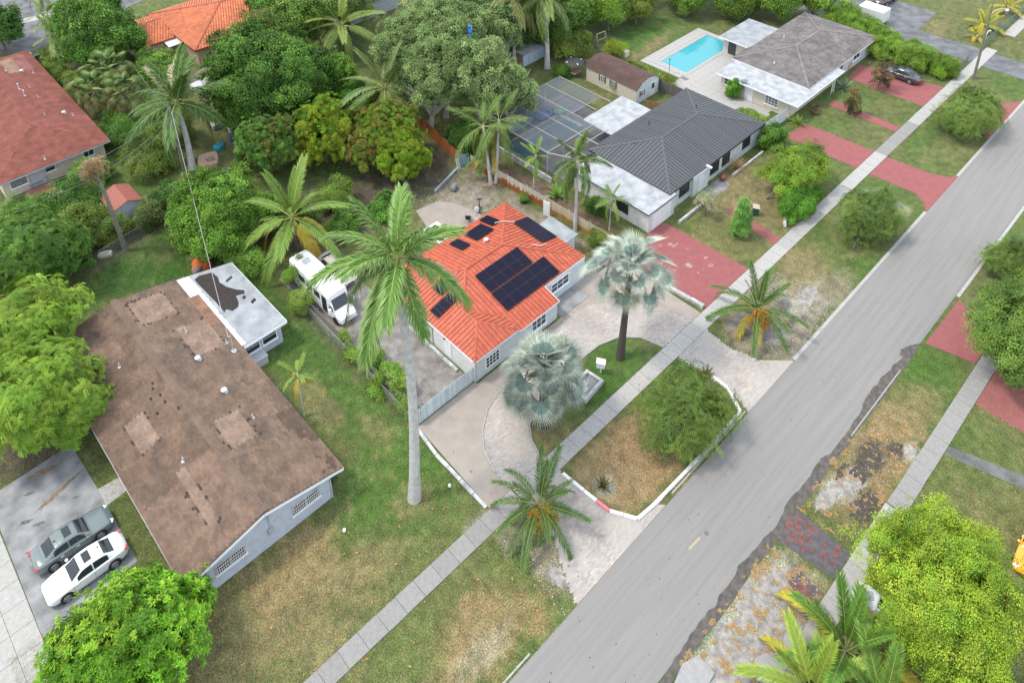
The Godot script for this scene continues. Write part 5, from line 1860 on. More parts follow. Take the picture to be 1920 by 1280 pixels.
func sedan(called: String, label: String, category: String, at: Vector3, yaw: float, paint: Color, s := 1.08, sunroof := true, hs := 1.0, group := "") -> Node3D:
	var o := thing(called, label, category, at, yaw, group)
	var sc := Transform3D(Basis.IDENTITY.scaled(Vector3(s, s * hs, s)), Vector3.ZERO)
	# x, half width, sill, shoulder, deck
	var B := [[-2.42, .62, .36, .62, .74], [-2.34, .78, .28, .78, .92], [-2.0, .88, .22, .88, 1.0], [-1.4, .92, .2, .92, 1.01], [0, .93, .19, .92, .98], [1.0, .92, .2, .86, .93], [1.7, .9, .2, .78, .86], [2.1, .85, .22, .7, .77], [2.33, .74, .28, .6, .66], [2.42, .58, .34, .5, .54]]
	var rows := []
	for i in 33:
		var x := lerpf(-2.42, 2.42, i / 32.0)
		var w := interp(B, x, 1)
		var y0 := interp(B, x, 2)
		var ys := interp(B, x, 3)
		var yt := interp(B, x, 4)
		rows.append([Vector3(x, y0, -w * .9), Vector3(x, y0 + .1, -w * .985), Vector3(x, (y0 + ys) / 2, -w), Vector3(x, ys - .06, -w * .985), Vector3(x, ys + .02, -w * .94), Vector3(x, lerpf(ys, yt, .7), -w * .78), Vector3(x, yt, -w * .35), Vector3(x, yt + .015, 0), Vector3(x, yt, w * .35), Vector3(x, lerpf(ys, yt, .7), w * .78), Vector3(x, ys + .02, w * .94), Vector3(x, ys - .06, w * .985), Vector3(x, (y0 + ys) / 2, w), Vector3(x, y0 + .1, w * .985), Vector3(x, y0, w * .9)])
	var mb := MB.new()
	mb.xf = sc; mb.col = paint
	mb.grid(rows)
	for e in [rows[0], rows[-1]]:
		for k in range(1, e.size() - 1):
			if e == rows[0]:
				mb.tri(e[0], e[k], e[k + 1])
			else:
				mb.tri(e[0], e[k + 1], e[k])
	var body := part(o, "body", mb, M.gloss)
	# cabin: x, top height, half width of roof, half width at belt
	var C := [[-1.78, .99, .66, .76], [-1.55, 1.1, .62, .8], [-1.0, 1.38, .57, .83], [-.5, 1.45, .58, .84], [.1, 1.44, .58, .84], [.3, 1.38, .59, .84], [.75, 1.1, .66, .83], [1.02, .94, .72, .8]]
	var cab := func(x: float, t: float, off: float) -> Vector3:
		var yt := interp(C, x, 1)
		var wr := interp(C, x, 2)
		var wb := interp(C, x, 3)
		var a := absf(t)
		var sg := signf(t)
		var belt := minf(.93, yt - .01)
		if a < .6:
			var q := a / .6
			return Vector3(x, yt + .035 * (1 - q * q) + off, sg * q * wr)
		var q := (a - .6) / .4
		return Vector3(x, lerpf(yt, belt, q) + off * .4, sg * (lerpf(wr, wb, q) + .03 * sin(PI * q) + off))
	var skin := func(x0: float, x1: float, t0: float, t1: float, nx: int, nt: int, off: float, m: MB):
		var rr := []
		for i in nx + 1:
			var r := []
			for k in nt + 1:
				r.append(cab.call(lerpf(x0, x1, i / float(nx)), lerpf(t0, t1, k / float(nt)), off))
			rr.append(r)
		m.grid(rr)
	mb = MB.new(); mb.xf = sc; mb.col = paint
	skin.call(-1.78, 1.02, -1.0, 1.0, 24, 20, 0.0, mb)
	part(o, "cabin", mb, M.gloss)
	for q in [["windscreen", .33, .94, -.55, .55], ["rear_window", -1.66, -1.08, -.53, .53]]:
		mb = MB.new(); mb.xf = sc
		skin.call(q[1], q[2], q[3], q[4], 6, 8, .012, mb)
		part(o, q[0], mb, M.glass_dark)
	for sg in [-1.0, 1.0]:
		for q in [[-.28, .62], [-1.22, -.36]]:
			mb = MB.new(); mb.xf = sc
			var a0: float = .66 * sg if sg > 0 else .95 * sg
			var a1: float = .95 * sg if sg > 0 else .66 * sg
			skin.call(q[0], q[1], a0, a1, 6, 3, .01, mb)
			part(o, "side_window", mb, M.glass_dark)
		var mir := MB.new(); mir.xf = sc; mir.col = paint
		mir.lathe(Vector3(.72, 1.0, sg * .97), [Vector2(0, -.08), Vector2(.08, -.05), Vector2(.1, .03), Vector2(0, .09)], 8)
		part(o, "mirror", mir, M.gloss)
		for x in [.1, -.85]:
			var hd := MB.new(); hd.xf = sc; hd.col = Color(.6, .62, .64)
			hd.box(Vector3(x, .78, sg * .935), Vector3(.2, .035, .03))
			part(o, "door_handle", hd, M.gloss)
		var seam := MB.new(); seam.xf = sc; seam.col = paint * .25
		for x in [.95, -.3, -1.25]:
			seam.box(Vector3(x, .58, sg * .932), Vector3(.014, .56, .008))
		part(o, "door_seam", seam, M.tinted)
		var hl := MB.new(); hl.xf = sc; hl.col = Color(.75, .78, .8)
		hl.box(Vector3(2.2, .64, sg * .62), Vector3(.3, .1, .26), Basis(Vector3.UP, -sg * .5) * Basis(Vector3.BACK, -.25))
		part(o, "headlight", hl, M.gloss)
		var tl := MB.new(); tl.xf = sc; tl.col = Color(.5, .03, .04)
		tl.box(Vector3(-2.27, .8, sg * .66), Vector3(.2, .14, .28), Basis(Vector3.UP, sg * .45))
		part(o, "tail_light", tl, M.gloss)
		for x in [-1.42, 1.42]:
			var ar := MB.new(); ar.xf = sc
			ar.lathe(Vector3(x, .35, sg * .925), [Vector2(.4, -.2), Vector2(.4, .012), Vector2(0, .012)], 22, Basis(Vector3.RIGHT, PI / 2 * sg))
			part(o, "wheel_arch", ar, M.black)
			var wh := Node3D.new()
			wh.name = numbered(o, "wheel"); o.add_child(wh, true)
			var ty := MB.new(); ty.xf = sc
			ty.lathe(Vector3(x, .33, sg * .84), [Vector2(.2, .1), Vector2(.32, .1), Vector2(.335, .06), Vector2(.335, -.1), Vector2(.2, -.1)], 22, Basis(Vector3.RIGHT, PI / 2 * sg))
			ty.lathe(Vector3(x, .33, sg * .84), [Vector2(.335, -.06), Vector2(.33, .09), Vector2(.235, .108)], 22, Basis(Vector3.RIGHT, PI / 2 * sg))
			part(wh, "tyre", ty, M.rubber)
			var rm := MB.new(); rm.xf = sc
			rm.lathe(Vector3(x, .33, sg * .84), [Vector2(.245, .09), Vector2(.225, .12), Vector2(.21, .07), Vector2(0, .06)], 20, Basis(Vector3.RIGHT, PI / 2 * sg))
			for k in 8:
				var a := TAU * k / 8
				rm.box(Vector3(x + cos(a) * .12, .33 + sin(a) * .12, sg * (.84 + .095)), Vector3(.21, .035, .03), Basis(Vector3.BACK, a))
			part(wh, "rim", rm, M.metal)
	if sunroof:
		mb = MB.new(); mb.xf = sc
		skin.call(-.42, .02, -.4, .4, 3, 6, .012, mb)
		part(o, "sunroof", mb, M.glass_dark)
	var gr := MB.new(); gr.xf = sc
	gr.box(Vector3(2.41, .46, 0), Vector3(.05, .12, .8))
	part(o, "grille", gr, M.black)
	var pl := MB.new(); pl.xf = sc; pl.col = Color(.6, .6, .6)
	pl.box(Vector3(-2.42, .66, 0), Vector3(.03, .13, .34))
	part(o, "rear_plate", pl, M.tinted)
	var an := MB.new(); an.xf = sc
	an.box(Vector3(-.95, 1.46, .1), Vector3(.12, .06, .03))
	part(o, "roof_antenna", an, M.black)
	return o

func camper():
	var at := Vector3(28.1, 0, -56.6)
	var o := thing("camper_van", "white camper bus with flat rounded roof parked nose out beside fence", "camper van", at, -PI / 2)
	var mb := MB.new()
	mb.col = Color(.85, .86, .88)
	var rows := []
	var prof := [[-4.3, .94, .5, 2.7], [-4.2, 1.02, .4, 2.88], [-3.6, 1.06, .35, 2.95], [1.2, 1.06, .35, 2.95], [2.2, 1.05, .35, 2.9], [2.65, 1.02, .35, 2.72]]
	for q in prof:
		var w: float = q[1]
		var y0: float = q[2]
		var y1: float = q[3]
		rows.append([Vector3(q[0], y0, -w), Vector3(q[0], y1 * .5, -w), Vector3(q[0], y1 - .28, -w * .99), Vector3(q[0], y1 - .1, -w * .93), Vector3(q[0], y1, -w * .75), Vector3(q[0], y1 + .03, 0), Vector3(q[0], y1, w * .75), Vector3(q[0], y1 - .1, w * .93), Vector3(q[0], y1 - .28, w * .99), Vector3(q[0], y1 * .5, w), Vector3(q[0], y0, w)])
	mb.grid(rows)
	for k in range(1, 10):
		mb.tri(rows[0][0], rows[0][k], rows[0][k + 1])
		mb.tri(rows[5][0], rows[5][k + 1], rows[5][k])
	part(o, "body", mb, M.gloss)
	mb = MB.new(); mb.col = Color(.82, .83, .86)
	rows = []
	for q in [[2.6, .98, 2.3], [2.75, .98, 2.1], [3.35, .97, 1.28], [3.9, .93, 1.12], [4.25, .84, .95], [4.34, .7, .7]]:
		var w: float = q[1]
		var y1: float = q[2]
		rows.append([Vector3(q[0], .4, -w), Vector3(q[0], minf(1.1, y1 - .12), -w), Vector3(q[0], y1 - .05, -w * .9), Vector3(q[0], y1, -w * .6), Vector3(q[0], y1 + .02, 0), Vector3(q[0], y1, w * .6), Vector3(q[0], y1 - .05, w * .9), Vector3(q[0], minf(1.1, y1 - .12), w), Vector3(q[0], .4, w)])
	mb.grid(rows)
	for k in range(1, 8):
		mb.tri(rows[5][0], rows[5][k + 1], rows[5][k])
	part(o, "cab", mb, M.gloss)
	mb = MB.new()
	mb.quad(Vector3(2.72, 2.18, .78), Vector3(2.72, 2.18, -.78), Vector3(3.32, 1.36, -.84), Vector3(3.32, 1.36, .84))
	mb.v = PackedVector3Array(Array(mb.v).map(func(p): return p + Vector3(.035, .05, 0)))
	part(o, "windscreen", mb, M.glass_dark)
	for sg in [-1, 1]:
		mb = MB.new()
		for x in [-3.2, -1.9, -.6, .7]:
			mb.rect(x - .52, x + .52, 1.5, 2.25, sg * 1.045, sg * 1.075)
		part(o, "side_window", mb, M.glass_dark)
		mb = MB.new()
		mb.rect(1.55, 2.35, .55, 2.35, sg * 1.045, sg * 1.072)
		part(o, "door", mb, M.glass_dark)
		mb = MB.new()
		mb.box(Vector3(3.0, 1.55, sg * 1.0), Vector3(.5, .5, .03), Basis(Vector3.BACK, -.1))
		part(o, "cab_window", mb, M.glass_dark)
		mb = MB.new(); mb.col = Color(.8, .8, .82)
		mb.box(Vector3(3.2, 1.6, sg * 1.25), Vector3(.14, .42, .26)); mb.bar(Vector3(3.2, 1.5, sg * .95), Vector3(3.2, 1.5, sg * 1.2), .04, .04)
		part(o, "mirror", mb, M.gloss)
		mb = MB.new(); mb.col = Color(.75, .78, .8)
		mb.box(Vector3(4.28, .85, sg * .6), Vector3(.1, .2, .26))
		part(o, "headlight", mb, M.gloss)
		for x in [-2.9, 3.5]:
			mb = MB.new()
			mb.lathe(Vector3(x, .4, sg * .92), [Vector2(.2, .1), Vector2(.38, .1), Vector2(.4, .05), Vector2(.4, -.12), Vector2(.2, -.12)], 20, Basis(Vector3.RIGHT, PI / 2 * sg))
			mb.lathe(Vector3(x, .4, sg * .92), [Vector2(.4, -.05), Vector2(.38, .1), Vector2(.22, .12), Vector2(0, .1)], 20, Basis(Vector3.RIGHT, PI / 2 * sg))
			part(o, "wheel", mb, M.rubber)
	mb = MB.new()
	mb.box(Vector3(4.36, .55, 0), Vector3(.14, .16, 1.7)); mb.box(Vector3(4.34, .85, 0), Vector3(.06, .2, .8))
	part(o, "bumper", mb, M.metal)
	mb = MB.new(); mb.col = Color(.6, .62, .64)
	mb.rect(-2.9, -2.2, 2.97, 3.06, -.35, .35); mb.rect(-2.78, -2.32, 3.06, 3.08, -.24, .24)
	part(o, "roof_hatch", mb, M.tinted)
	mb = MB.new(); mb.col = Color(.25, .2, .15)
	for z in [-.25, 0, .25]:
		mb.box(Vector3(1.1, 2.995, z), Vector3(.1, .04, .12))
	part(o, "marker_light", mb, M.tinted)

func vehicles():
	sedan("parked_car", "white sedan with sunroof parked nearest the lawn on the concrete pad", "car", Vector3(2.55, .02, -46.3), PI, Color(.80, .82, .83), 1.1)
	sedan("parked_car", "grey green sedan with sunroof parked on the far side of the white one", "car", Vector3(2.6, .02, -49.05), 0, Color(.13, .165, .165), 1.1)
	sedan("parked_car", "charcoal grey sedan on the red drive beside the hedge", "car", Vector3(107.4, .02, -35.4), PI / 2, Color(.05, .055, .065), 1.1)
	sedan("parked_car", "dark blue sedan on the asphalt lot at the top edge", "car", Vector3(129.4, .02, -47.6), 0, Color(.008, .012, .03), 1.15, false)
	sedan("parked_car", "silver beige minivan squeezed between the camper and the orange roofed house", "minivan", Vector3(30.75, .02, -58.5), -PI / 2, Color(.42, .40, .36), 1.05, false, 1.18)
	sedan("sports_car", "low orange sports car with black glass at the right edge under the lime tree", "car", Vector3(50.6, .02, -1.3), PI, Color(.9, .33, .01), 1.1, false, .82)
	camper()
	var t := thing("box_trailer", "white box trailer behind the hedge by the asphalt lot", "trailer", Vector3(121.6, 0, -46))
	var mb := MB.new(); mb.col = Color(.8, .82, .84)
	mb.rect(-1.3, 1.3, .5, 2.4, -2, 2)
	part(t, "box", mb, M.tinted)
	mb = MB.new()
	for s in [-1, 1]:
		mb.lathe(Vector3(s * 1.2, .35, 0), [Vector2(.35, -.1), Vector2(.35, .1), Vector2(0, .1)], 14, Basis(Vector3.BACK, PI / 2 * s))
	part(t, "wheel", mb, M.rubber)
	# loader-like orange tarp heap by the porch
	t = thing("tarp_heap", "crumpled orange tarp over junk behind the flat porch roof", "tarp", Vector3(21.5, 0, -69.3))
	for q in [[0, .5, 0, .8, Color(.78, .2, .04)], [.5, .35, .5, .6, Color(.7, .16, .03)], [-.4, .3, .4, .5, Color(.3, .2, .2)]]:
		mb = MB.new(); mb.col = q[4]
		var rows := []
		for i in 7:
			var r := []
			for k in 11:
				var a := TAU * k / 10.0
				var e := PI / 2 * i / 6.0
				var rr: float = q[3] * (1.0 + .35 * nc.get_noise_3d(cos(a) * 3 + q[0] * 9, i * .9, sin(a) * 3))
				r.append(Vector3(q[0] + cos(a) * cos(e) * rr, q[1] * 2.0 * sin(e) * (1 + .2 * nc.get_noise_2d(k * 5, i * 4)), q[2] - sin(a) * cos(e) * rr))
			rows.append(r)
		mb.grid(rows)
		part(t, "tarp_fold", mb, M.tinted)

# ---------------------------------------------------------------- fences and street furniture
func picket_fence(label: String, a: Vector3, b: Vector3, h: float, w: float, step: float, lo: Color, hi: Color, split: float, pointed: bool, jitter := .03, thick := .025, tint := "wood"):
	var o := thing("fence", label, "fence", a)
	var d := b - a
	var n := int(d.length() / step)
	var yaw := atan2(-d.z, d.x)
	var vs := []
	for k in 5:
		var mb := MB.new()
		var f := rng.randf_range(.85, 1.12)
		var hh := h * (1 + rng.randf_range(-jitter, jitter))
		var sp := hh * clampf(split + rng.randf_range(-.1, .1), 0.0, .95)
		if split > 0:
			mb.col = lo * f
			mb.rect(-w / 2, w / 2, .02, sp, -thick / 2, thick / 2)
		mb.col = hi * f
		mb.rect(-w / 2, w / 2, sp if split > 0 else .02, hh - (w * .5 if pointed else 0.0), -thick / 2, thick / 2)
		if pointed:
			for z in [-thick / 2, thick / 2]:
				var p := [Vector3(-w / 2, hh - w * .5, z), Vector3(w / 2, hh - w * .5, z), Vector3(0, hh, z)]
				if z > 0:
					mb.tri(p[0], p[1], p[2])
				else:
					mb.tri(p[0], p[2], p[1])
			mb.quad(Vector3(w / 2, hh - w * .5, thick / 2), Vector3(w / 2, hh - w * .5, -thick / 2), Vector3(0, hh, -thick / 2), Vector3(0, hh, thick / 2))
			mb.quad(Vector3(0, hh, thick / 2), Vector3(0, hh, -thick / 2), Vector3(-w / 2, hh - w * .5, -thick / 2), Vector3(-w / 2, hh - w * .5, thick / 2))
		vs.append(mb.mesh())
	for i in n:
		part(o, "board", vs[rng.randi() % 5], M[tint], Transform3D(Basis(Vector3.UP, yaw) * Basis(Vector3.BACK, rng.randf_range(-.012, .012)), d * ((i + .5) / n)))
	var u := d.normalized()
	var side := Vector3(-u.z, 0, u.x)
	for y in [h * .22, h * .78]:
		var mb := MB.new()
		mb.col = (lo if (split > 0 and y < h * split) else hi) * .85
		mb.bar(Vector3(0, y, 0) - side * (thick / 2 + .025), d + Vector3(0, y, 0) - side * (thick / 2 + .025), .04, .08)
		part(o, "rail", mb, M[tint])
	var np := maxi(2, int(d.length() / 2.4) + 1)
	for i in np:
		var mb := MB.new()
		mb.col = hi * .85
		mb.box(d * (i / float(np - 1)) - side * (thick / 2 + .09) + Vector3(0, h * .5, 0), Vector3(.09, h, .09))
		part(o, "post", mb, M[tint])

func mesh_fence(label: String, a: Vector3, b: Vector3, h: float, col: Color, mesh_alpha := true):
	var o := thing("fence", label, "fence", a)
	var d := b - a
	var n := maxi(2, int(d.length() / 2.6) + 1)
	for i in n:
		var mb := MB.new(); mb.col = Color(.5, .52, .53)
		var p := d * (i / float(n - 1))
		mb.tube([p, p + Vector3(0, h + .05, 0)], [.03, .03], 6)
		part(o, "post", mb, M.metal_dull)
	var mb := MB.new(); mb.col = Color(.55, .57, .58)
	mb.tube([Vector3(0, h, 0), d + Vector3(0, h, 0)], [.022, .022], 6)
	part(o, "top_rail", mb, M.metal_dull)
	var m := MB.new(); m.col = col
	if mesh_alpha:
		m.quad(Vector3.ZERO, d, d + Vector3(0, h, 0), Vector3(0, h, 0))
		part(o, "mesh_screen", m, M.green_mesh)
	else:
		var L := d.length()
		var u := d / L
		var x := -h
		while x < L:       # woven wire, drawn as crossing strands
			for s in [0, 1]:
				var x0 := x if s == 0 else x + h
				var x1 := x + h if s == 0 else x
				var y0 := 0.0
				var y1 := h
				if x0 < 0: y0 = -x0; x0 = 0.0
				if x1 < 0: y1 = h + x1; x1 = 0.0
				if x0 > L: y0 = x0 - L; x0 = L
				if x1 > L: y1 = h - (x1 - L); x1 = L
				if y1 > y0:
					m.bar(u * x0 + Vector3(0, y0, 0), u * x1 + Vector3(0, y1, 0), .006, .006)
			x += .16
		var q := part(o, "wire_mesh", m, M.metal_dull)
		q.set_meta("kind", "stuff")

func fences():
	var g := mat("green_mesh", .10, .2, .17, .8)
	g.transparency = BaseMaterial3D.TRANSPARENCY_ALPHA
	g.albedo_color.a = .55
	var wht := Color(.70, .74, .76)
	var blu := Color(.55, .68, .74)
	picket_fence("pale blue board gate between gravel side yard and tan drive", Vector3(25.9, 0, -39.42), Vector3(32.1, 0, -39.42), 1.65, .2, .245, blu, Color(.60, .72, .77), 0.0, false, .015)
	picket_fence("pale blue picket gate at the right corner of the orange roofed house", Vector3(48.0, 0, -41.0), Vector3(51.6, 0, -41.0), 1.7, .13, .2, blu, Color(.60, .72, .78), 0.0, false, .015)
	var org := Color(.44, .13, .03)
	picket_fence("white picket fence stained rust orange along its foot, behind the orange roof", Vector3(51.9, 0, -62.4), Vector3(52.6, 0, -50.6), 1.75, .13, .185, org, Color(.70, .63, .53), .48, true)
	picket_fence("weathered cream picket fence between foxtail palm and silver palm", Vector3(52.6, 0, -50.4), Vector3(52.9, 0, -41.6), 1.75, .13, .185, Color(.52, .25, .07), Color(.66, .56, .40), .3, true)
	picket_fence("orange stained board fence running back under the tall grey green trees", Vector3(53.4, 0, -77.5), Vector3(51.2, 0, -63.6), 1.8, .15, .165, Color(.5, .17, .045), Color(.42, .15, .045), .0, false, .05)
	picket_fence("short brown board fence in the shade behind the mango trees", Vector3(39, 0, -79.5), Vector3(47, 0, -79.0), 1.7, .15, .165, org, Color(.2, .07, .035), .0, false, .05)
	picket_fence("pale teal board gate between the orange fence and the picket fence", Vector3(50.7, 0, -63.5), Vector3(51.9, 0, -62.6), 1.75, .16, .175, blu, Color(.34, .5, .55), .0, false)
	picket_fence("grey weathered stake fence along the camper and gravel yard", Vector3(26.35, 0, -57.5), Vector3(26.3, 0, -39.6), 1.05, .07, .095, org, Color(.33, .29, .26), .0, false, .13, .03)
	picket_fence("dark grey brown board fence behind the slate roofed house", Vector3(81.2, 0, -57.6), Vector3(81.9, 0, -41.6), 1.75, .14, .152, org, Color(.17, .15, .135), .0, false, .03)
	picket_fence("short tan board fence in front of the cream shed", Vector3(76.3, 0, -55.6), Vector3(77.6, 0, -52.4), 1.4, .13, .142, org, Color(.42, .24, .13), .0, false, .02)
	picket_fence("white board wing gate at the front corner of the beige house", Vector3(82.1, 0, -41.4), Vector3(86.8, 0, -41.2), 1.75, .3, .305, blu, Color(.68, .73, .76), .0, false, .01)
	mesh_fence("chain link fence in front of the weathered stakes beside the green lawn", Vector3(26.0, 0, -58), Vector3(25.7, 0, -40.0), 1.05, Color.WHITE, false)
	mesh_fence("chain link fence at the back of the green lawn by the blue shed", Vector3(14.6, 0, -77.4), Vector3(22.4, 0, -78.8), 1.15, Color.WHITE, false)
	mesh_fence("green screened fence beside the far hedge before the lot entrance", Vector3(112.6, 0, -30.5), Vector3(118.6, 0, -30.6), 1.25, Color(.5, .6, .6))
	mesh_fence("long green screened fence past the lot entrance in the top right corner", Vector3(124.2, 0, -30.6), Vector3(146, 0, -30.2), 1.25, Color.WHITE)
	# light pole
	var t := thing("street_light", "leaning grey wooden pole with a curved lamp arm by the sidewalk", "street light", Vector3(114.1, 0, -28.2))
	var mb := MB.new()
	mb.tube([Vector3.ZERO, Vector3(.05, 5.5, 0), Vector3(.1, 11.2, 0)], [.19, .16, .12], 10)
	part(t, "pole", mb, M.bark)
	mb = MB.new()
	mb.tube([Vector3(.1, 9.7, 0), Vector3(.9, 10.35, .3), Vector3(1.9, 10.4, .75), Vector3(2.6, 10.1, 1.05)], [.04, .04, .04, .035], 8)
	part(t, "lamp_arm", mb, M.metal)
	mb = MB.new(); mb.col = Color(.8, .83, .85)
	mb.lathe(Vector3(2.9, 9.95, 1.15), [Vector2(0, -.12), Vector2(.22, -.08), Vector2(.26, 0), Vector2(.12, .1), Vector2(0, .12)], 12, Basis(Vector3.UP, .4).scaled(Vector3(1.7, 1, .8)))
	part(t, "lamp_head", mb, M.tinted)
	t = thing("utility_pole", "leaning grey utility pole with a dead vine top beside the blue shed", "utility pole", Vector3(17.0, 0, -76.9))
	mb = MB.new()
	mb.tube([Vector3(0, -.1, 0), Vector3(-.1, 3, -.3), Vector3(-.3, 7, -.7), Vector3(-.7, 11.3, -1.1)], [.27, .23, .18, .13], 10)
	part(t, "pole", mb, M.bark)
	mb = MB.new()
	mb.bar(Vector3(-1.6, 10.6, -1.0), Vector3(.5, 10.6, -1.1), .09, .11)
	part(t, "cross_arm", mb, M.bark)
	crown(t, [[-.6, 9.9, -1.0, 1.0, 1.4, .9]], 80, "airy", 1.3, [Color(.2, .17, .13), Color(.26, .21, .14), Color(.3, .22, .1)], 91, .5, "dead_vine")
	t = thing("utility_pole", "slim grey utility pole beside the tall windblown back palm", "utility pole", Vector3(26.6, 0, -83.8))
	mb = MB.new()
	mb.tube([Vector3(0, -.1, 0), Vector3(0, 5, 0), Vector3(0, 10.1, 0)], [.15, .13, .1], 9)
	part(t, "pole", mb, M.bark)
	var wires := [[Vector3(16.2, 10.9, -78), Vector3(26.6, 9.9, -83.8), "upper power line between the leaning utility pole and the slim rear pole"], [Vector3(16.2, 10.6, -78), Vector3(-12, 11, -79), "power line running left from the leaning utility pole"], [Vector3(17.0, 9.4, -77.8), Vector3(26.6, 9.0, -83.8), "second power line between the leaning utility pole and the slim rear pole"], [Vector3(17.0, 8.7, -77.7), Vector3(26.6, 8.3, -83.8), "lowest power line between the leaning utility pole and the slim rear pole"], [Vector3(16.9, 9.2, -77.8), Vector3(-12, 9.6, -79), "lower power line running left across the red roof"], [Vector3(17.75, 4.6, -54.2), Vector3(26.6, 9.6, -83.5), "pale service cable from the brown roof's mast to the slim rear pole"], [Vector3(26.6, 9.6, -83.5), Vector3(27.4, 10.2, -96), "dark cable end running on behind the tall back palm"]]
	for w in wires:
		t = thing("overhead_wire", w[2], "wire", w[0])
		mb = MB.new()
		mb.col = Color(.45, .45, .43) if "pale" in w[2] else Color(.2, .2, .2)
		var pts := []
		var rad := []
		for i in 13:
			var f := i / 12.0
			pts.append((w[1] - w[0]) * f - Vector3(0, sin(PI * f) * .5, 0)); rad.append(.028 if "pale" in w[2] else .02)
		mb.tube(pts, rad, 5, false)
		part(t, "cable", mb, M.tinted)

func bin(label: String, at: Vector3, yaw: float, col: Color, lid: Color):
	var t := thing("wheeled_bin", label, "wheeled bin", at, yaw)
	var mb := MB.new(); mb.col = col
	var lo := [Vector3(-.27, .08, -.25), Vector3(.27, .08, -.25), Vector3(.27, .08, .25), Vector3(-.27, .08, .25)]
	var up := [Vector3(-.36, 1.05, -.34), Vector3(.36, 1.05, -.34), Vector3(.36, 1.05, .34), Vector3(-.36, 1.05, .34)]
	for i in 4:
		var j := (i + 1) % 4
		mb.quad(lo[j], lo[i], up[i], up[j])
	mb.rect(-.38, .38, .98, 1.05, -.36, .36)
	part(t, "tub", mb, M.tinted)
	mb = MB.new(); mb.col = lid
	mb.slab([Vector3(-.4, 1.1, .38), Vector3(.4, 1.1, .38), Vector3(.4, 1.17, -.36), Vector3(-.4, 1.17, -.36)], .05)
	part(t, "lid", mb, M.tinted)
	mb = MB.new()
	mb.tube([Vector3(-.3, 1.05, -.45), Vector3(.3, 1.05, -.45)], [.03, .03], 6)
	part(t, "handle", mb, M.black)
	for s in [-1, 1]:
		mb = MB.new()
		mb.lathe(Vector3(s * .3, .13, -.28), [Vector2(.13, -.04), Vector2(.13, .04), Vector2(0, .04)], 12, Basis(Vector3.BACK, PI / 2 * s))
		part(t, "wheel", mb, M.rubber)

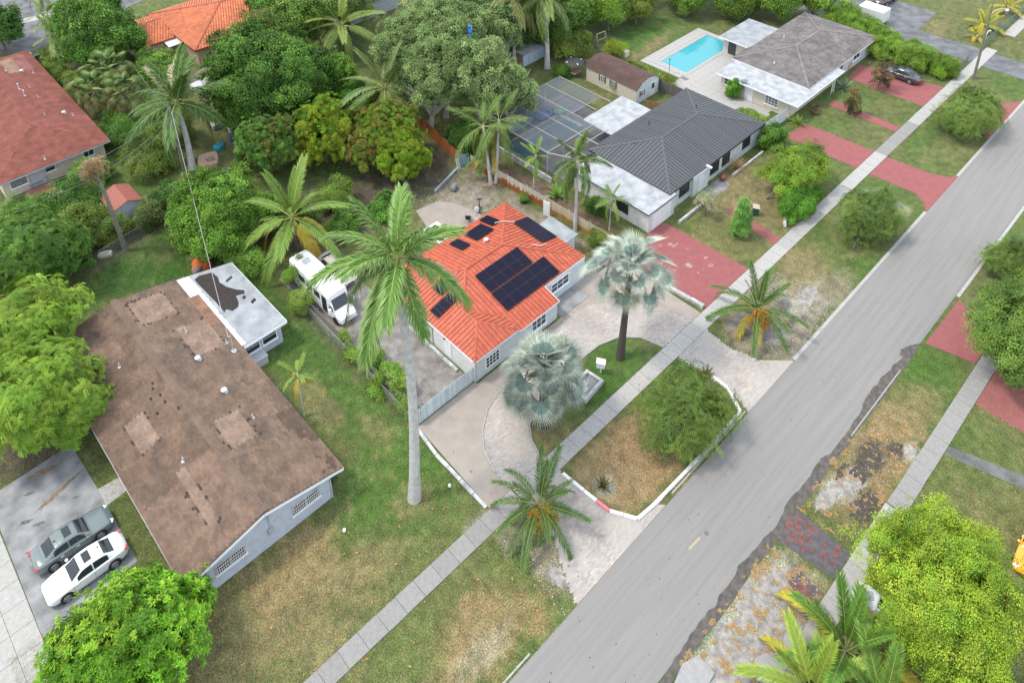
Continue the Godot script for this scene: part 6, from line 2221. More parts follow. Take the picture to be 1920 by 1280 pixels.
func small_things():
	bin("green wheeled bin with tan lid behind the brown house's right corner", Vector3(18.5, 0, -40.3), 0.3, Color(.04, .12, .07), Color(.5, .4, .26))
	bin("green wheeled bin with beige lid on the lawn beside the young pine", Vector3(68.0, 0, -34.1), .6, Color(.02, .1, .06), Color(.52, .45, .33))
	bin("dark green wheeled bin behind the red roof in the top left", Vector3(23.5, 0, -127.0), 0, Color(.02, .1, .07), Color(.03, .12, .09))
	bin("cream wheeled bin next to the dark green one in the top left", Vector3(22.7, 0, -128.2), .2, Color(.55, .48, .34), Color(.6, .5, .36))
	# mailbox
	var t := thing("mailbox", "white mailbox on a post on the half moon lawn", "mailbox", Vector3(40.5, 0, -32.4), .6)
	var mb := MB.new()
	mb.rect(-.07, .07, 0, .75, -.07, .07)
	part(t, "post", mb, M.white_paint)
	mb = MB.new()
	mb.rect(-.28, .28, .75, 1.25, -.36, .36); mb.slab([Vector3(-.31, 1.27, .4), Vector3(.31, 1.27, .4), Vector3(.31, 1.34, -.4), Vector3(-.31, 1.34, -.4)], .06)
	part(t, "box", mb, M.white_paint)
	t = thing("fountain", "white fountain basin with small statue beside the nearer silver palm", "fountain", Vector3(38.4, 0, -32.2), .1)
	mb = MB.new()
	mb.rect(-1.3, 1.3, 0, .45, .65, .9); mb.rect(-1.3, 1.3, 0, .45, -.9, -.65); mb.rect(-1.3, -1.05, 0, .45, -.65, .65); mb.rect(1.05, 1.3, 0, .45, -.65, .65)
	part(t, "basin", mb, M.white_dirty)
	mb = MB.new(); mb.col = Color(.3, .3, .31)
	mb.rect(-1.05, 1.05, .1, .14, -.65, .65)
	part(t, "basin_floor", mb, M.tinted)
	mb = MB.new()
	mb.lathe(Vector3(-.3, .1, 0), [Vector2(.34, 0), Vector2(.3, .12), Vector2(.14, .2), Vector2(.17, .45), Vector2(.24, .62), Vector2(.1, .78), Vector2(.13, .9), Vector2(.1, 1.02), Vector2(0, 1.06)], 14)
	mb.tube([Vector3(-.3, .75, 0), Vector3(-.02, .7, .1), Vector3(.16, .85, .12)], [.07, .06, .04], 7)
	mb.tube([Vector3(-.3, .72, 0), Vector3(-.5, .55, .12), Vector3(-.42, .4, .2)], [.07, .06, .04], 7)
	part(t, "statue", mb, M.white_paint)
	# back yard of the orange roofed house
	t = thing("bicycle", "tan bicycle lying against the twin palm trunks in the back yard", "bicycle", Vector3(50.8, .12, -57.7), -.5)
	var fr := Color(.62, .36, .16)
	for q in [[-.65, 0], [.65, 0]]:
		mb = MB.new(); mb.col = Color(.05, .045, .04)
		for i in 16:
			var a := TAU * i / 16
			var a2 := TAU * (i + 1) / 16
			mb.tube([Vector3(q[0] + cos(a) * .34, .25 + sin(a) * .2, sin(a) * .27), Vector3(q[0] + cos(a2) * .34, .25 + sin(a2) * .2, sin(a2) * .27)], [.03, .03], 5, false)
		part(t, "wheel", mb, M.tinted)
	mb = MB.new(); mb.col = fr
	for q in [[Vector3(-.65, .25, 0), Vector3(-.15, .25, 0)], [Vector3(-.65, .25, 0), Vector3(-.25, .5, -.25)], [Vector3(-.15, .25, 0), Vector3(-.25, .5, -.25)], [Vector3(-.15, .25, 0), Vector3(.42, .48, -.22)], [Vector3(-.25, .5, -.25), Vector3(.42, .5, -.26)], [Vector3(.42, .52, -.28), Vector3(.65, .25, 0)]]:
		mb.tube(q, [.035, .035], 6)
	part(t, "frame", mb, M.tinted)
	mb = MB.new(); mb.col = Color(.04, .04, .04)
	mb.box(Vector3(-.28, .58, -.3), Vector3(.26, .06, .13)); mb.bar(Vector3(.4, .6, -.55), Vector3(.4, .62, -.05), .03, .03)
	part(t, "saddle", mb, M.tinted)
	t = thing("lawn_chair", "black sling patio chair on the tan patio slab behind the orange roof", "chair", Vector3(45.3, .03, -55.2), 2.3)
	mb = MB.new()
	mb.slab([Vector3(-.28, .42, .3), Vector3(.28, .42, .3), Vector3(.28, .38, -.25), Vector3(-.28, .38, -.25)], .02)
	part(t, "seat", mb, M.black)
	mb = MB.new()
	mb.slab([Vector3(-.28, .4, -.24), Vector3(.28, .4, -.24), Vector3(.28, 1.15, -.5), Vector3(-.28, 1.15, -.5)], .02)
	part(t, "backrest", mb, M.black)
	for x in [-.29, .29]:
		for q in [[Vector3(x, 0, .32), Vector3(x, .6, .28)], [Vector3(x, 0, -.5), Vector3(x, 1.15, -.5)]]:
			mb = MB.new()
			mb.tube(q, [.018, .018], 5)
			part(t, "leg", mb, M.metal_dull)
	t = thing("exercise_bike", "black exercise bike on gravel behind the patio chair", "exercise bike", Vector3(47.3, 0, -55.7), .8)
	mb = MB.new()
	mb.bar(Vector3(-.5, .05, -.25), Vector3(-.5, .05, .25), .07, .07); mb.bar(Vector3(.5, .05, -.25), Vector3(.5, .05, .25), .07, .07); mb.bar(Vector3(-.5, .1, 0), Vector3(.5, .1, 0), .06, .06)
	mb.tube([Vector3(.35, .1, 0), Vector3(.5, 1.1, 0)], [.04, .04], 6); mb.tube([Vector3(-.2, .1, 0), Vector3(-.35, .85, 0)], [.04, .04], 6)
	part(t, "frame", mb, M.black)
	mb = MB.new()
	mb.box(Vector3(-.37, .9, 0), Vector3(.3, .1, .26)); mb.box(Vector3(.5, 1.15, 0), Vector3(.1, .12, .5))
	part(t, "seat", mb, M.black)
	mb = MB.new()
	mb.lathe(Vector3(.15, .35, -.05), [Vector2(.25, 0), Vector2(.25, .1), Vector2(0, .1)], 16, Basis(Vector3.RIGHT, PI / 2))
	part(t, "flywheel", mb, M.black)
	t = thing("standing_fan", "tall grey standing fan with white head beside the patio chair", "fan", Vector3(46.2, 0, -54.9))
	mb = MB.new(); mb.col = Color(.5, .5, .52)
	mb.lathe(Vector3.ZERO, [Vector2(.25, 0), Vector2(.24, .05), Vector2(.03, .07), Vector2(.025, 1.3)], 12)
	part(t, "stand", mb, M.tinted)
	mb = MB.new(); mb.col = Color(.75, .75, .75)
	mb.lathe(Vector3(0, 1.4, .1), [Vector2(.08, -.1), Vector2(.28, -.05), Vector2(.28, .06), Vector2(0, .1)], 16, Basis(Vector3.RIGHT, 1.2))
	part(t, "head", mb, M.tinted)
	t = thing("barbecue", "silver barrel barbecue lying on the dirt near the blue plank", "barbecue", Vector3(47.6, .4, -60.4), .5)
	mb = MB.new(); mb.col = Color(.55, .55, .55)
	mb.lathe(Vector3(-.5, 0, 0), [Vector2(0, 0), Vector2(.3, .05), Vector2(.32, .2), Vector2(.32, .9), Vector2(.3, 1.0), Vector2(0, 1.05)], 14, Basis(Vector3.BACK, -PI / 2))
	part(t, "drum", mb, M.metal_dull)
	mb = MB.new()
	for q in [[.3, .3], [.3, -.3], [-.3, .3], [-.3, -.3]]:
		mb.tube([Vector3(q[0], -.2, q[1] * .5), Vector3(q[0] * 1.3, -.4, q[1])], [.03, .03], 5)
	part(t, "leg", mb, M.black)
	t = thing("plank", "grey blue timber retaining board running to the teal gate", "plank", Vector3(49, 0, -62.9))
	mb = MB.new(); mb.col = Color(.36, .42, .47)
	mb.bar(Vector3(-3.2, .15, 1.3), Vector3(1.7, .15, -.2), .22, .3)
	part(t, "board", mb, M.wood)
	t = thing("ladder", "white folding ladder leaning by the teal gate", "ladder", Vector3(50.4, 0, -63.0))
	mb = MB.new()
	for x in [-.2, .2]:
		mb.bar(Vector3(x, 0, .35), Vector3(x * .8, 1.7, -.1), .05, .06)
	for i in 5:
		mb.bar(Vector3(-.19, .25 + .3 * i, .28 - .08 * i), Vector3(.19, .25 + .3 * i, .28 - .08 * i), .05, .03)
	part(t, "frame", mb, M.white_paint)
	t = thing("planter", "black tyre planter with small green plant by the picket fence", "planter", Vector3(51.8, 0, -53.3))
	mb = MB.new()
	mb.lathe(Vector3.ZERO, [Vector2(.36, 0), Vector2(.46, .1), Vector2(.46, .26), Vector2(.36, .36), Vector2(.28, .3), Vector2(0, .28)], 18)
	part(t, "tyre", mb, M.rubber)
	crown(t, [[0, .6, 0, .35, .4, .35]], 26, "fine", .8, [Color(.13, .24, .04)], 201, .5, "plant")
	t = thing("door_panel", "white door standing upright against the picket fence", "door", Vector3(51.9, 0, -49.9), -1.3)
	mb = MB.new()
	mb.rect(-.4, .4, 0, 1.9, -.03, .03); mb.rect(-.3, .3, 1.1, 1.75, .03, .04); mb.rect(-.3, .3, .2, .95, .03, .04)
	part(t, "leaf", mb, M.white_paint)
	t = thing("pipe", "white plastic pipe lying along the right side of the orange house", "pipe", Vector3(49.3, .08, -51))
	mb = MB.new()
	mb.tube([Vector3(-1.1, 0, -1.7), Vector3(.4, 0, 1.7)], [.07, .07], 8)
	part(t, "tube", mb, M.white_paint)
	# table, parasol
	t = thing("parasol", "dark grey parasol with white corner tabs beside the cream shed", "parasol", Vector3(76.4, 0, -68.2))
	mb = MB.new(); mb.col = Color(.06, .06, .065)
	mb.lathe(Vector3(0, 1.95, 0), [Vector2(1.45, 0), Vector2(.8, .3), Vector2(0, .52)], 8)
	part(t, "canopy", mb, M.tinted)
	mb = MB.new()
	mb.tube([Vector3.ZERO, Vector3(0, 2.4, 0)], [.03, .03], 6)
	part(t, "pole", mb, M.black)
	mb = MB.new()
	for i in 4:
		var a := TAU * i / 4 + .4
		mb.box(Vector3(cos(a) * 1.1, 2.16, sin(a) * 1.1), Vector3(.3, .03, .18), Basis(Vector3.UP, -a) * Basis(Vector3.BACK, -.3))
	part(t, "tab", mb, M.white_paint)
	t = thing("patio_table", "brown patio table under the grey parasol", "table", Vector3(76.2, 0, -67.9))
	mb = MB.new(); mb.col = Color(.3, .22, .16)
	mb.box(Vector3(-.1, .72, .3), Vector3(1.5, .06, 1.0))
	part(t, "top", mb, M.tinted)
	for q in [[-.75, .7], [.55, .7], [-.75, -.1], [.55, -.1]]:
		mb = MB.new(); mb.col = Color(.12, .1, .09)
		mb.bar(Vector3(q[0], 0, q[1]), Vector3(q[0], .7, q[1]), .06, .06)
		part(t, "leg", mb, M.tinted)
	t = thing("swing_frame", "bare wooden swing frame at the back of the pool lawn", "swing frame", Vector3(85.3, 0, -71.2))
	mb = MB.new(); mb.col = Color(.4, .34, .28)
	for q in [[Vector3(-.7, 0, .4), Vector3(-.6, 2.1, 0)], [Vector3(-.7, 0, -.4), Vector3(-.6, 2.1, 0)], [Vector3(1.2, 0, .6), Vector3(1.1, 2.1, .2)], [Vector3(1.2, 0, -.2), Vector3(1.1, 2.1, .2)], [Vector3(-.6, 2.1, 0), Vector3(1.1, 2.1, .2)], [Vector3(-.65, 1.1, .2), Vector3(1.15, 1.1, .4)]]:
		mb.bar(q[0], q[1], .09, .09)
	part(t, "frame", mb, M.tinted)
	t = thing("water_tank", "cream square tank beside the lawn next to the yellow green bush", "tank", Vector3(85.5, 0, -66.4))
	mb = MB.new(); mb.col = Color(.7, .64, .54)
	mb.rect(-.45, .45, 0, .95, -.45, .45)
	part(t, "tank_body", mb, M.tinted)
	mb = MB.new(); mb.col = Color(.75, .7, .62)
	mb.lathe(Vector3(0, .95, 0), [Vector2(.3, 0), Vector2(.28, .1), Vector2(0, .12)], 12)
	part(t, "lid", mb, M.tinted)
	t = thing("outdoor_shower", "thin black shower pole standing at the near end of the blue pool", "shower", Vector3(85.9, 0, -58.8))
	mb = MB.new()
	mb.tube([Vector3.ZERO, Vector3(0, 2.2, 0)], [.035, .03], 6); mb.lathe(Vector3(0, 2.2, 0), [Vector2(.06, 0), Vector2(.13, .12), Vector2(0, .16)], 8)
	part(t, "pole", mb, M.black)
	t = thing("urn", "rust red clay urn lying on its side by the slate house's path", "urn", Vector3(70.6, .35, -39.9), .4)
	mb = MB.new(); mb.col = Color(.2, .075, .055)
	mb.lathe(Vector3(-.35, 0, 0), [Vector2(0, 0), Vector2(.25, .05), Vector2(.38, .35), Vector2(.36, .6), Vector2(.22, .85), Vector2(.27, .95), Vector2(.2, .96), Vector2(.15, .7), Vector2(0, .5)], 16, Basis(Vector3.BACK, -PI / 2))
	part(t, "body", mb, M.tinted)
	# rubbish and junk in the far yard, white bits on verges
	for q in [["blue crate standing in the cluttered back yard", 34.3, -87.6, .6, .5, .6, Color(.08, .2, .5)], ["pale grey table in the cluttered back yard", 34.3, -91.6, 1.6, .75, 1.1, Color(.42, .42, .42)], ["white cabinet lying in the cluttered back yard", 35.2, -89.4, .9, .6, .7, Color(.75, .75, .72)], ["turquoise tarp bundle by the dusty mound", 32.3, -87.0, 1.3, .6, 1.0, Color(.05, .38, .5)], ["pink dusty pile of boards beside the tall back palm", 30.1, -85.2, 2.4, .6, 2.6, Color(.5, .33, .24)], ["white and grey pickup wreck under the dark dome tree", 37.4, -101.6, 3.4, 1.2, 1.9, Color(.6, .62, .65)], ["blue and white barrel stack under the dark dome tree", 37.0, -93.0, .9, 1.3, .9, Color(.3, .42, .62)], ["dark blue bin half hidden by the mango tree", 36.6, -89.3, .6, 1.2, .6, Color(.04, .09, .28)], ["grey shed roof sheet between the bright tree and the mango", 31.2, -80.5, 2.2, .9, 2.4, Color(.09, .08, .08)], ["white sink dumped by the chain link fence near the blue shed", 18.7, -80.6, 1.3, .55, 1.0, Color(.6, .63, .67)], ["light concrete rubble by the back of the green lawn", 15.2, -77.7, 1.4, .3, .7, Color(.55, .54, .5)], ["white dented box in the bushes right of the blue shed", 22.5, -81.6, .9, .6, .8, Color(.66, .64, .58)], ["white concrete block on the grass at the far sidewalk", 39.2, -8.2, 1.5, .35, 1.6, Color(.72, .75, .8)], ["white cracked stone beneath the lime tree beside the concrete block", 38.7, -7.2, .8, .2, .7, Color(.72, .75, .8)]]:
		t = thing("junk", q[0], "junk", Vector3(q[1], 0, q[2]), rng.randf_range(-.5, .5))
		mb = MB.new(); mb.col = q[6]
		var w: float = q[3]
		var hh: float = q[4]
		var d: float = q[5]
		var rows := []
		for i in 5:
			var r := []
			var f := [0.0, .75, 1.0, 1.04, .8][i] as float
			var sx := [1.0, 1.0, .96, .8, .0][i] as float
			for k in 17:
				var a := TAU * k / 16.0
				var ca := signf(cos(a)) * pow(absf(cos(a)), .4)
				var sa := signf(sin(a)) * pow(absf(sin(a)), .4)
				var j := 1.0 + .18 * nc.get_noise_3d(ca * 3 + q[1], f * 3, sa * 3)
				r.append(Vector3(ca * w / 2 * sx * j, hh * f * (1 + .12 * nc.get_noise_2d(k * 3, i * 7)) if i < 4 else hh * .98, -sa * d / 2 * sx * j))
			rows.append(r)
		mb.grid(rows)
		part(t, "body", mb, M.tinted)
		mb = MB.new(); mb.col = q[6] * .55
		mb.box(Vector3(w * .1, hh * 1.04, d * .1), Vector3(w * .4, .05, d * .35), Basis(Vector3.UP, .4))
		part(t, "top_panel", mb, M.tinted)
	t = thing("stone", "white stone on the lawn between brown house and sidewalk", "stone", Vector3(16.9, .1, -36.3))
	mb = MB.new()
	mb.lathe(Vector3.ZERO, [Vector2(0, -.1), Vector2(.13, -.05), Vector2(.12, .1), Vector2(0, .16)], 9)
	part(t, "body", mb, M.white_paint)
	t = thing("stone", "white stone in the grass beside the tan drive's kerb", "stone", Vector3(24.5, .1, -33.6))
	mb = MB.new()
	mb.lathe(Vector3.ZERO, [Vector2(0, -.1), Vector2(.14, -.05), Vector2(.1, .1), Vector2(0, .13)], 9)
	part(t, "body", mb, M.white_paint)
	# broken slabs by the road, lower right
	for q in [["grey broken concrete slab between the young coconut fronds", 33.5, -9.9, 1.9, 1.5, .35], ["grey concrete slab partly out of frame at the bottom edge", 30.9, -10.4, 1.8, 1.6, .2], ["grey square footing at the bottom edge beside the road", 27.2, -13.4, 2.6, 1.6, .1]]:
		t = thing("concrete_slab", q[0], "concrete slab", Vector3(q[1], 0, q[2]), q[5])
		mb = MB.new(); mb.col = Color(.8, .81, .84)
		mb.prism(P2([-q[3] / 2, -q[4] / 2, q[3] * .1, -q[4] * .62, q[3] / 2, -q[4] * .3, q[3] * .42, q[4] / 2, -q[3] * .4, q[4] * .5]), 0, .14)
		part(t, "slab", mb, M.concrete)
	t = thing("plastic_bag", "bright blue plastic bag caught high in the grey green trees", "bag", Vector3(59.2, 12.6, -70.2))
	mb = MB.new(); mb.col = Color(.03, .2, .75)
	mb.lathe(Vector3.ZERO, [Vector2(.0, -.9), Vector2(.25, -.7), Vector2(.32, -.2), Vector2(.15, .3), Vector2(.22, .6), Vector2(0, .7)], 9)
	part(t, "bag", mb, M.tinted)
	# fallen leaves, twigs
	var lf := MB.new()
	leaf_shape(lf, Vector3(-.09, .02, 0), Vector3.RIGHT, Vector3.UP, .2, .1, .35)
	var lm := lf.mesh()
	var xfs := []
	var cols := []
	for i in 200:
		var x := rng.randf_range(4, 27)
		var z := rng.randf_range(-38.5, -22)
		if z > -30.3 and z < -28.6:
			continue
		xfs.append(Transform3D(Basis(Vector3.UP, rng.randf() * TAU).scaled(Vector3.ONE * rng.randf_range(.6, 1.5)), Vector3(x, .03, z)))
		cols.append(Color(.42, .22, .09) * rng.randf_range(.6, 1.4))
	var o := many(self, "fallen_leaves", lm, M.leaf, xfs, cols)
	tag(o, "scattered brown dry leaves on the front lawn and verge", "leaves")
	xfs = []; cols = []
	var peb := MB.new()
	peb.lathe(Vector3.ZERO, [Vector2(.0, -.03), Vector2(.05, 0), Vector2(0, .035)], 6)
	var zones := [[26.4, 31.9, -60, -39.6, 1500], [43, 52, -63, -53, 900], [52.8, 62, -28, -21.5, 1600], [30, 38, -14.2, -10.4, 500], [24, 28, -29, -21.5, 300], [44, 53, -14, -10.4, 300]]
	for q in zones:
		for i in q[4]:
			xfs.append(Transform3D(Basis(Vector3.UP, rng.randf() * TAU).scaled(Vector3(1, .7, rng.randf_range(.6, 1)) * rng.randf_range(.35, 1.2)), Vector3(rng.randf_range(q[0], q[1]), .015, rng.randf_range(q[2], q[3]))))
			cols.append(Color(.5, .46, .43) * rng.randf_range(.35, 1.3))
	o = many(self, "pebbles", peb.mesh(), M.tinted, xfs, cols)
	tag(o, "loose gravel stones in the side yard and on sandy verges", "gravel")
	xfs = []; cols = []
	for i in 170:
		xfs.append(Transform3D(Basis(Vector3.UP, rng.randf() * TAU).scaled(Vector3(1.6, .12, 1) * rng.randf_range(.25, .9)), Vector3(20 + 50 * pow(rng.randf(), 1.4), .014, rng.randf_range(-21, -15))))
		cols.append(Color(.1, .1, .1) * rng.randf_range(.5, 1.5))
	o = many(self, "road_grit", peb.mesh(), M.tinted, xfs, cols)
	tag(o, "small dark tar spots and grit scattered over the road", "grit")

# ---------------------------------------------------------------- planting
var LIME := [Color(.165, .29, .028), Color(.12, .235, .025), Color(.21, .32, .04)]
var MID := [Color(.075, .18, .022), Color(.10, .22, .028), Color(.055, .14, .02)]
var DARK := [Color(.035, .10, .016), Color(.05, .13, .02), Color(.07, .155, .024)]
var GREY := [Color(.18, .275, .095), Color(.225, .32, .12), Color(.14, .225, .075)]
var MANGO := [Color(.24, .34, .028), Color(.18, .3, .028), Color(.26, .31, .035), Color(.12, .24, .028)]
var RUSTY := [Color(.2, .23, .045), Color(.25, .21, .052), Color(.15, .25, .038), Color(.18, .29, .035)]
var AIRY := [Color(.10, .18, .03), Color(.13, .21, .038), Color(.08, .15, .03)]
var OLIVE := [Color(.12, .19, .03), Color(.09, .16, .028), Color(.16, .22, .035)]

func royal(label: String, base: Vector3, top: Vector3, L: float, n: int, seed_: int, pal: Array, r0: float, group := "", windy := false):
	var t := thing("royal_palm", label, "palm", base, 0, group)
	var d := top - base
	stem(t, d * .86, [r0 * 1.75, r0 * 1.35, r0 * 1.25, r0 * 1.15, r0 * 1.1, r0 * 1.1, r0 * 1.05, r0, r0 * .85], M.palm_bark, Vector3(d.length() * .02, 0, 0), "trunk", 14)
	var cs := MB.new(); cs.col = Color(.17, .26, .08)
	cs.tube([d * .855, d * .9, d * .95, d], [r0 * .95, r0 * 1.05, r0 * .75, r0 * .35], 12)
	part(t, "crownshaft", cs, M.tinted)
	var k := "royal%d" % seed_
	var ms := []
	for i in 5:
		ms.append(feather("%s_%d" % [k, i], L, 112, L * .25, L * .0165, [.15, .42, .62, .8, .95][i], .25, [.5, .8, 1.0, 1.2, 1.3][i], pal[0] * [1.15, 1.05, 1.0, .95, .9][i], pal[1] * [1.1, 1.0, 1.0, .9, 1.0][i], .5, .1))
	fronds(t, d, ms, n, 82, -15, M.frond, seed_, "frond", 1.0, r0 * .4)
	if windy or seed_ == 101:
		var dry := feather(k + "dry", L, 60, L * .17, L * .01, .55, .1, .9, Color(.38, .31, .2), Color(.45, .38, .28), .4, .1, Color(.4, .34, .2))
		for a in [[-.5, -12.0], [.3, -22.0], [2.4, -20.0]] if not windy else [[1.5, 30.0], [1.2, 45.0], [.85, 25.0], [1.75, 55.0], [1.0, 62.0], [.5, 38.0]]:
			part(t, "dry_frond", dry, M.frond, Transform3D(Basis(Vector3.UP, a[0]) * Basis(Vector3.BACK, deg_to_rad(a[1])), d))

func palm(called: String, label: String, base: Vector3, top: Vector3, key: String, L: float, pairs: int, ll: float, lw: float, n: int, el0: float, el1: float, c0: Color, c1: Color, r0: float, seed_: int, plumose := 0.0, droop := 0.7, group := "", old := Color(0, 0, 0), sagk := 1.0) -> Node3D:
	var t := thing(called, label, "palm", base, 0, group)
	var d := top - base
	stem(t, d, [r0 * 1.5, r0 * 1.15, r0, r0, r0 * .95, r0 * .9], M.palm_bark if r0 < .2 else M.bark)
	var ms := []
	for i in 4:
		var q := c0
		var e := c1
		if i == 3 and old.r > 0:
			q = old; e = old * 1.1
		ms.append(feather("%s_%d" % [key, i], L, pairs, ll, lw, [.15, .4, .62, .8][i] * sagk, .35, droop * [.5, .9, 1.1, 1.3][i], q, e, plumose, .16, Color(.3, .33, .09)))
	fronds(t, d, ms, n, el0, el1, M.frond, seed_, "frond", 1.0, r0 * .6)
	return t

func bismarck(label: String, base: Vector3, top: Vector3, n: int, seed_: int, r0: float, lowest: float):
	var t := thing("silver_fan_palm", label, "palm", base, 0)
	var d := top - base
	stem(t, d, [r0 * 1.5, r0 * 1.15, r0, r0 * .95, r0 * .95, r0 * 1.1], M.bark_dark)
	var boots := MB.new(); boots.col = Color(.14, .10, .075)
	for i in 46:
		var a := i * 2.39996
		var y := d * (1.0 - .02 * (i % 20)) - Vector3(0, .1, 0)
		boots.bar(y, y + Vector3(cos(a) * r0 * 2.2, .5, -sin(a) * r0 * 2.2), .12, .05)
	part(t, "leaf_bases", boots, M.tinted)
	var ms := []
	for i in 8:
		var f: float = [1.05, 1.0, .92, .95][i / 2] * (1.2 if i & 1 else .78)
		var c := Color(.2, .28, .245) * f
		var e := Color(.38, .425, .355) * f
		if i > 5:
			c = Color(.26, .30, .2) * f; e = Color(.48, .42, .23) * f
		ms.append(fan("bis_%d_%d" % [seed_, i], 1.75, 34, 2.0, [1.2, 2.0, 2.6, 2.5][i / 2], .22, [.05, .1, .2, .3][i / 2], c, e, [.6, .55, .4, .2][i / 2]))
	var r := RandomNumberGenerator.new()
	r.seed = seed_
	for i in n:
		var q := i / float(n - 1)
		var az := i * 2.39996 + r.randf_range(-.2, .2)
		var el := deg_to_rad(lerpf(86, lowest, pow(q, .9)) + r.randf_range(-9, 9))
		var b := Basis(Vector3.UP, az) * Basis(Vector3.BACK, el) * Basis(Vector3.RIGHT, r.randf_range(-.8, .8))
		part(t, "leaf", ms[mini(int(q * 3.6), 3) * 2 + r.randi() % 2], M.silver, Transform3D(b.scaled_local(Vector3.ONE * r.randf_range(.85, 1.1)), d + Vector3(cos(az) * .15, -.5 * q, -sin(az) * .15)))

func fan_palm(label: String, base: Vector3, h: float, n: int, seed_: int, group: String, size := 1.0):
	var t := thing("fan_palm", label, "palm", base, 0, group)
	var d := Vector3(0, h, 0)
	stem(t, d, [.28, .24, .22, .24], M.bark)
	var ms := [fan("sabal0", 1.0, 36, 1.7, 1.2, .45, .25, Color(.13, .23, .07), Color(.2, .28, .09)), fan("sabal1", 1.05, 36, 1.7, 1.3, .5, .5, Color(.12, .2, .055), Color(.24, .26, .1)), fan("sabal2", 1.0, 36, 1.6, 1.2, .5, .8, Color(.24, .22, .08), Color(.36, .3, .15))]
	var r := RandomNumberGenerator.new()
	r.seed = seed_
	for i in n:
		var q := i / float(n - 1)
		var az := i * 2.39996 + r.randf_range(-.2, .2)
		var b := Basis(Vector3.UP, az) * Basis(Vector3.BACK, deg_to_rad(lerpf(80, -40, pow(q, .8)))) * Basis(Vector3.RIGHT, r.randf_range(-.4, .4))
		part(t, "leaf", ms[mini(int(q * 3), 2)], M.frond, Transform3D(b.scaled_local(Vector3.ONE * size * r.randf_range(.85, 1.15)), d))

func date_palm(label: String, base: Vector3, h: float, L: float, seed_: int):
	var top := base + Vector3(0, h, 0)
	var t := palm("date_palm", label, base, top, "date%d" % seed_, L, 74, L * .18, L * .011, 23, 84, -18, Color(.055, .125, .03), Color(.13, .2, .055), .26, seed_, .4, .35, "", Color(.42, .34, .04) if seed_ == 302 else Color(.1, .16, .05), 1.35)
	var r := RandomNumberGenerator.new()
	r.seed = seed_
	for k in 6:
		var a := -3.0 + .38 * k + r.randf_range(-.1, .1)
		var mb := MB.new()
		var o := Vector3(cos(a) * .6, h + .15, -sin(a) * .6)
		for i in 210:
			var f := r.randf()
			var p := o + Vector3(cos(a) * .75 * f, .1 * f - 1.35 * f * f, -sin(a) * .75 * f) + Vector3(r.randfn(), r.randfn(), r.randfn()) * .11 * (.4 + f)
			mb.col = Color(.62, .27, .02) * r.randf_range(.7, 1.25) if seed_ == 302 or k < 1 else Color(.42, .33, .035) * r.randf_range(.7, 1.2)
			var s := r.randf_range(.045, .075)
			for q in [[Vector3(s, 0, 0), Vector3(0, s * 1.4, 0)], [Vector3(0, s * 1.4, 0), Vector3(-s, 0, 0)]]:
				for z in [-s, s]:
					mb.tri(p + q[0], p + q[1], p + Vector3(0, 0, z)); mb.tri(p + q[0], p + Vector3(0, 0, z), p - Vector3(0, s, 0))
		mb.col = Color(.5, .36, .05)
		mb.tube([Vector3(0, h, 0), o, o + Vector3(cos(a) * .3, .05, -sin(a) * .3)], [.03, .03, .025], 5)
		part(t, "fruit_cluster", mb, M.tinted)

func rosette(called: String, label: String, at: Vector3, n: int, l: float, w: float, el0: float, el1: float, c: Color, c2: Color, seed_: int, category := "plant", bend := .3, group := ""):
	var t := thing(called, label, category, at, 0, group)
	var r := RandomNumberGenerator.new()
	r.seed = seed_
	for i in n:
		var a := i * 2.39996 + r.randf_range(-.3, .3)
		var e := deg_to_rad(lerpf(el0, el1, i / float(n)))
		var mb := MB.new()
		var q := c.lerp(c2, r.randf())
		mb.col = q
		var d := Vector3(cos(a) * cos(e), sin(e), sin(a) * cos(e))
		var s := Vector3(-sin(a), 0, cos(a)) * w * .5
		var ll := l * r.randf_range(.75, 1.15)
		var p0 := Vector3(cos(a), 0, sin(a)) * .05
		var prev := p0
		var ps := s * .5
		for k in 4:
			var f := (k + 1) / 4.0
			var nx := p0 + d * ll * f + Vector3(cos(a), 0, sin(a)) * bend * ll * f * f * .5 - Vector3(0, bend * ll * f * f * .6, 0)
			var ns: Vector3 = s * [1.0, 1.0, .75, .02][k]
			mb.quad(prev - ps, nx - ns, nx + ns, prev + ps)
			prev = nx; ps = ns
		part(t, "leaf", mb, M.frond)
	return t

